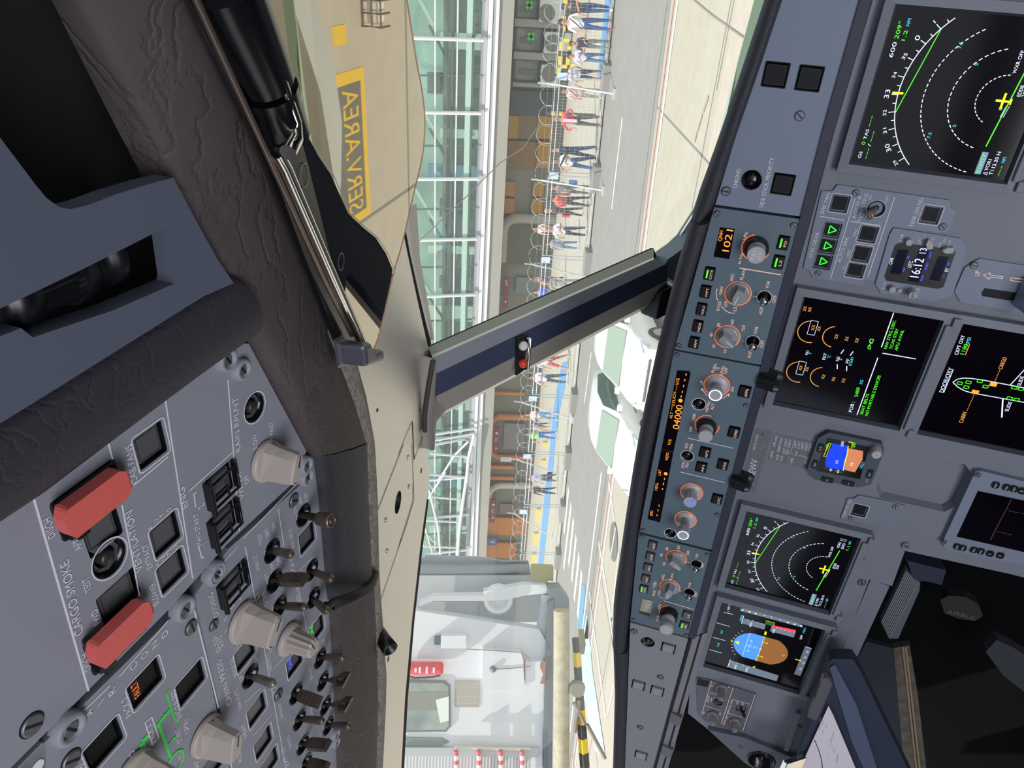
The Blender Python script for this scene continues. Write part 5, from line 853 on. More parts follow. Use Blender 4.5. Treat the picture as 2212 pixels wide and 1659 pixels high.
# post fairing at its top
mb = MB(); f1 = [PO.hit(p, .004) for p in K('B6', 338, 430, 345, 470, 300, 700, 270, 960, 275, 1150, 290, 1290, 330, 1350)]; f2 = [PO.hit(p, .002) for p in K('B6', 400, 575, 402, 620, 375, 800, 355, 980, 350, 1120, 352, 1250, 360, 1345)]; f3 = [PO.hit(p, -.008) for p in K('B6', 440, 560, 430, 640, 425, 800, 470, 960, 385, 1060, 372, 1180, 366, 1340)]
mb.grid([[a + Vector((0, .01, .02)), a, b, c] for a, b, c in zip(f1, f2, f3)], PB); o = mb.build('fairing'); o.parent = root; o.matrix_parent_inverse = root.matrix_world.inverted()
mb = MB(); mb.tube([PO.hit(p, .004) for p in K('B6', 352, 450, 305, 700, 268, 970, 262, 1120, 268, 1160)], .003, DK, 6); o = mb.build('dark_joint'); o.parent = root; o.matrix_parent_inverse = root.matrix_world.inverted()
# eye-position indicator on the post
p = PO.hit((1122, 778), .008); ind = empty('eye_position_indicator', PO.mat(p), 'small slotted indicator with a white and a red ball on the centre window post', 'indicator'); mb = MB()
def il(px, py): h = PO.hit((px, py), .008) - p; return Vector((h.dot(PO.u), h.dot(PO.v)))
q = [il(*t) for t in K('B6', 1180, 235, 1265, 205, 1252, 480, 1280, 520, 1170, 600)]; mb.prism([(t.x, t.y) for t in q], -.002, .002, GAP); mb.build('slot', ind)
for x, y, m_ in ((1214, 292, mat('white_ball', '#d8d4cc', .35)), (1212, 465, mat('red_ball', '#d8402c', .35))):
    t = il(*K('B6', x, y)); mb = MB(); mb.lathe([(.0001, -.0065)] + [(.0065 * math.cos(a), .0065 * math.sin(a)) for a in (-1.2, -.8, -.4, 0, .4, .8, 1.2)] + [(.0001, .0065)], m_, cap=False, M=Matrix.Translation((t.x, t.y, .006))); mb.build('ball', ind)
mb = MB(); t0, t1 = il(*K('B6', 1280, 230)), il(*K('B6', 1262, 540)); mb.tube([(t0.x, t0.y, .003), (t0.x + .002, t0.y, .006), (t1.x + .002, t1.y, .006), (t1.x, t1.y, .002)], .0022, CHR, 6); mb.build('guard_wire', ind)
mb = MB(); bc = PO.hit((1418, 648), -.01); mb.obox(bc, (.026, 0, 0), (0, .012, -.012), (0, .012, .012), mat('post_foot_black', '#0c0c12', .4)); tag(mb.build('post_foot', bevel=.003), 'black rubber foot of the centre post by the padding', 'fitting')
# ---- windshield glass, right lower rim
GLS = glassmat('windshield_glass', '#f4f8f2', .05, .075)
WS = Plane((0, .80, 4.66), (1, 0, 0), (0, -.70, .714))
mb = MB(); a = [WS.w(-1.3, .16, -.03), WS.w(1.3, .16, -.03), WS.w(1.3, -.66, -.03), WS.w(-1.3, -.66, -.03)]; mb.add(a, [(0, 3, 2, 1)], GLS); tag(mb.build('window_1'), kind='structure')
RIM = mat('rim_green_rubber', '#a4bcaa', .4); mb = MB()
r0 = [WS.hit(p, 0) for p in P(1638, -40, 1628, 0, 1591, 140, 1556, 290, 1530, 385, 1492, 465, 1452, 525, 1412, 570)]; r1 = [WS.hit(p, 0.004) for p in P(1648, -40, 1638, 0, 1602, 140, 1562, 280, 1536, 378, 1500, 455, 1462, 515, 1420, 570)]; r2 = [WS.hit(p, 0) for p in P(1680, -40, 1672, 0, 1630, 140, 1590, 300, 1545, 420, 1510, 480, 1480, 560, 1450, 640)]
mb.grid([[a, b] for a, b in zip(r0, r1)], RIM, smooth=False); mb.grid([[a, b] for a, b in zip(r1, r2)], mat('rim_highlight', '#f4f6f0', .3), smooth=False); mb.grid([[a, a + Vector((0, .0, -.02))] for a in r0], RIM, smooth=False); tag(mb.build('trim_6', solid=.003), kind='structure')  # pale strip paints the white highlight along the rim edge
mb = MB(); k0 = [WS.at(p) for p in P(1512, 425, 1496, 462, 1474, 495, 1442, 526, 1410, 548, 1402, 562, 1415, 590, 1445, 615, 1462, 585, 1490, 500)]; mb.prism([(t.x, t.y) for t in k0], 0, .03, mat('corner_teal_grey', '#6f7e88', .5)); tag(mb.build('trim_7', M=WS.mat(WS.o)), kind='structure')

# ---- sun visor and its rail (hangs just below the frame)
VP = Plane(FR.w(0, 0, .012), FR.u, FR.v)
V = empty('sun_visor', VP.mat(VP.hit((760, 400))), 'dark glossy sun visor mirroring the apron, over the upper windshield', 'sun visor'); V0 = V.matrix_world.inverted()
def vl(p, off=0.0): return V0 @ VP.hit(p, off)
vis = mat('visor_mirror_plastic', '#b8ac98', .015, 1.0)
vp = P(530, -40, 545, 0, 560, 60, 598, 148, 641, 264, 660, 330, 700, 440, 719, 600, 760, 690, 795, 777, 813, 741, 829, 681, 851, 586, 867, 533, 891, 430, 912, 340, 917, 290, 917, 242, 910, 185, 900, 133, 879, 0, 872, -40)
def spline(pts, n=5):
    out = []
    for i in range(len(pts) - 1):
        p0, p1, p2, p3 = [Vector(pts[max(0, min(len(pts) - 1, k))]) for k in (i - 1, i, i + 1, i + 2)]
        for k in range(n): t = k / n; out.append(tuple(.5 * ((2 * p1) + (p2 - p0) * t + (2 * p0 - 5 * p1 + 4 * p2 - p3) * t * t + (3 * p1 - p0 - 3 * p2 + p3) * t ** 3)))
    return out + [tuple(pts[-1])]
vp = vp[:9] + spline(vp[9:], 4)
mb = MB(); q = [vl(t) for t in vp]; mb.prism([(t.x, t.y) for t in q], -.0025, 0, vis); mb.build('visor_sheet', V)
mb = MB(); mb.tube([vl(t, .0) for t in vp[9:]], .0006, mat('visor_edge_tan', '#c49a80', .4), 6); mb.build('visor_edge', V)
mb = MB(); q = [vl(t, .0012) for t in P(608, 345, 630, 300, 650, 288, 668, 300, 687, 336, 714, 376, 752, 461, 785, 492, 812, 514, 834, 548, 848, 582, 840, 625, 828, 674, 812, 655, 780, 612, 757, 588, 748, 600, 745, 640, 738, 650)]; mb.prism([(t.x, t.y) for t in q], -.0008, .0012, mat('visor_dark_reflection', '#0e121e', .6, spec=.05)); mb.build('dark_frame', V)  # dark plate added over the sheet in place of a dark reflection
mb = MB()
for c0, a_ in (((653, 378), .0062), ((732, 565), .0055)): t = vl(c0, .0012); mb.arc((t.x, t.y), a_, 0, 6.2832, .0007, mat('ring_grey', '#7a8084', .4), .0028)
mb.build('grommet_rings', V); mb = MB(); mb.pline([tuple(vl(t, .0012).xy) for t in P(668, 300, 687, 336, 714, 376, 752, 461, 785, 492, 812, 514, 834, 548, 848, 582)], .0012, mat('dark_area_light_edge', '#a8a8a4', .4), .0028); mb.build('light_edge_strip', V)
RL = empty('visor_rail', VP.mat(VP.hit((600, 300))), 'black roller and chrome rail holding the visor, beside the leather padding', 'visor rail'); R0 = RL.matrix_world.inverted()
def rl(p, off=0.0): return R0 @ VP.hit(p, off)
mb = MB(); mb.tube([rl(t, .008) for t in P(478, -40, 500, 10, 575, 172)], [.015, .015, .013], BLS, 16); mb.build('roller', RL)
mb = MB(); mb.tube([rl(t, .008) for t in P(580, 190, 592, 222, 615, 290)], [.0135, .0125, .0125], BLS, 16); mb.build('roller_end', RL)
mb = MB(); mb.tube([rl(t, .018) for t in P(536, -40, 552, 20, 598, 142)], .0026, CHR, 10); mb.tube([rl(t, .018) for t in P(600, 148, 641, 262, 640, 300, 622, 330)], [.0024, .0024, .0034, .004], CHR, 10); mb.tube([rl(t, .010) for t in P(598, 330, 616, 362, 719, 600, 796, 772)], .0034, CHR, 10); mb.build('chrome_bar', RL)
mb = MB(); mb.tube([rl(t, .006) for t in P(412, -40, 424, 0, 562, 300, 605, 394, 699, 600, 760, 724)], .0016, mat('bronze_rail', '#8a7a70', .3, .8), 8); mb.build('bronze_rail', RL)
mb = MB(); a_ = [rl(t, -.001) for t in P(400, -40, 560, 322, 648, 556, 740, 790)]; b_ = [rl(t, -.001) for t in P(540, -40, 640, 300, 716, 600, 786, 780)]; mb.grid([[x, y] for x, y in zip(lerp_list(a_, 12), lerp_list(b_, 12))], BLS, smooth=False); mb.build('rail_channel', RL, solid=.003)
mb = MB(); a_ = [rl(t, .002) for t in K('B3', 690, 1000, 725, 1250, 968, 1180, 955, 1040, 850, 1080, 780, 960)]; mb.add(a_ + [t + Vector((0, 0, .02)) for t in a_], [tuple(range(6)), tuple(range(6, 12))] + [(i, (i + 1) % 6, 6 + (i + 1) % 6, 6 + i) for i in range(6)], mat('bracket_grey', '#4a4a54', .35)); mb.build('end_bracket', RL, bevel=.003)

# ================================================================ COCKPIT SHELL (out of view, keeps the daylight honest)
SHL = mat('shell_grey', '#5a5c64', .7); FLD = mat('floor_dark', '#12141c', .8)
def shell(name, *boxes):
    mb = MB()
    for b in boxes: mb.box(*b, SHL)
    tag(mb.build(name), kind='structure')
mb = MB(); mb.box(-1.5, -1.8, 3.2, 1.9, 1.34, 3.25, FLD); tag(mb.build('floor'), kind='structure'); shell('wall_back', (-1.5, -1.85, 3.25, 1.9, -1.8, 5.2)); shell('wall_left', (-1.55, -1.8, 3.25, -1.5, .45, 4.25), (-1.55, -1.8, 4.85, -1.5, .45, 5.2)); shell('wall_right', (1.9, -1.8, 3.25, 1.95, .9, 4.25), (1.9, -1.8, 4.85, 1.95, .9, 5.2))
shell('ceiling', (-1.5, -1.8, 5.15, 1.9, .2, 5.2), (-1.5, .1, 4.88, 1.9, .72, 4.92), (-1.5, .1, 4.92, 1.9, .15, 5.15), (-1.5, .70, 4.74, 1.9, .74, 4.88)); shell('wall_front', (-1.5, 1.30, 3.25, 1.9, 1.34, 4.05))
# ================================================================ FOOTWELL, LEFT SEAT AREA
FW = Plane(MP.w(0, 0, -.10), MP.u, MP.v)
def slab(name, label, cat, pl, pts, m, th=.01, bevel=.001, parts=None):
    pp = [pl.at(p) for p in pts]; c = sum(pp, Vector((0, 0))) / len(pp); r = empty(name, pl.mat(pl.w(c.x, c.y)), label, cat); mb = MB(); mb.prism([(p.x - c.x, p.y - c.y) for p in pp], -th, 0, m); mb.build('body', r, bevel=bevel); return r, lambda p, off=0.0: pl.at(p, off) - c
NV = mat('footwell_navy', '#262938', .6); r, f = slab('kick_panel', 'dark navy kick panel beside the worn metal track', 'panel', FW, K('D8', 320, 715, 520, 765, 600, 1659, 640, 1800, 420, 1800, 230, 870), NV)
r, f = slab('footrest', 'ribbed metal footrest tilted under the panel', 'footrest', FW, K('D8', 610, 180, 720, 275, 715, 330, 555, 690, 490, 690, 425, 565), mat('footrest_grey', '#70747c', .4, .3), .012)
mb = MB()
for k in range(9):
    a = f(K('D8', 615 + 11 * k, 190 + 9 * k)); b = f(K('D8', 430 + 7 * k, 565 + 15 * k)); d = (b - a).normalized(); n_ = Vector((-d.y, d.x)) * .0008; mb.prism([a - n_, b - n_, b + n_, a + n_], 0, .0016, mat('rib_steel', '#9aa0a8', .35, .4))
mb.build('ribs', r)
mb = MB(); pts = [FW.hit(p, 0) for p in K('D8', 625, 108, 915, 180, 880, 290, 770, 262, 700, 262, 660, 235)]; mb.add(pts + [p + Vector((0, .1, -.02)) for p in pts], [tuple(range(6))] + [(i, (i + 1) % 6, 6 + (i + 1) % 6, 6 + i) for i in range(6)], mat('footrest_cap_navy', '#2c3046', .5)); tag(mb.build('footrest_end_block'), 'navy end cap above the ribbed footrest', 'cap')
r, f = slab('floor_track', 'worn metal track running down to the bottom edge beside the kick panel', 'track', FW, K('D8', 510, 765, 640, 740, 700, 1100, 765, 1659, 790, 1850, 640, 1850, 600, 1659, 560, 1250), mat('worn_track', '#6e665c', .5, .4, bump=.6, scale=40, var=.4), .012)
mb = MB()
for a, b in (((590, 745), (690, 1659)), ((610, 745), (715, 1659))): a = f(K('D8', *a)); b = f(K('D8', *b)); d = (b - a).normalized(); n_ = Vector((-d.y, d.x)) * .0016; mb.prism([a - n_, b - n_, b + n_, a + n_], 0, .003, mat('worn_edge', '#a08c70', .5, .3))
mb.build('raised_lips', r)
r, f = slab('rudder_pedal', 'dark rudder pedal with a worn curved tread in the footwell', 'pedal', Plane(MP.w(0, 0, -.16), MP.u, MP.v), K('D8', 870, 400, 930, 370, 1060, 380, 1150, 430, 1190, 520, 1130, 560, 1000, 540, 900, 500), mat('pedal_dark', '#2c2a2c', .5), .02, .004)
mb = MB(); a, b = f(K('D8', 915, 495)), f(K('D8', 1120, 548)); mb.text('AIRBUS', a, a + Vector((.0, .0)) if False else b, .008, mat('worn_lettering', '#6e685c', .6), .0008, flip=False); mb.build('embossed_lettering', r)
slab('footwell_bracket', 'dark grey angled bracket at the lower right edge of the photo', 'bracket', Plane(MP.w(0, 0, -.16), MP.u, MP.v), K('D8', 1210, 790, 1290, 700, 1420, 760, 1560, 850, 1560, 1120, 1496, 1090, 1340, 965), mat('bracket_dark', '#34363e', .6), .02, .004)
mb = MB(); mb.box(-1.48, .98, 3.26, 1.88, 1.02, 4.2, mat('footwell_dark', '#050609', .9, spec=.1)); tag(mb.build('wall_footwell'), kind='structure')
# triangular plate and round vent under the left displays
L1 = Panel('vent_panel', 'grey triangular panel with a round black air outlet at the bottom edge', 'panel', MP, K('D7', 345, 945, 880, 1060, 1620, 1370, 1790, 1380, 1900, 1700, 1300, 1700, 880, 1430), mat('module_dark_grey', '#5d616c', .5), z=.004, thick=.012)
vc = L1.L(K('D7', 1135, 1400)); L1.hole(circ(.026, vc)); mb = MB(); mb.lathe([(.0262, -.012), (.0262, .001), (.024, .003), (.021, .001), (.016, -.012), (.0001, -.014)], BLS, cap=False, seg=36); mb.lathe([(.007, -.013), (.006, -.002), (.0001, .0)], BLK, cap=False); L1.part('air_outlet', mb, vc); L1.screw('D7', 820, 1205, .004, .5); L1.close()
# left seat's table with papers
TP = Plane(MP.w(0, 0, .06), MP.u, MP.v)
r, f = slab('tray_table', 'navy folded tray table edge in the lower left seat area, holding papers', 'table', TP, P(1783, 1452, 1790, 1430, 1800, 1423, 1842, 1424, 1856, 1445, 1975, 1690, 1720, 1720, 1722, 1640, 1760, 1540), NAV, .02, .004)
mb = MB(); a_ = [f(p) for p in P(1792, 1440, 1803, 1432, 1850, 1520, 1905, 1690, 1880, 1690, 1840, 1600)]; mb.prism([(t.x, t.y) for t in a_], 0, .003, mat('table_blue_grey', '#56607a', .35)); mb.build('edge_moulding', r, bevel=.001)
mb = MB(); a_ = [TP.hit(p, .012) for p in K('D7', 1825, 735, 1850, 700, 2045, 180, 2075, 158, 2115, 158, 2195, 240, 2190, 270, 1960, 800)]; hr = empty('grab_handle', TP.mat(TP.hit((1770, 1510))), 'rounded steel handle beside the attitude display', 'handle'); hi = hr.matrix_world.inverted(); a_ = [hi @ t for t in a_]; mb.prism([(t.x, t.y) for t in a_], .003, .014, mat('handle_steel', '#9c9aa0', .25, .8)); mb.build('handle_body', hr, bevel=.003)
pr, f2 = slab('paper_sheet', 'white sheet of notes clipped on the tray table at the bottom edge', 'paper', Plane(TP.w(0, 0, .006), TP.u, TP.v), P(1789.6, 1525, 1800, 1545, 1848, 1659, 1862, 1700, 1700, 1700, 1723, 1659, 1737, 1640, 1759, 1592), mat('paper_white', '#e4dce4', .7), .0006, 0)
mb = MB(); random.seed(3); pm_ = mat('pencil_grey', '#a89ca8', .7)
for k in range(16):
    a = f2((1772 + random.uniform(-8, 20) + k * 1.5, 1560 + k * 6)); mb.line((a.x, a.y), (a.x + random.uniform(.006, .018), a.y + .0015), .0005, pm_, .0004)
mb.pline([f2(t) for t in K('D7', 1930, 1090, 1990, 1230, 2040, 1400, 2050, 1514)], .0012, GAP, .0005); mb.build('handwriting', pr)
mb = MB(); cp = TP.hit(K('D7', 1600, 1470), .02); mb.obox(cp, (.02, 0, 0), (0, -.006, .02), (0, .004, .002), CHR); tag(mb.build('paper_clip', bevel=.002), 'chrome clip at the bottom edge holding the sheet', 'clip')
# ================================================================ OUTSIDE: APRON, ROAD, FENCE
APM = mat('apron_concrete', '#b3ab9c', .9, bump=.1, scale=3, var=.05)
Z = Vector((0, 0, 1))
def gnd(p, z=0.0): return hitp(p, (0, 0, z), (0, 0, 1))
def struct(name, mb): return tag(mb.build(name), kind='structure')
mb = MB(); mb.box(-70, -25, -.3, 60, 90, 0, APM); struct('ground_apron', mb)
mb = MB(); ASP = mat('road_asphalt', '#8f8c88', .85, var=.06, scale=1.5)
def strip(mb, pts, z, m): p = [gnd(q) for q in pts]; mb.add([(v.x, v.y, z) for v in p], [tuple(range(len(p)))[::-1] if (p[1] - p[0]).cross(p[2] - p[0]).z < 0 else tuple(range(len(p)))], m)
xl, xr = -45, 14
def gline(mb, p, q, w, m, z): a, b = gnd(p), gnd(q); d = (b - a).normalized(); a = a - d * 0; n = Vector((-d.y, d.x, 0)) * w / 2; mb.add([(*(v.xy), z) for v in (a - n, b - n, b + n, a + n)], [(0, 1, 2, 3)], m)
pa, pb = gnd((1465, 0)), gnd((1440, 230)); fb0, fb1 = Vector((-1.6, 29.5, 0)), Vector((-26.741, 26.935, 0)); fd = (fb1 - fb0).normalized()
def on(base, x): t = (x - base.x) / fd.x; return base + fd * t
mb.add([(*on(Vector((-1, 20.6, 0)), xr).xy, .006), (*on(Vector((-1, 20.6, 0)), -60).xy, .006), (*on(fb0, -60).xy, .006), (*on(fb0, xr).xy, .006)], [(0, 3, 2, 1)], ASP); struct('ground_road', mb)
WL = mat('road_white_paint', '#f2ece0', .8); PK = mat('road_pink_paint', '#c08c88', .8); mb = MB()
for (y0, w, m_) in ((19.85, .16, WL), (20.25, .14, PK), (21.0, .05, mat('joint_grey', '#807a70', .9))): b = Vector((-1, y0, 0)); p, q = on(b, xr), on(b, -60); n = Vector((0, w / 2, 0)); mb.add([(*(v.xy), .012) for v in (p - n, q - n, q + n, p + n)], [(0, 3, 2, 1)], m_)
gline(mb, (1345, 255), (1322, 452), .16, WL, .013); gline(mb, (1278, 762), (1263, 870), .14, WL, .013); gline(mb, (1300, 1020), (1232, 1580), .2, WL, .013)
gline(mb, K('B7', 2100, 90), K('B7', 2170, 590), .14, WL, .013); gline(mb, K('B7', 2000, 700), K('B7', 2130, 1480), .16, WL, .013); gline(mb, K('B7', 2200, 800), K('B7', 2125, 1480), .12, WL, .013); gline(mb, K('B7', 1905, 1200), K('B7', 1970, 1650), .12, WL, .013)
gline(mb, K('B8', 2085, 0), K('B8', 2150, 420), .12, WL, .013); gline(mb, K('B8', 1920, 30), K('B8', 2070, 1150), .2, WL, .013); gline(mb, K('B8', 2150, 830), K('B8', 2080, 1150), .14, WL, .013)
for x0, y0, x1, y1 in ((1620, 20, 1585, 380), (1680, 20, 1630, 450), (1700, 160, 1655, 600), (1725, 320, 1650, 960), (1750, 470, 1700, 920), (1775, 640, 1730, 1080), (1805, 820, 1755, 1270), (1830, 990, 1790, 1440)): gline(mb, K('B7', x0, y0), K('B7', x1, y1), .42, WL, .014)
struct('ground_road_markings', mb)
mb = MB(); JT = mat('joint_grey', '#807a70', .9)
for k in range(-8, 4): mb.add([(k * 5 - .0 + 1.6, -5, .004), (k * 5 + .03 + 1.6, -5, .004), (k * 5 + 1.63 + 0, 20.6, .004), (k * 5 + 1.57, 20.6, .004)], [(0, 1, 2, 3)], JT)
for y in (3.2, 7.4, 11.4, 15.5): mb.add([(-40, y, .004), (14, y, .004), (14, y + .05, .004), (-40, y + .05, .004)], [(0, 1, 2, 3)], JT)
struct('ground_joints', mb)
# dark joint lines seen straight through the windshield
mb = MB(); gline(mb, K('C1', 330, 0), K('C1', 560, 190), .035, mat('joint_dark', '#8a8070', .9), .016); gline(mb, K('C1', 560, 190), K('C1', 930, 450), .035, MATS['joint_dark'], .016); gline(mb, K('C1', 810, 0), K('C1', 745, 330), .03, MATS['joint_dark'], .016); gline(mb, K('C1', 745, 330), K('C1', 600, 1080), .03, MATS['joint_dark'], .016)
GS2 = mat('apron_grey_paint', '#a89c88', .85)
for a, b in (((505, 1150), (440, 1340)), ((430, 1370), (375, 1560)), ((365, 1580), (340, 1700))): gline(mb, K('C1', *a), K('C1', *b), .10, GS2, .017)
struct('ground_seams', mb)
# yellow box on the apron, read in the visor
mb = MB(); YP = mat('apron_yellow_paint', '#e0b830', .8); GP = mat('apron_dark_patch', '#6c6a66', .85)
x0, x1, y0, y1 = -3.35, -1.28, 8.95, 9.95
mb.box(x0, y0, .0, x1, y1, .008, YP); mb.box(x0 + .13, y0 + .1, .001, x1 - .16, y1 - .13, .011, GP); mb.text('SERV.AREA', (x0 + .18, 9.28), (x1 - .22, 9.28), .44, YP, .0135)
mb.box(-.95, 9.15, 0, -.72, 9.5, .008, YP); tag(mb.build('painted_apron_box'), 'yellow bordered lettering box painted on the apron, seen mirrored in the visor', 'road marking')
# ---- paved walk beyond the fence, blue lane
def offs(base, dy): return base + Vector((0, dy, 0))
mb = MB(); PV = mat('forecourt_paving', '#b6b0a4', .9, var=.05, scale=1); p = [on(fb0, xr), on(fb0, -60)]; mb.add([(*p[0].xy, .05), (*p[1].xy, .05), (p[1].x, 60, .05), (p[0].x, 60, .05)], [(0, 3, 2, 1)], PV); struct('ground_forecourt', mb)
mb = MB(); BL = mat('blue_lane_paint', '#5c9ad0', .85)
def lane(mb, pts, w0, m, z=.06): 
    g = [hitp(q, (0, 0, z), (0, 0, 1)) for q in pts]; mb.add([tuple(v) for v in g], [tuple(range(len(g)))[::-1]], m)
lane(mb, P(1307, 0, 1319, 0, 1306, 110, 1297, 170, 1290, 170, 1298, 100), 0, BL); lane(mb, K('E5', 745, 240, 805, 225, 770, 560, 700, 860, 660, 1200, 620, 1659, 560, 1659, 600, 1200, 640, 800, 690, 480), 0, BL); lane(mb, K('B7', 1480, 0, 1535, 0, 1500, 400, 1440, 950, 1390, 950, 1430, 500), 0, BL)
lane(mb, K('B7', 1835, 1110, 1865, 1150, 1830, 1550, 1785, 1550), 0, BL, .018); lane(mb, K('B7', 1890, 1390, 1895, 1659, 1850, 1659), 0, BL, .018); lane(mb, K('B8', 1880, 120, 1935, 700, 2050, 1450, 2060, 1560, 1960, 1480, 1840, 900, 1820, 420), 0, mat('pale_blue_sheet', '#b8d4e8', .7), .018)
struct('ground_blue_lane', mb)

# ---- fence
FU = -fd; FP = Plane(fb0, FU, (0, 0, 1)); FH = FP.at(K('B4', 1625, 0)).y
GV = mat('galvanised_steel', '#c8ced2', .4, .4); posts = [FP.at(p).x for p in (K('E2', 1620, 1400), K('E4', 700, 95), K('E4', 700, 1090), K('E5', 500, 635), K('E5', 500, 1320), K('B7', 1330, 330), K('B7', 1290, 803))]
braces = [(K('B4', 1480, 830), K('B4', 2150, 935), 0), (K('B5', 1410, 225), K('B5', 2040, 330), 1), (K('B5', 1340, 1065), K('B5', 1860, 1190), 2), (K('B6', 1230, 870), K('B6', 1740, 1040), 3), (K('B6', 1180, 1440), K('B6', 1650, 1600), 4), (K('B7', 1150, 410), K('B7', 1540, 650), 5)]
px_ = [5.5] + posts
names = ['rightmost at the top of the photo', 'with the woman in red behind it', 'in front of the dark gateway', 'with red backpack walkers behind', 'left of the window post', 'in front of the orange doorway', 'nearest the jet bridge']
wherep = ['by the striped barrier, rightmost', 'behind the first slanting brace', 'beside the person in the white tee', 'just right of the window post', 'first left of the window post', 'between the two orange doorways', 'in front of the orange wooden doors', 'nearest the jet bridge']
def wF(x, z, off=0.0): return FP.w(x, z, off)
for i, x in enumerate(px_):
    r = empty('fence_post', wF(x, 0, .03), 'galvanised double fence post ' + wherep[i], 'fence post', 'posts of the security fence'); mb = MB()
    for s in (-.07, .07): d = FU * s; mb.tube([d, d + Z * FH], .022, GV, 6)
    mb.build('post_tubes', r); mb = MB(); c = FU * .0 + Vector((-.09, -.9, .14)); mb.box(-.5, -.35 - .25, 0, .5, .0, .26, mat('ballast_grey', '#8e8c88', .8)); mb.build('ballast_block', r)
for k, (a, b, i) in enumerate(braces):
    foot = gnd(b, .03); top = FP.hit(a, .12); r = empty('fence_brace', foot, 'slanting white steel brace with a foot plate, ' + ('rightmost', 'second from the right', 'third, just right of the window post', 'first left of the window post', 'fifth, before the second doorway', 'leftmost, before the orange doors')[k], 'brace', 'slanting braces of the security fence'); mb = MB()
    mb.tube([Vector((0, 0, 0)), top - foot], .03, mat('white_brace', '#dde2e4', .5), 6); e = (top - foot); mb.tube([e, e + Z * .25 + Vector((0, -.25, 0)) * 0 + (e.normalized()) * .1], .035, GV, 6); mb.box(-.18, -.1, -.03, .18, .1, .05, GV); mb.build('brace_tube', r)
for i, (a, b) in enumerate(zip(px_, px_[1:] + [px_[-1] - 5.2])):
    r = empty('wire_fence', wF((a + b) / 2, 0), 'see-through wire mesh fence panel ' + ('right of the first post', 'in front of the dark gateway', 'in front of the red backpack walkers', 'cut by the window post', 'in front of the first orange doorway', 'in front of the red-signed shop', 'in front of the orange wooden doors', 'running behind the jet bridge')[i], 'fence panel', 'mesh panels of the security fence'); w = abs(a - b) / 2 - .05; mb = MB()
    ux = FU
    for z in (FH, FH - .16, .12): mb.tube([ux * -w + Z * z, ux * w + Z * z], .02 if z > .2 else .015, GV, 6)
    mb.build('rails', r); mb = MB(); n = int(2 * w / .11)
    def wire(p, q, t=.0032): d = (q - p).normalized(); s = d.cross(Vector((0, 1, 0))).normalized() * t; mb.add([p - s, p + s, q + s, q - s], [(0, 1, 2, 3)], GV)
    for k in range(n): x = -w + 2 * w * k / n; wire(ux * x + Z * .12, ux * x + Z * FH)
    for k in range(11): z = .2 + k * .2; wire(ux * -w + Z * z, ux * w + Z * z)
    mb.build('wire_mesh', r)
    # razor wire coil on top
    cr = empty('razor_wire_coil', wF((a + b) / 2, FH + .02), 'razor wire coil on the fence, ' + wherep[min(i, 7)].replace('nearest', 'near'), 'razor wire', 'razor wire coils on the fence'); mb = MB(); pts = []; turns = max(4, int(2 * w / .62)); ph = random.random() * 6
    for k in range(turns * 12 + 1): t = k / 12; rr = .27 + .03 * math.sin(t * 1.7 + ph); pts.append(ux * (-w + 2 * w * k / (turns * 12) + .12 * math.sin(6.283 * t)) + Z * (.27 + rr * math.cos(6.283 * t)) + Vector((0, rr * math.sin(6.283 * t), 0)))
    mb.tube(pts, .009, mat('razor_wire', '#d4d8da', .4, .3), 4); mb.build('coil', cr)
mb = MB()
for k, (c, x, y, h) in enumerate((('E2', 700, 1370, .5), ('E4', 532, 110, .36), ('E4', 435, 1115, .32), ('E5', 392, 670, .32), ('E5', 325, 1360, .28), ('B7', 1245, 395, .26))):
    p = FP.hit(K(c, x, y), .06); r = empty('fence_sign', p, 'small pale blue notice plate on the fence, ' + ('beside the first brace', 'second from the right', 'third from the right', 'first left of the window post', 'by the second orange doorway', 'before the orange doors')[k], 'notice', 'pale notices on the fence'); mb = MB(); mb.box(-.13, -.01, -.18, .13, 0, .18, mat('notice_pale_blue', '#c8d8f0', .5)); mb.build('plate', r)

# ---- terminal building
BP = Plane((0, 40, 0), (1, 0, 0), (0, 0, 1)); GP_ = Plane((0, 43, 0), (1, 0, 0), (0, 0, 1))
zb1, zb0, zs = BP.at((1041, 20)).y, BP.at((1079, 20)).y, BP.at((1111, 20)).y
LP = Plane((0, 39.9, zb1), (1, 0, 0), (0, -.17, .985))
WHP = mat('white_painted_steel', '#e2e2e4', .5); BEI = mat('slab_beige', '#9c9890', .8); LIL = mat('fascia_lilac_grey', '#b4b0b6', .6)
T = empty('terminal_building', (-15, 40, 0), 'terminal building with tinted green glazing above a long white fascia', 'building'); TI = Matrix.Translation((15, -40, 0))
def tpart(name, mb): o = mb.build(name, T); o.matrix_basis = TI; return o
mb = MB(); mb.box(-75, 40, zb0, 30, 41, zb0 + (zb1 - zb0) * .32, WHP); mb.box(-75, 39.9, zb0 + (zb1 - zb0) * .36, 30, 41, zb0 + (zb1 - zb0) * .62, WHP); mb.box(-75, 40, zb0 + (zb1 - zb0) * .64, 30, 41, zb1, LIL); tpart('fascia', mb)
mb = MB(); mb.box(-75, 40.1, zs, 30, 43.0, zb0, BEI); tpart('canopy_slab', mb)
mb = MB(); mb.box(-75, 43.0, 0, 30, 43.3, zs, mat('recess_brown_grey', '#8c8878', .8, var=.1, scale=.6)); tpart('ground_floor_wall', mb)
mb = MB(); mb.add([LP.w(-75, 0), LP.w(30, 0), LP.w(30, 6), LP.w(-75, 6)], [(0, 1, 2, 3)], glassmat('tinted_green_glass', '#c4dcd4', .14, .16)); g_ = tpart('glazing', mb)
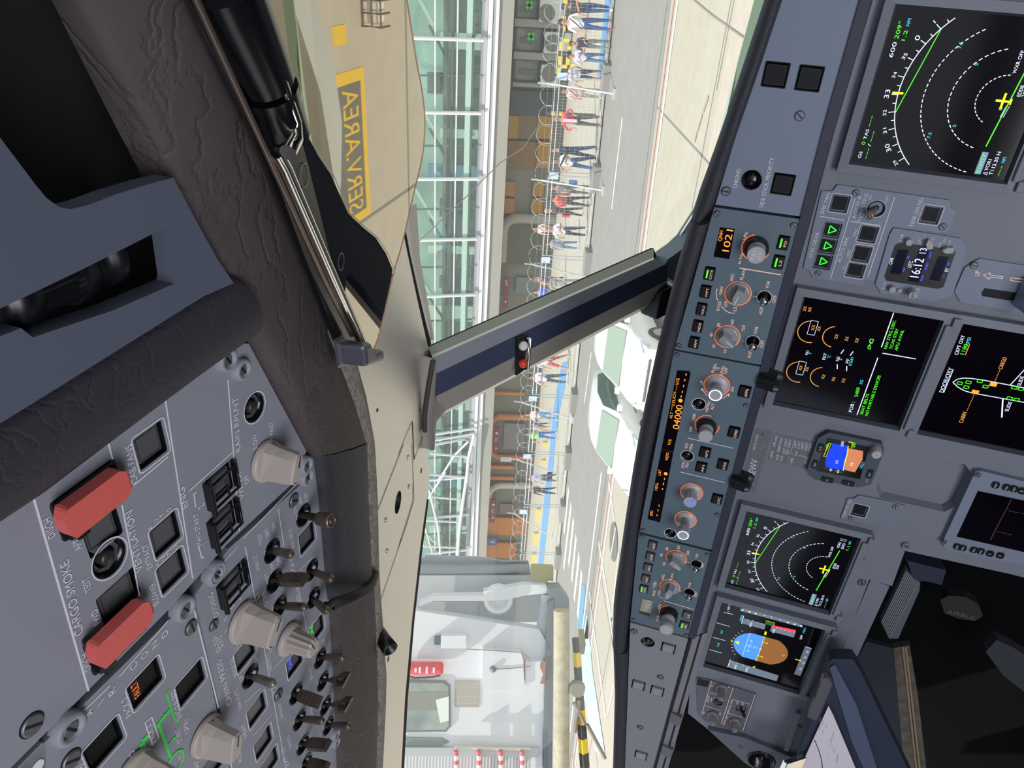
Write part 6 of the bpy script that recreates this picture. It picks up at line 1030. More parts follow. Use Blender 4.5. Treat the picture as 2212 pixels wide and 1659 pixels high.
mb = MB(); mb.box(-75, 44.5, zs, 30, 44.8, 14, mat('interior_green_grey', '#a0bcb0', .8, var=.35, scale=.35)); mb.box(-75, 40.6, zb1 - .1, 30, 44.5, zb1, mat('interior_floor', '#6c7470', .8)); mb.box(-75, 43.2, 6.6, 30, 44.5, 6.8, mat('interior_floor', '#6c7470', .8)); tpart('interior_wall', mb)
IW = mat('interior_white', '#d8e4dc', .7); ID = mat('interior_dark', '#4a5a58', .7); IB = mat('interior_blue', '#5c90b0', .7); mb = MB()
for k in range(22): x = 4 - k * 2.35; m_ = (ID, IW, IB, ID, IW)[k % 5]; mb.box(x, 43.6, zb1, x + .5 + .3 * (k % 3), 43.8, zb1 + 2.2 + .7 * (k % 2), m_)
for k in range(9): x = 2 - k * 5.2; mb.obox((x, 42.6, zb1 + 3.1), (1.0, 0, .6), (0, .08, 0), (-.04, 0, .08), IW); mb.obox((x - 1.7, 42.6, zb1 + 2.3), (.7, 0, .42), (0, .08, 0), (-.03, 0, .06), ID)
tpart('interior_shapes', mb)
mb = MB(); 
for px in (1016, 940, 989): zz = LP.at((px, 20)).y; th = .30 if px == 1016 else .07; mb.obox(LP.w(-22, zz, .0), (52, 0, 0), LP.n * .05, LP.v * (th / 2), WHP if px != 1016 else mat('transom_green', '#b8d4c8', .5))
mb.obox(LP.w(-22, LP.at((1024, 20)).y - .0, .02), (52, 0, 0), LP.n * .05, LP.v * .06, mat('transom_dark', '#5c6a66', .6)); tpart('horizontal_transom', mb)
xs = [LP.at(p).x for p in ((1030, 85.5), (1030, 243), (1030, 384.5), (1030, 514), (1030, 634))]; st = (xs[0] - xs[-1]) / 4; allx = [xs[0] + st * 2, xs[0] + st] + xs + [xs[-1] - st * k for k in range(1, 8)]
for x in allx: mb = MB(); mb.tube([LP.w(x, -.1, .16), LP.w(x, 6, .16)], .10, WHP, 8); tpart('white_mullion', mb)
mb = MB()
for x in allx[:-1]:
    for q in (.5,): mb.obox(LP.w(x - st * q, 2.6, -.05), (.045, 0, 0), LP.n * .05, LP.v * 2.7, mat('thin_mullion', '#8ea49c', .5))
    mb.obox(LP.w(x - st * .5, 1.4, .0), (st * .48, 0, 0), LP.n * .03, LP.v * .05, mat('transom_dark', '#5c6a66', .6))
tpart('thin_mullions', mb)
mb = MB()   # white lattice at the left part
def L2(c, x, y, o=.35): return LP.hit(K(c, x, y), o)
for c, pts, r_ in (('B6', (370, 1190, 770, 1130), .09), ('B6', (350, 1255, 770, 1180), .07), ('B6', (330, 1300, 650, 1240, 700, 1260, 560, 1400, 440, 1590, 390, 1659), .08), ('B6', (320, 1380, 700, 1415), .09), ('B6', (320, 1590, 660, 1620), .09), ('B6', (760, 1190, 700, 1420, 680, 1659), .12), ('B7', (690, 0, 650, 260, 610, 560, 590, 820), .12), ('B7', (310, 25, 670, 50), .08), ('B7', (470, 0, 320, 230, 240, 400), .08), ('B7', (310, 180, 400, 560, 420, 820), .08), ('B7', (320, 245, 640, 275), .08), ('B7', (280, 480, 620, 500), .08), ('B7', (250, 735, 600, 755), .08), ('B7', (270, 560, 345, 820), .05)):
    mb.tube([L2(c, pts[i], pts[i + 1]) for i in range(0, len(pts), 2)], r_, WHP, 6)
tpart('white_lattice', mb)
def gbox(name, label, cat, c, x0, y0, x1, y1, m, d=.3, y=42.9, group=None, build=True):
    a = hitp(K(c, x0, (y0 + y1) / 2), (0, y, 0), (0, 1, 0)); b = hitp(K(c, x1, (y0 + y1) / 2), (0, y, 0), (0, 1, 0)); l = hitp(K(c, (x0 + x1) / 2, y1), (0, y, 0), (0, 1, 0)); r = hitp(K(c, (x0 + x1) / 2, y0), (0, y, 0), (0, 1, 0))
    z1, z0, X0, X1 = a.z, b.z, l.x, r.x; z0 = .05 if z0 < .35 else z0
    if not build: return X0, X1, z0, z1
    root = empty(name, ((X0 + X1) / 2, y, z0), label, cat, group); w, h = (X1 - X0) / 2, z1 - z0; mb = MB(); mb.box(-w, -d, 0, w, 0, h, m); mb.build('body', root); return root, w, h
DKF = mat('dark_frame', '#4c5450', .5); SHO = glassmat('shop_glass', '#b8c0b8', .15, .15)
for k, (x0, y0, x1, y1, lab) in enumerate(((1175, -40, 1395, 190, 'dark-framed kiosk window with a green mark, rightmost'), (1160, 262, 1435, 515, 'dark-framed kiosk window with a green mark, middle one'), (1150, 585, 1410, 812, 'dark-framed kiosk window without a green mark'))):
    X0, X1, z0, z1 = gbox('', '', '', 'B4', x0, y0, x1, y1, DKF, build=False); r = empty('kiosk_window', ((X0 + X1) / 2, 42.85, z0), lab, 'window'); w, h = (X1 - X0) / 2, z1 - z0; mb = MB()
    mb.box(-w, -.1, 0, -w + .08, .1, h, DKF); mb.box(w - .08, -.1, 0, w, .1, h, DKF); mb.box(-w, -.1, 0, w, .1, .1, DKF); mb.box(-w, -.1, h - .08, w, .1, h, DKF); mb.build('frame', r)
    mb = MB(); mb.box(-w, .05, 0, w, .08, h, mat('kiosk_interior', '#9c9a8c', .7, var=.3, scale=2)); mb.box(-w * .3, -.02, .1, w * .1, .03, h * .8, mat('kiosk_grey', '#727a78', .6)); mb.build('pane', r)
    if k < 2:
        mb = MB(); q = .17; 
        for a in (.785, 2.356): mb.obox((w * .25, -.12, h * .42), (q * 1.3 * math.cos(a), 0, q * 1.3 * math.sin(a)), (0, .01, 0), (-q * .5 * math.sin(a), 0, q * .5 * math.cos(a)), mat('vivid_green', '#58e030', .5))
        mb.build('green_mark', r)
for x0, y0, x1, y1, fx, fy, fr, lab in ((1400, -30, 1640, 210, 1480, 132, 60, 'pale air conditioner with two fans, rightmost'), (1448, 308, 1690, 517, 1540, 430, 55, 'pale air conditioner beside the middle kiosk window'), (1412, 630, 1590, 850, 1510, 735, 52, 'pale air conditioner partly behind the striped barrier')):
    X0, X1, z0, z1 = gbox('', '', '', 'B4', x0, y0, x1, y1, DKF, build=False); z0 = max(z0, .1); r = empty('air_conditioner', ((X0 + X1) / 2, 42.4, z0), lab, 'air conditioner'); w, h = (X1 - X0) / 2, z1 - z0; mb = MB(); mb.box(-w, -.2, 0, w, .2, h, mat('aircon_white', '#d8d8cc', .5)); mb.build('casing', r, bevel=.02)
    mb = MB(); f = hitp(K('B4', fx, fy), (0, 42.2, 0), (0, 1, 0)); M = Matrix.Translation((f.x - (X0 + X1) / 2, -.2, f.z - z0)) @ Matrix.Rotation(1.5708, 4, 'X'); mb.lathe([(.42, 0), (.42, .03), (.36, .03), (.34, .0), (.0001, .02)], mat('fan_grille', '#7c7c74', .6), M=M, cap=False); mb.build('fan', r)
for k, (c, x0, y0, x1, y1) in enumerate((('B4', 1158, 190, 1660, 265), ('B4', 1148, 515, 1620, 585), ('B4', 1140, 812, 1430, 850))): gbox('pillar', 'grey pillar ' + ('between the two green-marked kiosks', 'between the middle and plain kiosk windows', 'left of the plain kiosk window')[k], 'pillar', c, x0, y0, x1, y1, mat('pillar_grey', '#a09e98', .7), .5)
gbox('gateway', 'dark roller gate between the kiosks and the amber panels', 'gate', 'B4', 1120, 900, 1560, 1145, mat('gate_dark', '#545852', .7), .2)
YW = mat('warm_amber_panel', '#b08428', .6); OB = mat('orange_wood', '#d88c4c', .6); BWN = mat('brown_amber_wall', '#8a6c40', .7)
for nm, lab, cat_, c, x0, y0, x1, y1, m_, d in (
 ('cladding_board', 'brown shop wall set between amber panels', 'wall panel', 'B4', 1195, 1145, 1385, 1375, mat('shop_brown', '#7c6e50', .7), .15), ('cladding_board', 'amber panel under the slab, above the brown shop wall', 'wall panel', 'B4', 1100, 1145, 1193, 1372, YW, .2), ('cladding_board', 'low amber panel behind the bearded man in the red jacket', 'wall panel', 'B4', 1385, 1150, 1545, 1372, YW, .25),
 ('cladding_board', 'wide brownish amber wall left of the brown shop wall', 'wall panel', 'B4', 1085, 1400, 1375, 1659, BWN, .15), ('cladding_board', 'low amber panel behind the navy jacket man', 'wall panel', 'B4', 1380, 1400, 1500, 1659, YW, .25), ('cladding_board', 'upper orange square behind the red backpack walkers', 'wall panel', 'B5', 1065, 235, 1165, 375, mat('dull_orange', '#b07c40', .6), .2), ('cladding_board', 'second upper orange square, left of the first', 'wall panel', 'B5', 1055, 400, 1160, 545, mat('dull_orange', '#b07c40', .6), .2),
 ('cladding_board', 'low yellow square behind the red backpack walkers', 'wall panel', 'B5', 1340, 235, 1450, 375, YW, .25), ('cladding_board', 'second low yellow square, left of the first', 'wall panel', 'B5', 1330, 400, 1440, 550, YW, .25), ('shop_window', 'grey shop window by the red and white sign right of the window post', 'window', 'B5', 1170, 1190, 1350, 1350, mat('shop_pane', '#808880', .3), .1),
 ('orange_post', 'thin orange upright, first left of the window post', 'upright', 'B6', 950, 760, 1260, 785, OB, .2), ('orange_post', 'orange upright left of the orange-framed doorway', 'upright', 'B6', 910, 1490, 1150, 1520, OB, .2), ('orange_post', 'orange upright right of the white arch', 'upright', 'B6', 905, 1600, 1150, 1628, OB, .2),
 ('wooden_door', 'wide orange wooden door under the burgundy sign', 'door', 'B7', 888, 440, 1290, 610, OB, .2), ('wooden_door', 'orange wooden door nearest the jet bridge', 'door', 'B7', 870, 690, 1170, 835, OB, .2), ('shop_glass_door', 'grey glazed doorway inside the orange frame', 'door', 'B6', 1050, 1075, 1250, 1330, mat('shop_pane_grey', '#8c8484', .4), .1), ('shop_glass_door', 'brown glazed counter inside the white arch', 'door', 'B7', 1010, 310, 1150, 410, mat('shop_pane_brown', '#8c7870', .4), .1)):
    gbox(nm, lab, cat_, c, x0, y0, x1, y1, m_, d)
# orange portal frame
X0, X1, z0, z1 = gbox('', '', '', 'B6', 925, 1000, 1290, 1400, OB, build=False); z0 = 0; r = empty('doorway_portal', ((X0 + X1) / 2, 42.7, 0), 'rounded orange doorway frame with a white notice, left of the window post', 'doorway'); w = (X1 - X0) / 2; mb = MB(); mb.tube([(-w, 0, 0), (-w, 0, z1 - .5), (-w + .2, 0, z1 - .12), (-w + .5, 0, z1), (w - .5, 0, z1), (w - .2, 0, z1 - .12), (w, 0, z1 - .5), (w, 0, 0)], .22, OB, 8); mb.build('frame', r); mb = MB(); mb.box(-w - .2, -.3, z1 - 1.55, -w + .2, -.24, z1 - .75, WHP); mb.build('white_notice', r)
X0, X1, z0, z1 = gbox('', '', '', 'B7', 900, 110, 1330, 430, OB, build=False); r = empty('white_arch', ((X0 + X1) / 2, 42.6, 0), 'smooth white arch around the brown shop counter', 'arch'); w = (X1 - X0) / 2; mb = MB(); mb.tube([(w, 0, 0)] + [(w - .9 + .9 * math.cos(t), 0, z1 - .9 + .9 * math.sin(t)) for t in (0, .4, .8, 1.2, 1.57)] + [(-w * .2, 0, z1)], .24, mat('arch_white', '#d8d4cc', .5), 8); mb.build('arch_body', r)
X0, X1, z0, z1 = gbox('', '', '', 'B5', 1040, 590, 1340, 1050, OB, build=False); r = empty('tunnel_arch', ((X0 + X1) / 2, 42.6, 0), 'grey rounded archway with a dark opening, right of the window post', 'arch'); w = (X1 - X0) / 2; mb = MB(); arc_ = [(w, 0, 0)] + [(w - .8 + .8 * math.cos(t), 0, z1 - .8 + .8 * math.sin(t)) for t in (0, .4, .8, 1.2, 1.57)] + [(-w + .2, 0, z1)]; mb.tube(arc_, .3, mat('arch_grey', '#a8a494', .6), 8); mb.build('rim', r); mb = MB(); mb.box(-w, .1, 0, w - .2, .15, z1 - .2, mat('arch_dark', '#686850', .7)); mb.build('opening', r)
for k, (c, x0, y0, x1, y1, lab) in enumerate((('B5', 1045, 1185, 1097, 1490, 'burgundy sign board with pale lettering, right of the window post'), ('B6', 950, 1110, 1002, 1370, 'burgundy sign board in the orange doorway frame'), ('B7', 915, 262, 970, 490, 'burgundy sign board beside the white arch'))):
    r, w, h = gbox('shop_sign', lab, 'sign', c, x0, y0, x1, y1, mat('burgundy', '#8c3c48', .5), .12, y=42.3); mb = MB(); mb.text('M', (-w * .1 if k else w * .5, 0), (-w * .1 + .3 if k else w * .5 + .3, 0), h * .5, WHP, 0); mb.text('TAXI', (-w * .85, 0), (-w * .3, 0), h * .45, WHP, 0) if False else None
    mb.disc((w * .55, h * .2), h * .28, WHP, .0); mb.disc((-w * .6, h * .2), h * .2, WHP, .0); mb.v = [Vector((v.x, -.125, v.y + h * .25)) for v in mb.v]; mb.build('lettering', r)
r, w, h = gbox('shop_sign', 'small blue sign with a white letter A above the orange doors', 'sign', 'B7', 885, 650, 985, 718, mat('sign_blue', '#5468b0', .5), .12, y=42.3); mb = MB(); mb.text('A', (-w * .4, 0), (w * .4, 0), h * .55, WHP, 0); mb.v = [Vector((v.x, -.125, v.y + h * .2)) for v in mb.v]; mb.build('lettering', r)
# striped barrier in front of the kiosks
YB = mat('barrier_yellow', '#ecc82c', .5); BB = mat('barrier_black', '#3c4040', .5)
r = empty('striped_barrier', hitp(K('E2', 800, 700), (0, 36, 0), (0, 1, 0)), 'yellow and black blocked barrier stacked behind the people, top of the photo', 'barrier'); mb = MB(); o_ = r.matrix_world.translation
for x, y, w, h, m_ in ((755, 60, 60, 130, YB), (890, 20, 60, 60, YB), (730, 330, 60, 75, YB), (770, 515, 90, 80, YB), (765, 720, 100, 60, YB), (685, 820, 70, 130, YB), (825, 860, 55, 60, YB), (665, 1085, 65, 140, YB), (800, 1085, 60, 130, YB), (725, 1190, 110, 50, YB), (645, 1285, 65, 130, YB), (700, 610, 80, 90, BB), (745, 960, 200, 60, BB), (830, 960, 70, 90, BB), (800, 400, 60, 300, BB), (880, 1190, 60, 90, YB)):
    p = hitp(K('E2', x, y), (0, 36, 0), (0, 1, 0)) - o_; s_m = .0027; mb.box(p.x - h * s_m / 2 * 1.0, -.1, p.z - w * s_m / 2, p.x + h * s_m / 2, .1, p.z + w * s_m / 2, m_)
mb.build('stacked_blocks', r)
q = hitp(K('B4', 1583, 1130), (0, 31, 0), (0, 1, 0)); r = empty('bollard', (q.x, 31, .05), 'dark bollard with two yellow bands by the dark gateway', 'bollard'); mb = MB(); mb.tube([(0, 0, 0), (0, 0, q.z + .35)], .07, mat('bollard_dark', '#5a5e5c', .6), 10); mb.build('post', r)
for x in (1620, 1545): t = hitp(K('B4', x, 1130), (0, 31, 0), (0, 1, 0)); mb = MB(); mb.tube([(0, 0, t.z - .13), (0, 0, t.z + .03)], .085, YB, 10); mb.build('yellow_band', r)
for k, (c, x0, y0, x1, y1) in enumerate((('E5', 510, 1170, 535, 1240), ('E5', 495, 1385, 520, 1450), ('B7', 1370, 350, 1395, 480), ('B7', 1345, 590, 1375, 700), ('B7', 1328, 790, 1352, 920))): gbox('yellow_kerb_block', 'yellow kerb block behind the fence, ' + ('nearest the window post', 'second from the window post', 'third, by the white arch', 'fourth, before the orange doors', 'fifth, nearest the jet bridge')[k], 'kerb', c, x0, y0, x1, y1, mat('kerb_yellow', '#d8c060', .6), .2, y=36)
mb = MB(); cb = [hitp(p, (0, 8, 0), (0, 1, 0)) for p in P(1170, 262, 1130, 320, 1080, 352, 1000, 432, 880, 545)]; mb.tube(cb, .006, mat('cable_grey', '#6c6660', .6), 6); tag(mb.build('overhead_cable'), 'thin grey cable crossing the facade diagonally, right of the window post', 'cable')
# nose of the aircraft below the windshield (seen only in the visor)
mb = MB(); NW = mat('aircraft_white_paint', '#d4dad6', .35); rows = []
for y, z, w, hh in ((1.36, 4.19, 1.2, 1.6), (1.6, 4.07, 1.15, 1.5), (1.9, 3.925, 1.05, 1.35), (2.2, 3.74, .95, 1.2), (2.5, 3.50, .8, 1.0), (2.8, 3.20, .6, .75), (3.0, 2.95, .4, .5), (3.08, 2.75, .15, .25)): rows.append([(w * math.sin(t), y, z - hh * (1 - math.cos(t)) * .9) for t in [math.pi * (k / 12 - 1) * .5 * 1.2 + math.pi * .6 * .0 for k in range(25)]])
mb.grid(rows, NW); tag(mb.build('aircraft_nose'), 'white aircraft nose below the windshield, mirrored in the visor', 'aircraft nose')
# ================================================================ PEOPLE
SK = mat('skin', '#c99078', .6); 
def cloth(c): return mat('cloth_' + c.lstrip('#'), c, .8)
def person(label, head, foot, top='#30343c', legs='#35507c', hair='#4a382c', shoes='#d8d8d8', face=0.0, skirt=None, sleeves=True, shorts=False, arms=(( .2, .1), (.2, .1)), stride=.12, lean=0.0, extra=None, hat=None, group='people behind the security fence', h=None, z0=.05):
    g = hitp(foot, (0, 0, z0), (0, 0, 1)); t = hitp(head, g, (0, 1, 0)); H = h or max(1.0, min(1.95, (t.z - z0) * 1.08)); s = H / 1.75
    J = []; R_ = []; E_ = []; TG = []
    def j(p, r): J.append(Vector(p)); R_.append(r); return len(J) - 1
    def e(a, b, tg): E_.append((a, b)); TG.append(tg)
    ln = lean; pel = j((0, 0, .95), .145); ch = j((0, -ln * .3, 1.15), .135); up = j((0, -ln * .7, 1.36), .15); nk = j((0, -ln * .85, 1.47), .06); hb = j((0, -ln * .95 - .005, 1.56), .075); ht = j((0, -ln - .0, 1.66), .085); hh_ = j((0, -ln + .01, 1.72), .06)
    e(pel, ch, 'top'); e(ch, up, 'top'); e(up, nk, 'skin'); e(nk, hb, 'skin'); e(hb, ht, 'skin'); e(ht, hh_, 'skin'); nose = j((0, -ln - .085, 1.625), .018); e(ht, nose, 'skin')
    for sx, st, (ax, ay) in ((1, stride, arms[0]), (-1, -stride, arms[1])):
        hip = j((sx * .09, 0, .88), .10); kn = j((sx * .11, st * .5 - .02, .49), .066); an = j((sx * .12, st, .09), .045); to = j((sx * .13, st - .16, .035), .036)
        e(pel, hip, 'legs'); e(hip, kn, 'legs'); e(kn, an, 'skin' if shorts else 'legs'); e(an, to, 'shoes')
        sh = j((sx * .175, -ln * .75, 1.40), .062); el = j((sx * (.22 + ax * .25), -ln * .6 - ay * .25, 1.13 + ax * .1), .044); wr = j((sx * (.22 + ax * .15 - ay * .25), -ln * .4 - .08 - ay * .75, .90 + ay * .55), .032); pa = j((sx * (.22 + ax * .15 - ay * .3), -ln * .4 - .1 - ay * .85, .83 + ay * .56), .034)
        e(up, sh, 'top'); e(sh, el, 'top'); e(el, wr, 'top' if sleeves else 'skin'); e(wr, pa, 'skin')
        b = J[pa]
        for q in range(4): f1 = j(b + Vector((sx * .0, (q - 1.5) * .018, -.05)), .009); f2 = j(b + Vector((0, (q - 1.5) * .02 - .012, -.088 + .008 * abs(q - 1.4))), .008); e(pa, f1, 'skin'); e(f1, f2, 'skin')
        th = j(b + Vector((-sx * .03, -.03, -.02)), .010); e(pa, th, 'skin')
    me = bpy.data.meshes.new('body'); me.from_pydata([tuple(v * s) for v in J], E_, []); o = bpy.data.objects.new('body_tmp', me); COL.objects.link(o)
    o.modifiers.new('skin', 'SKIN'); 
    for i, v in enumerate(me.skin_vertices[0].data): v.radius = (R_[i] * s * (1.05 if i in (0, 2) else 1), R_[i] * s * (.72 if i in (0, 1, 2) else 1)); v.use_root = (i == 0)
    sb = o.modifiers.new('sub', 'SUBSURF'); sb.levels = 1; sb.render_levels = 1
    dg = bpy.context.evaluated_depsgraph_get(); dg.update(); m2 = bpy.data.meshes.new_from_object(o.evaluated_get(dg)); bpy.data.objects.remove(o)
    m2.name = 'person'; m2.materials.clear(); ms = {'top': cloth(top), 'legs': cloth(legs), 'skin': SK, 'shoes': cloth(shoes)}; keys = list(ms)
    for k in keys: m2.materials.append(ms[k])
    segs = [(J[a] * s, J[b] * s, t) for (a, b), t in zip(E_, TG)]
    for p in m2.polygons:
        c = p.center; best = None
        for a, b, t in segs:
            d = b - a; u = max(0, min(1, (c - a).dot(d) / d.length_squared)); dd = (c - a - d * u).length
            if best is None or dd < best[0]: best = (dd, t)
        p.material_index = keys.index(best[1]); p.use_smooth = True
    b = bpy.data.objects.new('person', m2); COL.objects.link(b); b.location = g; b.rotation_euler = (0, 0, face); tag(b, label, 'person', group)
    mb = MB(); c = Vector((0, -ln + .022, 1.675)) * s; pr = [(.0001, .115 * s)] + [(.104 * s * math.sin(a), .115 * s * math.cos(a)) for a in (.4, .8, 1.2, 1.6, 1.9)]
    mb.lathe(pr, cloth(hair if not hat else hat), M=Matrix.Translation(c) @ Matrix.Rotation(-.45, 4, 'X'), seg=14, cap=False); mb.build('hair', b)
    for k in (-1, 1): mb = MB(); mb.lathe([(.0001, -.008), (.007, 0), (.0001, .008)], mat('eye_dark', '#20181a', .4), M=Matrix.Translation(Vector((k * .03, -ln - .078, 1.648)) * s), seg=6, cap=False); mb.build('eye', b)
    if extra: 
        mb = MB(); ec = cloth(extra[1])
        if extra[0] == 'backpack': mb.lathe([(.0001, -.22), (.13, -.16), (.15, 0), (.12, .16), (.0001, .22)], ec, M=Matrix.Translation((0, .17 * s, 1.25 * s)), seg=10)
        if extra[0] == 'vest': mb.grid([[(x * s, y * s, z * s) for x, y in ((-.17, -.13), (-.08, -.165), (.08, -.165), (.17, -.13), (.2, 0), (.17, .14), (0, .16), (-.17, .14), (-.2, 0), (-.17, -.13))] for z in (1.0, 1.2, 1.42)], ec)
        if extra[0] == 'strap': mb.tube([(.14 * s, -.12 * s, 1.44 * s), (0, -.17 * s, 1.22 * s), (-.16 * s, -.12 * s, 1.0 * s)], .02, ec, 6)
        if extra[0] == 'shirt_front': mb.grid([[(x * s, (-.165 + abs(x) * .1) * s, z * s) for x in (-.055, 0, .055)] for z in (.92, 1.15, 1.42)], ec)
        if extra[0] == 'bag': mb.box(.2 * s, -.1, .6 * s, .34 * s, .12, .95 * s, ec)
        mb.build(extra[0], b)
    return b
J_ = '#3a5a94'
person('person in a dark jacket and blue jeans taking a picture, topmost in the photo', (1222, 14), (1323, 20), '#3c4444', J_, face=.5, arms=((.3, .9), (.3, .8)), sleeves=False)
person('person in a white tee with a dark shoulder strap and blue jeans', (1216, 48), (1323, 54), '#e8e8ea', J_, shoes='#a05048', sleeves=False, extra=('strap', '#44443c'))
person('person in a navy top and grey trousers, stooping beside the striped barrier', (1236, 92), (1318, 97), '#3c4664', '#8a9690', lean=.25, arms=((.1, .5), (.1, .5)), sleeves=False, shoes='#9c6450')
person('person in a white and blue striped tee and blue jeans, arms raised', (1232, 122), (1314, 126), '#ccd0ec', '#5878a4', arms=((.2, .8), (.3, .5)), sleeves=False)
person('person in a white shirt and black shorts before the first slanting brace', (1218, 156), (1306, 163), '#e6e4f2', '#3a4444', shorts=True, lean=.12, sleeves=False, stride=.25)
person('person in a white skirted top and red scarf by the razor wire', (1216, 193), (1300, 202), '#e0d4d4', '#cabfae', extra=('strap', '#b43c44'), sleeves=False)
person('bearded man in an open red jacket over a checked shirt, dark trousers', (1203, 266), (1300, 262), '#d84c5c', '#54605e', hair='#b08a7c', shoes='#b85860', extra=('shirt_front', '#d4cfe4'), arms=((.6, .3), (.6, .3)))
person('man in a dark navy jacket and jeans leaning forward, touching his face', (1196, 321), (1291, 328), '#2c3c54', '#33486c', hair='#6c4838', arms=((.1, .9), (.1, .2)), shoes='#2c3844', face=-.6)
person('man in a white tee and blue jeans left of the navy jacket man', (1198, 353), (1290, 353), '#e4e4e2', '#38548c', hair='#6c4a3c', arms=((.5, .7), (.5, .5)), sleeves=False, shoes='#2c3c5c', stride=.3)
person('person in dark grey with a small blue bottle behind the second brace', (1194, 405), (1276, 410), '#74787c', '#83807c', arms=((.2, .5), (.2, .2)), extra=('bag', '#4c88d8'))
person('person with a large red backpack and black trousers', (1190, 430), (1278, 436), '#d86460', '#3e3a3a', extra=('backpack', '#e8685e'), face=3.0)
person('person in black and red with pale hair beside the backpack walker', (1184, 454), (1262, 458), '#44383c', '#46403e', hair='#c8a078', extra=('bag', '#d03c48'), face=2.4)
person('person in a lilac white shirt and dark trousers', (1186, 499), (1270, 500), '#e2d8ee', '#38404c', hair='#a06a50', arms=((.5, .6), (.4, .4)), sleeves=False)
person('distant person in blue jeans left of the lilac shirt', (1182, 524), (1252, 530), '#8c94a4', '#6480ac', arms=((.1, .1), (.1, .1)))
person('person with a grey hooded coat and light jeans beside the window post', (1179, 603), (1262, 613), '#b0aca4', '#9ca8b0', hair='#d08c5c', lean=.1)
person('person with a white top and red shorts left of the window post, legs spread', (1144, 778), (1232, 782), '#e4dcdc', '#c84848', shorts=True, stride=.4, sleeves=False, lean=.1)
person('person in a white shirt with blue print before the burgundy door strip', (1138, 822), (1228, 818), '#d8dcf0', '#4c505c', arms=((.4, .6), (.3, .4)), sleeves=False)
person('person in a white shirt and pale blue jeans under the concrete pillar', (1139, 892), (1206, 898), '#dcd8dc', '#7ca4dc', sleeves=False, arms=((.3, .5), (.3, .5)))
person('small child in a bright blue top beside the pale jeans person', (1150, 909), (1188, 918), '#2c58c8', '#54504c', sleeves=False, h=1.2)
person('seated-looking person with a striped top next to the blue child', (1150, 921), (1190, 926), '#c8b8b4', '#d4a48c', sleeves=False, shorts=True, h=1.25)
person('person in a light green vest and blue jeans before the orange doorway', (1137, 942), (1205, 940), '#3c4850', '#4474c0', extra=('vest', '#90dc90'), arms=((.6, .8), (.5, .4)), sleeves=False)
person('person in a white and blue jacket by the white arch', (1142, 1026), (1206, 1032), '#b8bcdc', '#5c6070', lean=.15)
person('person in black beside the white arch', (1144, 1062), (1204, 1060), '#30343c', '#303238', hair='#402c28')
person('person in a white top with red strap beyond the fence, head above its rail', (1137, 493), (1222, 497), '#e4dcd4', '#8c8478', extra=('strap', '#a03440'), sleeves=False, group=None, z0=.06, h=1.75)
person('person in a dark top beyond the fence near the grey shop window', (1143, 603), (1222, 606), '#44546c', '#38404c', hair='#4c3c3c', z0=.06, h=1.7)
person('person in a blue top beyond the fence, left of the dark one', (1140, 632), (1222, 634), '#3c60d0', '#44608c', z0=.06, h=1.7)

# small caged apron light, mirrored in the visor
r = empty('apron_light', (-.62, 10.1, .0), 'small caged box light on the apron, seen mirrored at the top of the visor', 'light'); mb = MB(); mb.box(-.13, -.1, 0, .13, .1, .22, mat('light_box_white', '#e4e4dc', .5)); mb.build('housing', r, bevel=.01)
mb = MB(); cm_ = mat('cage_brown', '#6c4034', .5)
for x in (-.16, 0, .16): mb.tube([(x, -.14, 0), (x, -.14, .28), (x, .14, .28)], .014, cm_, 6)
for z in (.02, .15, .28): mb.tube([(-.16, -.14, z), (.16, -.14, z)], .014, cm_, 6)
mb.build('cage', r)
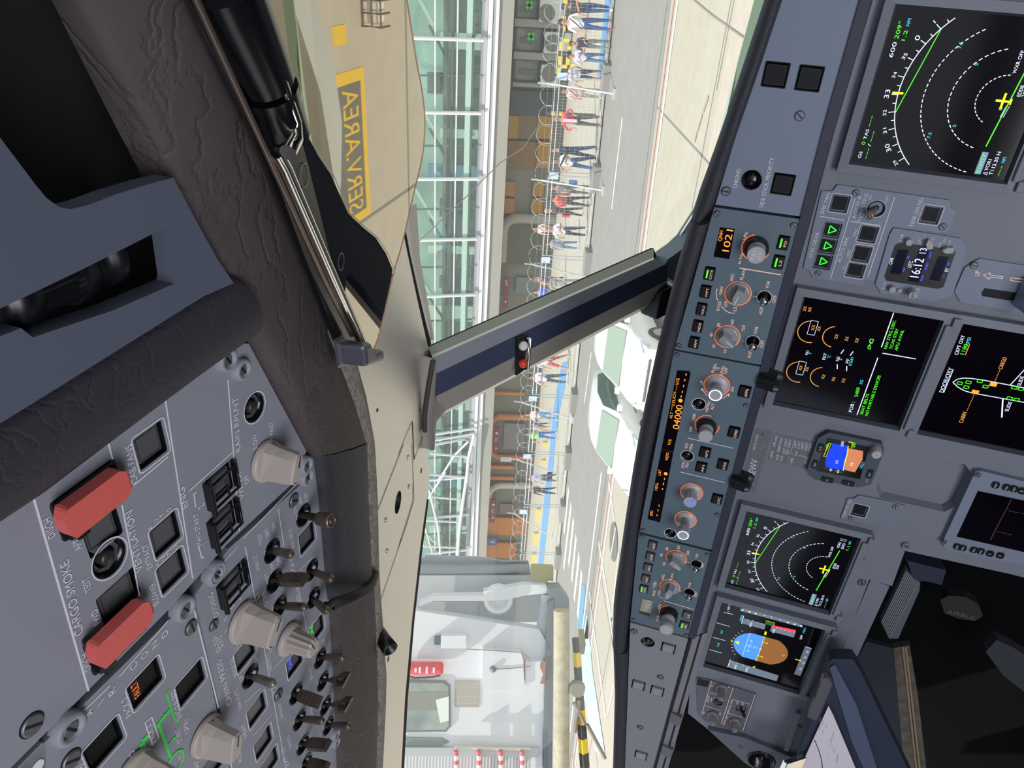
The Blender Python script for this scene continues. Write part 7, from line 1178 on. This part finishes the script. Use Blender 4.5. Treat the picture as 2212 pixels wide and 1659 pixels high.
# ================================================================ CARS
CW = mat('car_white_paint', '#f0f0ec', .25, coat=.6); CG = mat('car_glass', '#44584e', .08, spec=.8); CWS = mat('car_windscreen', '#8ea090', .1, spec=.8); TY = mat('tyre', '#202022', .8); HB = mat('hub_grey', '#a8a8a8', .3, .6)
def car(label, c, ang, stripes):
    r = empty('parked_car', Matrix.Translation(c) @ Matrix.Rotation(ang, 4, 'Z'), label, 'car')   # forward = -Y
    prof = [(-1.95, .35, .62), (-1.98, .62, .70), (-1.90, .78, .72), (-1.35, .96, .80), (-.95, 1.02, .84), (-.30, 1.38, .70), (.15, 1.47, .66), (.9, 1.46, .66), (1.5, 1.36, .64), (1.78, .98, .80), (1.92, .90, .82), (1.98, .6, .80), (1.95, .35, .72)]
    mb = MB(); rows = []
    def sec(y, zt, wt):
        w = .86 if abs(y) < 1.6 else .80; s = []; zb = .28; belt = min(zt, .93)
        pts = [(w * .92, zb), (w, .5), (w, .75), (w * .985, belt), (wt if zt > .95 else w * .93, zt * .985 if zt > .95 else zt), (wt * .8, zt + (.0)), (0, zt + .02)]
        return [(x, y, z) for x, z in pts] + [(-x, y, z) for x, z in pts[::-1][1:]]
    for y, zt, wt in prof[1:-1]: rows.append(sec(y, zt, wt))
    mb.grid([x[::-1] for x in rows], CW); mb.add(rows[0], [tuple(range(len(rows[0])))], CW); mb.add(rows[-1], [tuple(range(len(rows[-1])))[::-1]], CW); mb.box(-.8, -1.9, .25, .8, 1.9, .3, TY); mb.build('car_body', r)
    def surf(name, pts, m, lab=None): m_ = MB(); m_.add(pts, [tuple(range(len(pts)))], m); m_.add([Vector(p) - Vector((0, 0, .01)) for p in pts], [tuple(range(len(pts)))[::-1]], m); o = m_.build(name, r); return o
    surf('windscreen', [(-.76, -.93, 1.055), (.76, -.93, 1.055), (.74, -.90, 1.075), (.64, -.34, 1.385), (-.64, -.34, 1.385), (-.74, -.90, 1.075)], CWS)
    for sx in (-1, 1):
        o = surf('side_window', [(sx * .855, -.75, 1.0), (sx * .865, .2, 1.0), (sx * .865, 1.25, 1.02), (sx * .74, 1.2, 1.30), (sx * .70, .4, 1.40), (sx * .72, -.25, 1.34)], CG)
        m_ = MB(); m_.obox((sx * .97, -.72, 1.02), (.09, 0, 0), (0, .05, 0), (0, 0, .07), CW); m_.build('wing_mirror', r, bevel=.03)
        m_ = MB(); m_.add([(sx * .62, -1.965, .66), (sx * .84, -1.80, .70), (sx * .82, -1.62, .86), (sx * .66, -1.86, .82)], [(0, 1, 2, 3)], mat('headlamp', '#b4bcc4', .1, .3)); m_.add([(sx * .62, -1.955, .65), (sx * .86, -1.79, .69), (sx * .84, -1.60, .86), (sx * .66, -1.85, .82)], [(3, 2, 1, 0)], MATS['headlamp']); o = m_.build('headlamp', r, solid=.02)
        for wy in (-1.25, 1.25): m_ = MB(); m_.lathe([(.0001, -.09), (.16, -.1), (.20, -.09), (.30, -.09), (.31, 0), (.30, .1), (.0001, .1)], TY, M=Matrix.Translation((sx * .8, wy, .31)) @ Matrix.Rotation(sx * -1.5708, 4, 'Y'), seg=24, cap=False); wl = m_.build('wheel', r); m_ = MB(); m_.lathe([(.19, -.0), (.19, .105), (.16, .11), (.0001, .09)], HB, M=Matrix.Translation((sx * .8, wy, .31)) @ Matrix.Rotation(sx * 1.5708, 4, 'Y'), seg=18, cap=False); m_.build('hub_cap', r)
    m_ = MB(); m_.box(-.45, -2.0, .32, .45, -1.93, .55, TY); m_.box(-.55, -2.0, .64, .55, -1.955, .70, mat('grille_dark', '#60646a', .4)); m_.build('grille', r, bevel=.02)
    if stripes:
        m_ = MB(); MG = mat('magenta_livery', '#b02c6c', .4); YG = mat('sand_livery', '#d8c078', .4)
        for y0, y1, za, zb_, m2 in ((1.0, 1.9, .82, .90, MG), (.6, 1.3, .62, .70, MG), (.5, .9, .50, .58, YG), (.1, .5, .42, .56, YG)):
            for sx in (-1, 1): m_.box(sx * .872 - .004, y0, za, sx * .872 + .004, y1, zb_, m2)
        m_.box(.868, -.75, .60, .880, -.25, .64, mat('grey_livery_text', '#8a8688', .5)); m_.build('side_livery', r)
    return r
car('white car with magenta and sand side stripes, the farther left one, half behind the padding', Vector((-10.3, 15.6, .01)), .0, True)
car('white car with plain sides, cut by the foot of the window post', Vector((-8.25, 16.2, .01)), .05, False)
r = empty('manhole_cover', gnd((1326, 1170), .01), 'round dark manhole cover in the road near the padding', 'manhole'); mb = MB(); mb.lathe([(.62, 0), (.62, .02)], mat('manhole_dark', '#74726c', .8), seg=32); mb.box(-.6, -.03, .02, .6, .03, .03, WL); mb.build('cover', r)

# ================================================================ JET BRIDGE
ja, jb = hitp((1185, 1250), (0, 0, 3.4), (0, 0, 1)), hitp((1172, 1659), (0, 0, 3.4), (0, 0, 1)); JP = Plane(ja, (ja - jb), (0, 0, 1))
JW = mat('bridge_white', '#dcdde2', .5, var=.03, scale=1.5); JG = mat('bridge_light_grey', '#b8bcc0', .6); JD = mat('bridge_dark_edge', '#6c747c', .5)
JB = empty('jet_bridge', JP.mat(JP.w(0, 0)), 'white jet bridge cab with a square window and grille, lower part of the photo', 'jet bridge'); JI = JB.matrix_world.inverted()
def jl(c, *xy, off=0.0): return [JI @ JP.hit(p, off) for p in (K(c, *xy) if len(xy) > 2 else [K(c, *xy)])]
def jpoly(name, c, xy, m, z0=0.0, z1=.02, parent=JB, bevel=0.0, off=0.0, **kw):
    q = jl(c, *xy, off=off); mb = MB(); mb.prism([(t.x, t.y) for t in q], z0, z1, m); return mb.build(name, parent, bevel=bevel)
jpoly('cab_wall', 'P', (840, 1310, 1165, 1360, 1185, 1395, 1178, 1500, 1172, 1590, 1172, 1900, 780, 1900), JW, -.2, 0)
jpoly('cab_back_wall', 'P', (860, 1260, 1190, 1260, 1190, 1375, 1175, 1364, 840, 1364), JG, -.5, -.45)
jpoly('recessed_panel', 'B7', (200, 1370, 800, 1370, 790, 1520, 190, 1505), JG, -.45, -.42, bevel=.01); jpoly('recessed_panel', 'B7', (885, 1400, 1165, 1385, 1150, 1530, 885, 1525), JG, -.45, -.42, bevel=.01)
jpoly('white_edge_beam', 'B7', (205, 1320, 350, 1255, 850, 1245, 850, 1205, 1260, 1140, 1480, 1140, 1490, 1225, 1270, 1245, 1080, 1290, 900, 1300, 350, 1300, 200, 1355), WHP, -.3, -.1)
q = jl('B7', 1000, 1290)[0]; mb = MB(); mb.lathe([(.22, 0), (.22, .08), (.16, .1), (.14, .02), (.0001, .02)], WHP, cap=False, M=Matrix.Translation((q.x, q.y, -.2))); mb.build('round_socket', JB)
jpoly('dark_corner_block', 'B7', (1480, 1130, 1610, 1130, 1690, 1235, 1690, 1370, 1560, 1370, 1550, 1230, 1500, 1220), JD, -.2, .15)
jpoly('floor_edge', 'P', (1181, 1300, 1196, 1290, 1191, 1659, 1189, 1900, 1172, 1900, 1174, 1500), JD, -.1, .1); jpoly('shadow_post', 'B7', (1440, 1240, 1545, 1240, 1530, 1659, 1380, 1659), JG, -.25, -.05)
mb = MB(); a, b = jl('P', 1213, 1318, off=.35)[0], jl('P', 1212, 1900, off=.35)[0]; mb.tube([a, b], .115, mat('bumper_beige', '#b4ac94', .8, bump=.6, scale=9, var=.15), 14); mb.build('rubber_bumper', JB)
mb = MB(); ya, yb = jl('P', 1243, 1378, off=.35)[0], jl('P', 1270, 1750, off=.35)[0]
for k in range(12): p, q = ya.lerp(yb, k / 12), ya.lerp(yb, (k + 1) / 12); mb.tube([p, q], .05 + .0025 * k, YB if k % 2 else BB, 4, smooth=False)
mb.build('striped_sill', JB)
mb = MB(); t = jl('B8', 1780, 860, off=.4)[0]; mb.lathe([(.10, -.08), (.12, 0), (.10, .08)], mat('roller_grey', '#8c8878', .7), M=Matrix.Translation(t)); 
for aa, bb in (((1800, 980), (1760, 1300)), ((1750, 1000), (1860, 1220)), ((1880, 1220), (2060, 1560))): mb.tube([jl('B8', *aa, off=.4)[0], jl('B8', *bb, off=.45)[0]], .03, mat('linkage_grey', '#8a8474', .6), 6)
mb.build('roller_linkage', JB)
fr = jpoly('window_frame', 'B8', (60, 770, 470, 785, 520, 830, 525, 1230, 480, 1285, 20, 1290), mat('window_rubber', '#707478', .5), 0, .03, bevel=.01)
jpoly('window_pane', 'B8', (80, 795, 455, 800, 500, 840, 505, 1220, 470, 1262, 40, 1268), mat('cab_pane', '#94a09a', .12, var=.3, scale=3), .03, .034)
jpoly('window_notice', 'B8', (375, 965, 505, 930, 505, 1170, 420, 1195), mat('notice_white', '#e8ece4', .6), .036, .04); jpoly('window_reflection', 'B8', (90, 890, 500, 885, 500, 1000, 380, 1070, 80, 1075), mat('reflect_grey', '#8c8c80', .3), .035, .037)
jpoly('slot_window', 'B8', (60, 1345, 440, 1352, 510, 1390, 440, 1428, 50, 1430), mat('slot_pane', '#788480', .2), 0, .02, bevel=.005)
g = jpoly('perforated_grille', 'B8', (565, 782, 815, 785, 805, 1048, 562, 1045), mat('grille_beige', '#aaa49c', .7), 0, .012); q = jl('B8', 690, 915)[0]; mb = MB()
for i in range(9):
    for k in range(9): mb.add([(q.x + (i - 4) * .034 + dx, q.y + (k - 4) * .034 + dy, .0135) for dx, dy in ((-.006, -.006), (.006, -.006), (.006, .006), (-.006, .006))], [(0, 1, 2, 3)], mat('grille_holes', '#d8d0c0', .7))
mb.build('grille_pattern', JB)
jpoly('equipment_box', 'B8', (840, 445, 1215, 470, 1240, 550, 1245, 700, 1255, 830, 850, 825, 835, 640), JW, 0, .16, bevel=.01); jpoly('equipment_box', 'B8', (1260, 570, 1440, 560, 1450, 780, 1260, 770), JW, 0, .12, bevel=.01); jpoly('equipment_box', 'B8', (430, 310, 680, 305, 680, 430, 428, 430), JW, 0, .14, bevel=.01)
RU = mat('rust_brown', '#a87868', .8); jpoly('rust_patch', 'B8', (1410, 565, 1465, 560, 1450, 785, 1405, 780, 1435, 690, 1405, 620), RU, .121, .123); jpoly('rust_patch', 'B8', (1215, 460, 1245, 500, 1250, 700, 1240, 640, 1245, 560), RU, .161, .163)
mb = MB(); mb.tube([t + Vector((0, 0, .17)) for t in jl('B8', 685, 430, 950, 445, 1230, 465, 1290, 520, 1310, 600, 1100, 622, 940, 628)], .006, mat('thin_cable', '#84807c', .6), 5); mb.build('cable', JB)
q = jl('B8', 940, 630)[0]; mb = MB(); mb.lathe([(.05, 0), (.035, .04), (.0001, .05)], mat('plug_grey', '#74808a', .5), M=Matrix.Translation((q.x, q.y, .16)), cap=False); mb.build('plug', JB)
mb = MB(); q = jl('B8', 405, 370)[0]; mb.box(q.x - .05, q.y - .03, 0, q.x + .05, q.y + .06, .1, mat('camera_dark', '#4c545c', .4)); mb.build('lamp', JB)
# ribbed shutter with striped poles
jpoly('lower_rail', 'B8', (60, 1435, 1400, 1440, 1390, 1530, 50, 1520), JG, -.05, .05); mb = MB(); q0, q1 = jl('B8', 60, 1525)[0], jl('B8', 1330, 2600)[0]
n = 34
for k in range(n): z = q1.y + (q0.y + .0) * 0; yk = q1.y
ys0 = jl('B8', 1320, 1540)[0].y; ys1 = jl('B8', 40, 1540)[0].y; xa = jl('B8', 600, 1525)[0].x; xb = xa - 2.2
for k in range(40): y = ys0 + (ys1 - ys0) * k / 40; mb.box(xb, y, -.03, xa, y + (ys1 - ys0) / 70, .0, WHP)
mb.box(xb, ys0, -.06, xa, ys1, -.03, JG); mb.build('ribbed_shutter', JB)
RW, WW = mat('pole_red', '#dc5064', .5), mat('pole_white', '#f0e8e4', .5)
for k, x in enumerate((578, 800, 1015, 1225)):
    mb = MB(); a = jl('B8', x, 1430)[0]; a.z = .16; b = jl('B8', x + 14, 1950)[0]; b.z = .16
    for i in range(12): mb.tube([a.lerp(b, i / 12), a.lerp(b, (i + 1) / 12)], .035, WW if i % 2 else RW, 8)
    o = mb.build('striped_pole', JB)
mb = MB(); mb.tube([t + Vector((0, 0, .12)) for t in jl('B8', 560, 1405, 900, 1418, 1310, 1425)], .022, mat('pole_rail', '#d4ccb8', .5), 8); mb.build('pole_rail', JB)
# fire extinguisher
fe = empty('fire_extinguisher', JB.matrix_world @ Matrix.Translation(jl('B8', 455, 630)[0]), 'red fire extinguisher fixed to the jet bridge wall beside the square window', 'fire extinguisher'); mb = MB(); FR_ = mat('extinguisher_red', '#e02838', .3, coat=.4)
mb.lathe([(.06, 0), (.085, .02), (.088, .05), (.088, .52), (.06, .60), (.03, .62), (.028, .66)], FR_, M=Matrix.Translation((0, 0, .12)) @ Matrix.Rotation(-1.5708, 4, 'X'), seg=22); mb.build('cylinder', fe); mb = MB()
for yy, w in ((.12, .04), (.22, .05), (.32, .045), (.38, .03)): mb.box(-w, yy, .207, w, yy + .03, .2125, WHP)
mb.build('label_print', fe); mb = MB(); mb.tube([(-.09, .62, .12), (-.14, .4, .14), (-.12, .15, .14), (-.1, .04, .14)], .012, BLK, 6); mb.build('hose', fe)
# grey bellows of the canopy
bl = empty('canopy_bellows', JP.mat(JP.hit((1020, 1230), -.6)), 'grey folded canopy bellows hanging beside the jet bridge cab', 'bellows'); bi = bl.matrix_world.inverted()
def bq(c, *xy, off=-.6): return [bi @ JP.hit(p, off) for p in K(c, *xy)]
BG = mat('bellows_grey', '#a0a6ac', .7, bump=.3, scale=3, var=.05)
top_ = bq('B7', 150, 815, 330, 820, 520, 830, 800, 835, 950, 855, 1050, 880, 1290, 875); r1_ = bq('B7', 150, 900, 330, 905, 520, 912, 800, 912, 950, 905, 1050, 900, 1300, 900, off=-.75); r2_ = bq('B7', 150, 960, 330, 960, 520, 965, 800, 965, 950, 960, 1050, 955, 1310, 940, off=-.5); r3_ = bq('B7', 150, 1090, 330, 1085, 520, 1075, 800, 1065, 950, 1050, 1050, 1035, 1315, 1010, off=-.6)
mb = MB(); mb.grid([top_, r1_, r2_, r3_], BG); mb.build('folded_fabric', bl, solid=.02)
mb = MB(); mb.grid([r3_, bq('B7', 150, 1120, 330, 1110, 520, 1100, 800, 1090, 950, 1080, 1050, 1075, 1320, 1080, off=-.55)], JD, smooth=False); mb.grid([bq('B7', 150, 1120, 330, 1110, 520, 1100, 800, 1090, 950, 1080, 1050, 1075, 1320, 1080, off=-.55), bq('B7', 150, 1230, 330, 1235, 520, 1235, 850, 1240, 950, 1200, 1050, 1180, 1320, 1120, off=-.55)], mat('canopy_cream', '#c4c0a8', .7, var=.15, scale=5), smooth=False); mb.build('lower_skirt', bl, solid=.02)
jf = jpoly('corner_plate', 'B7', (1340, 955, 1560, 965, 1560, 1120, 1325, 1100), mat('olive_plate', '#a09a68', .7), -.3, -.2)
gbox('jet_bridge_column', 'grey supporting frame below the jet bridge floor', 'column', 'B7', 1790, 1560, 1840, 1659, mat('frame_olive', '#9a9478', .7), .3, y=8)
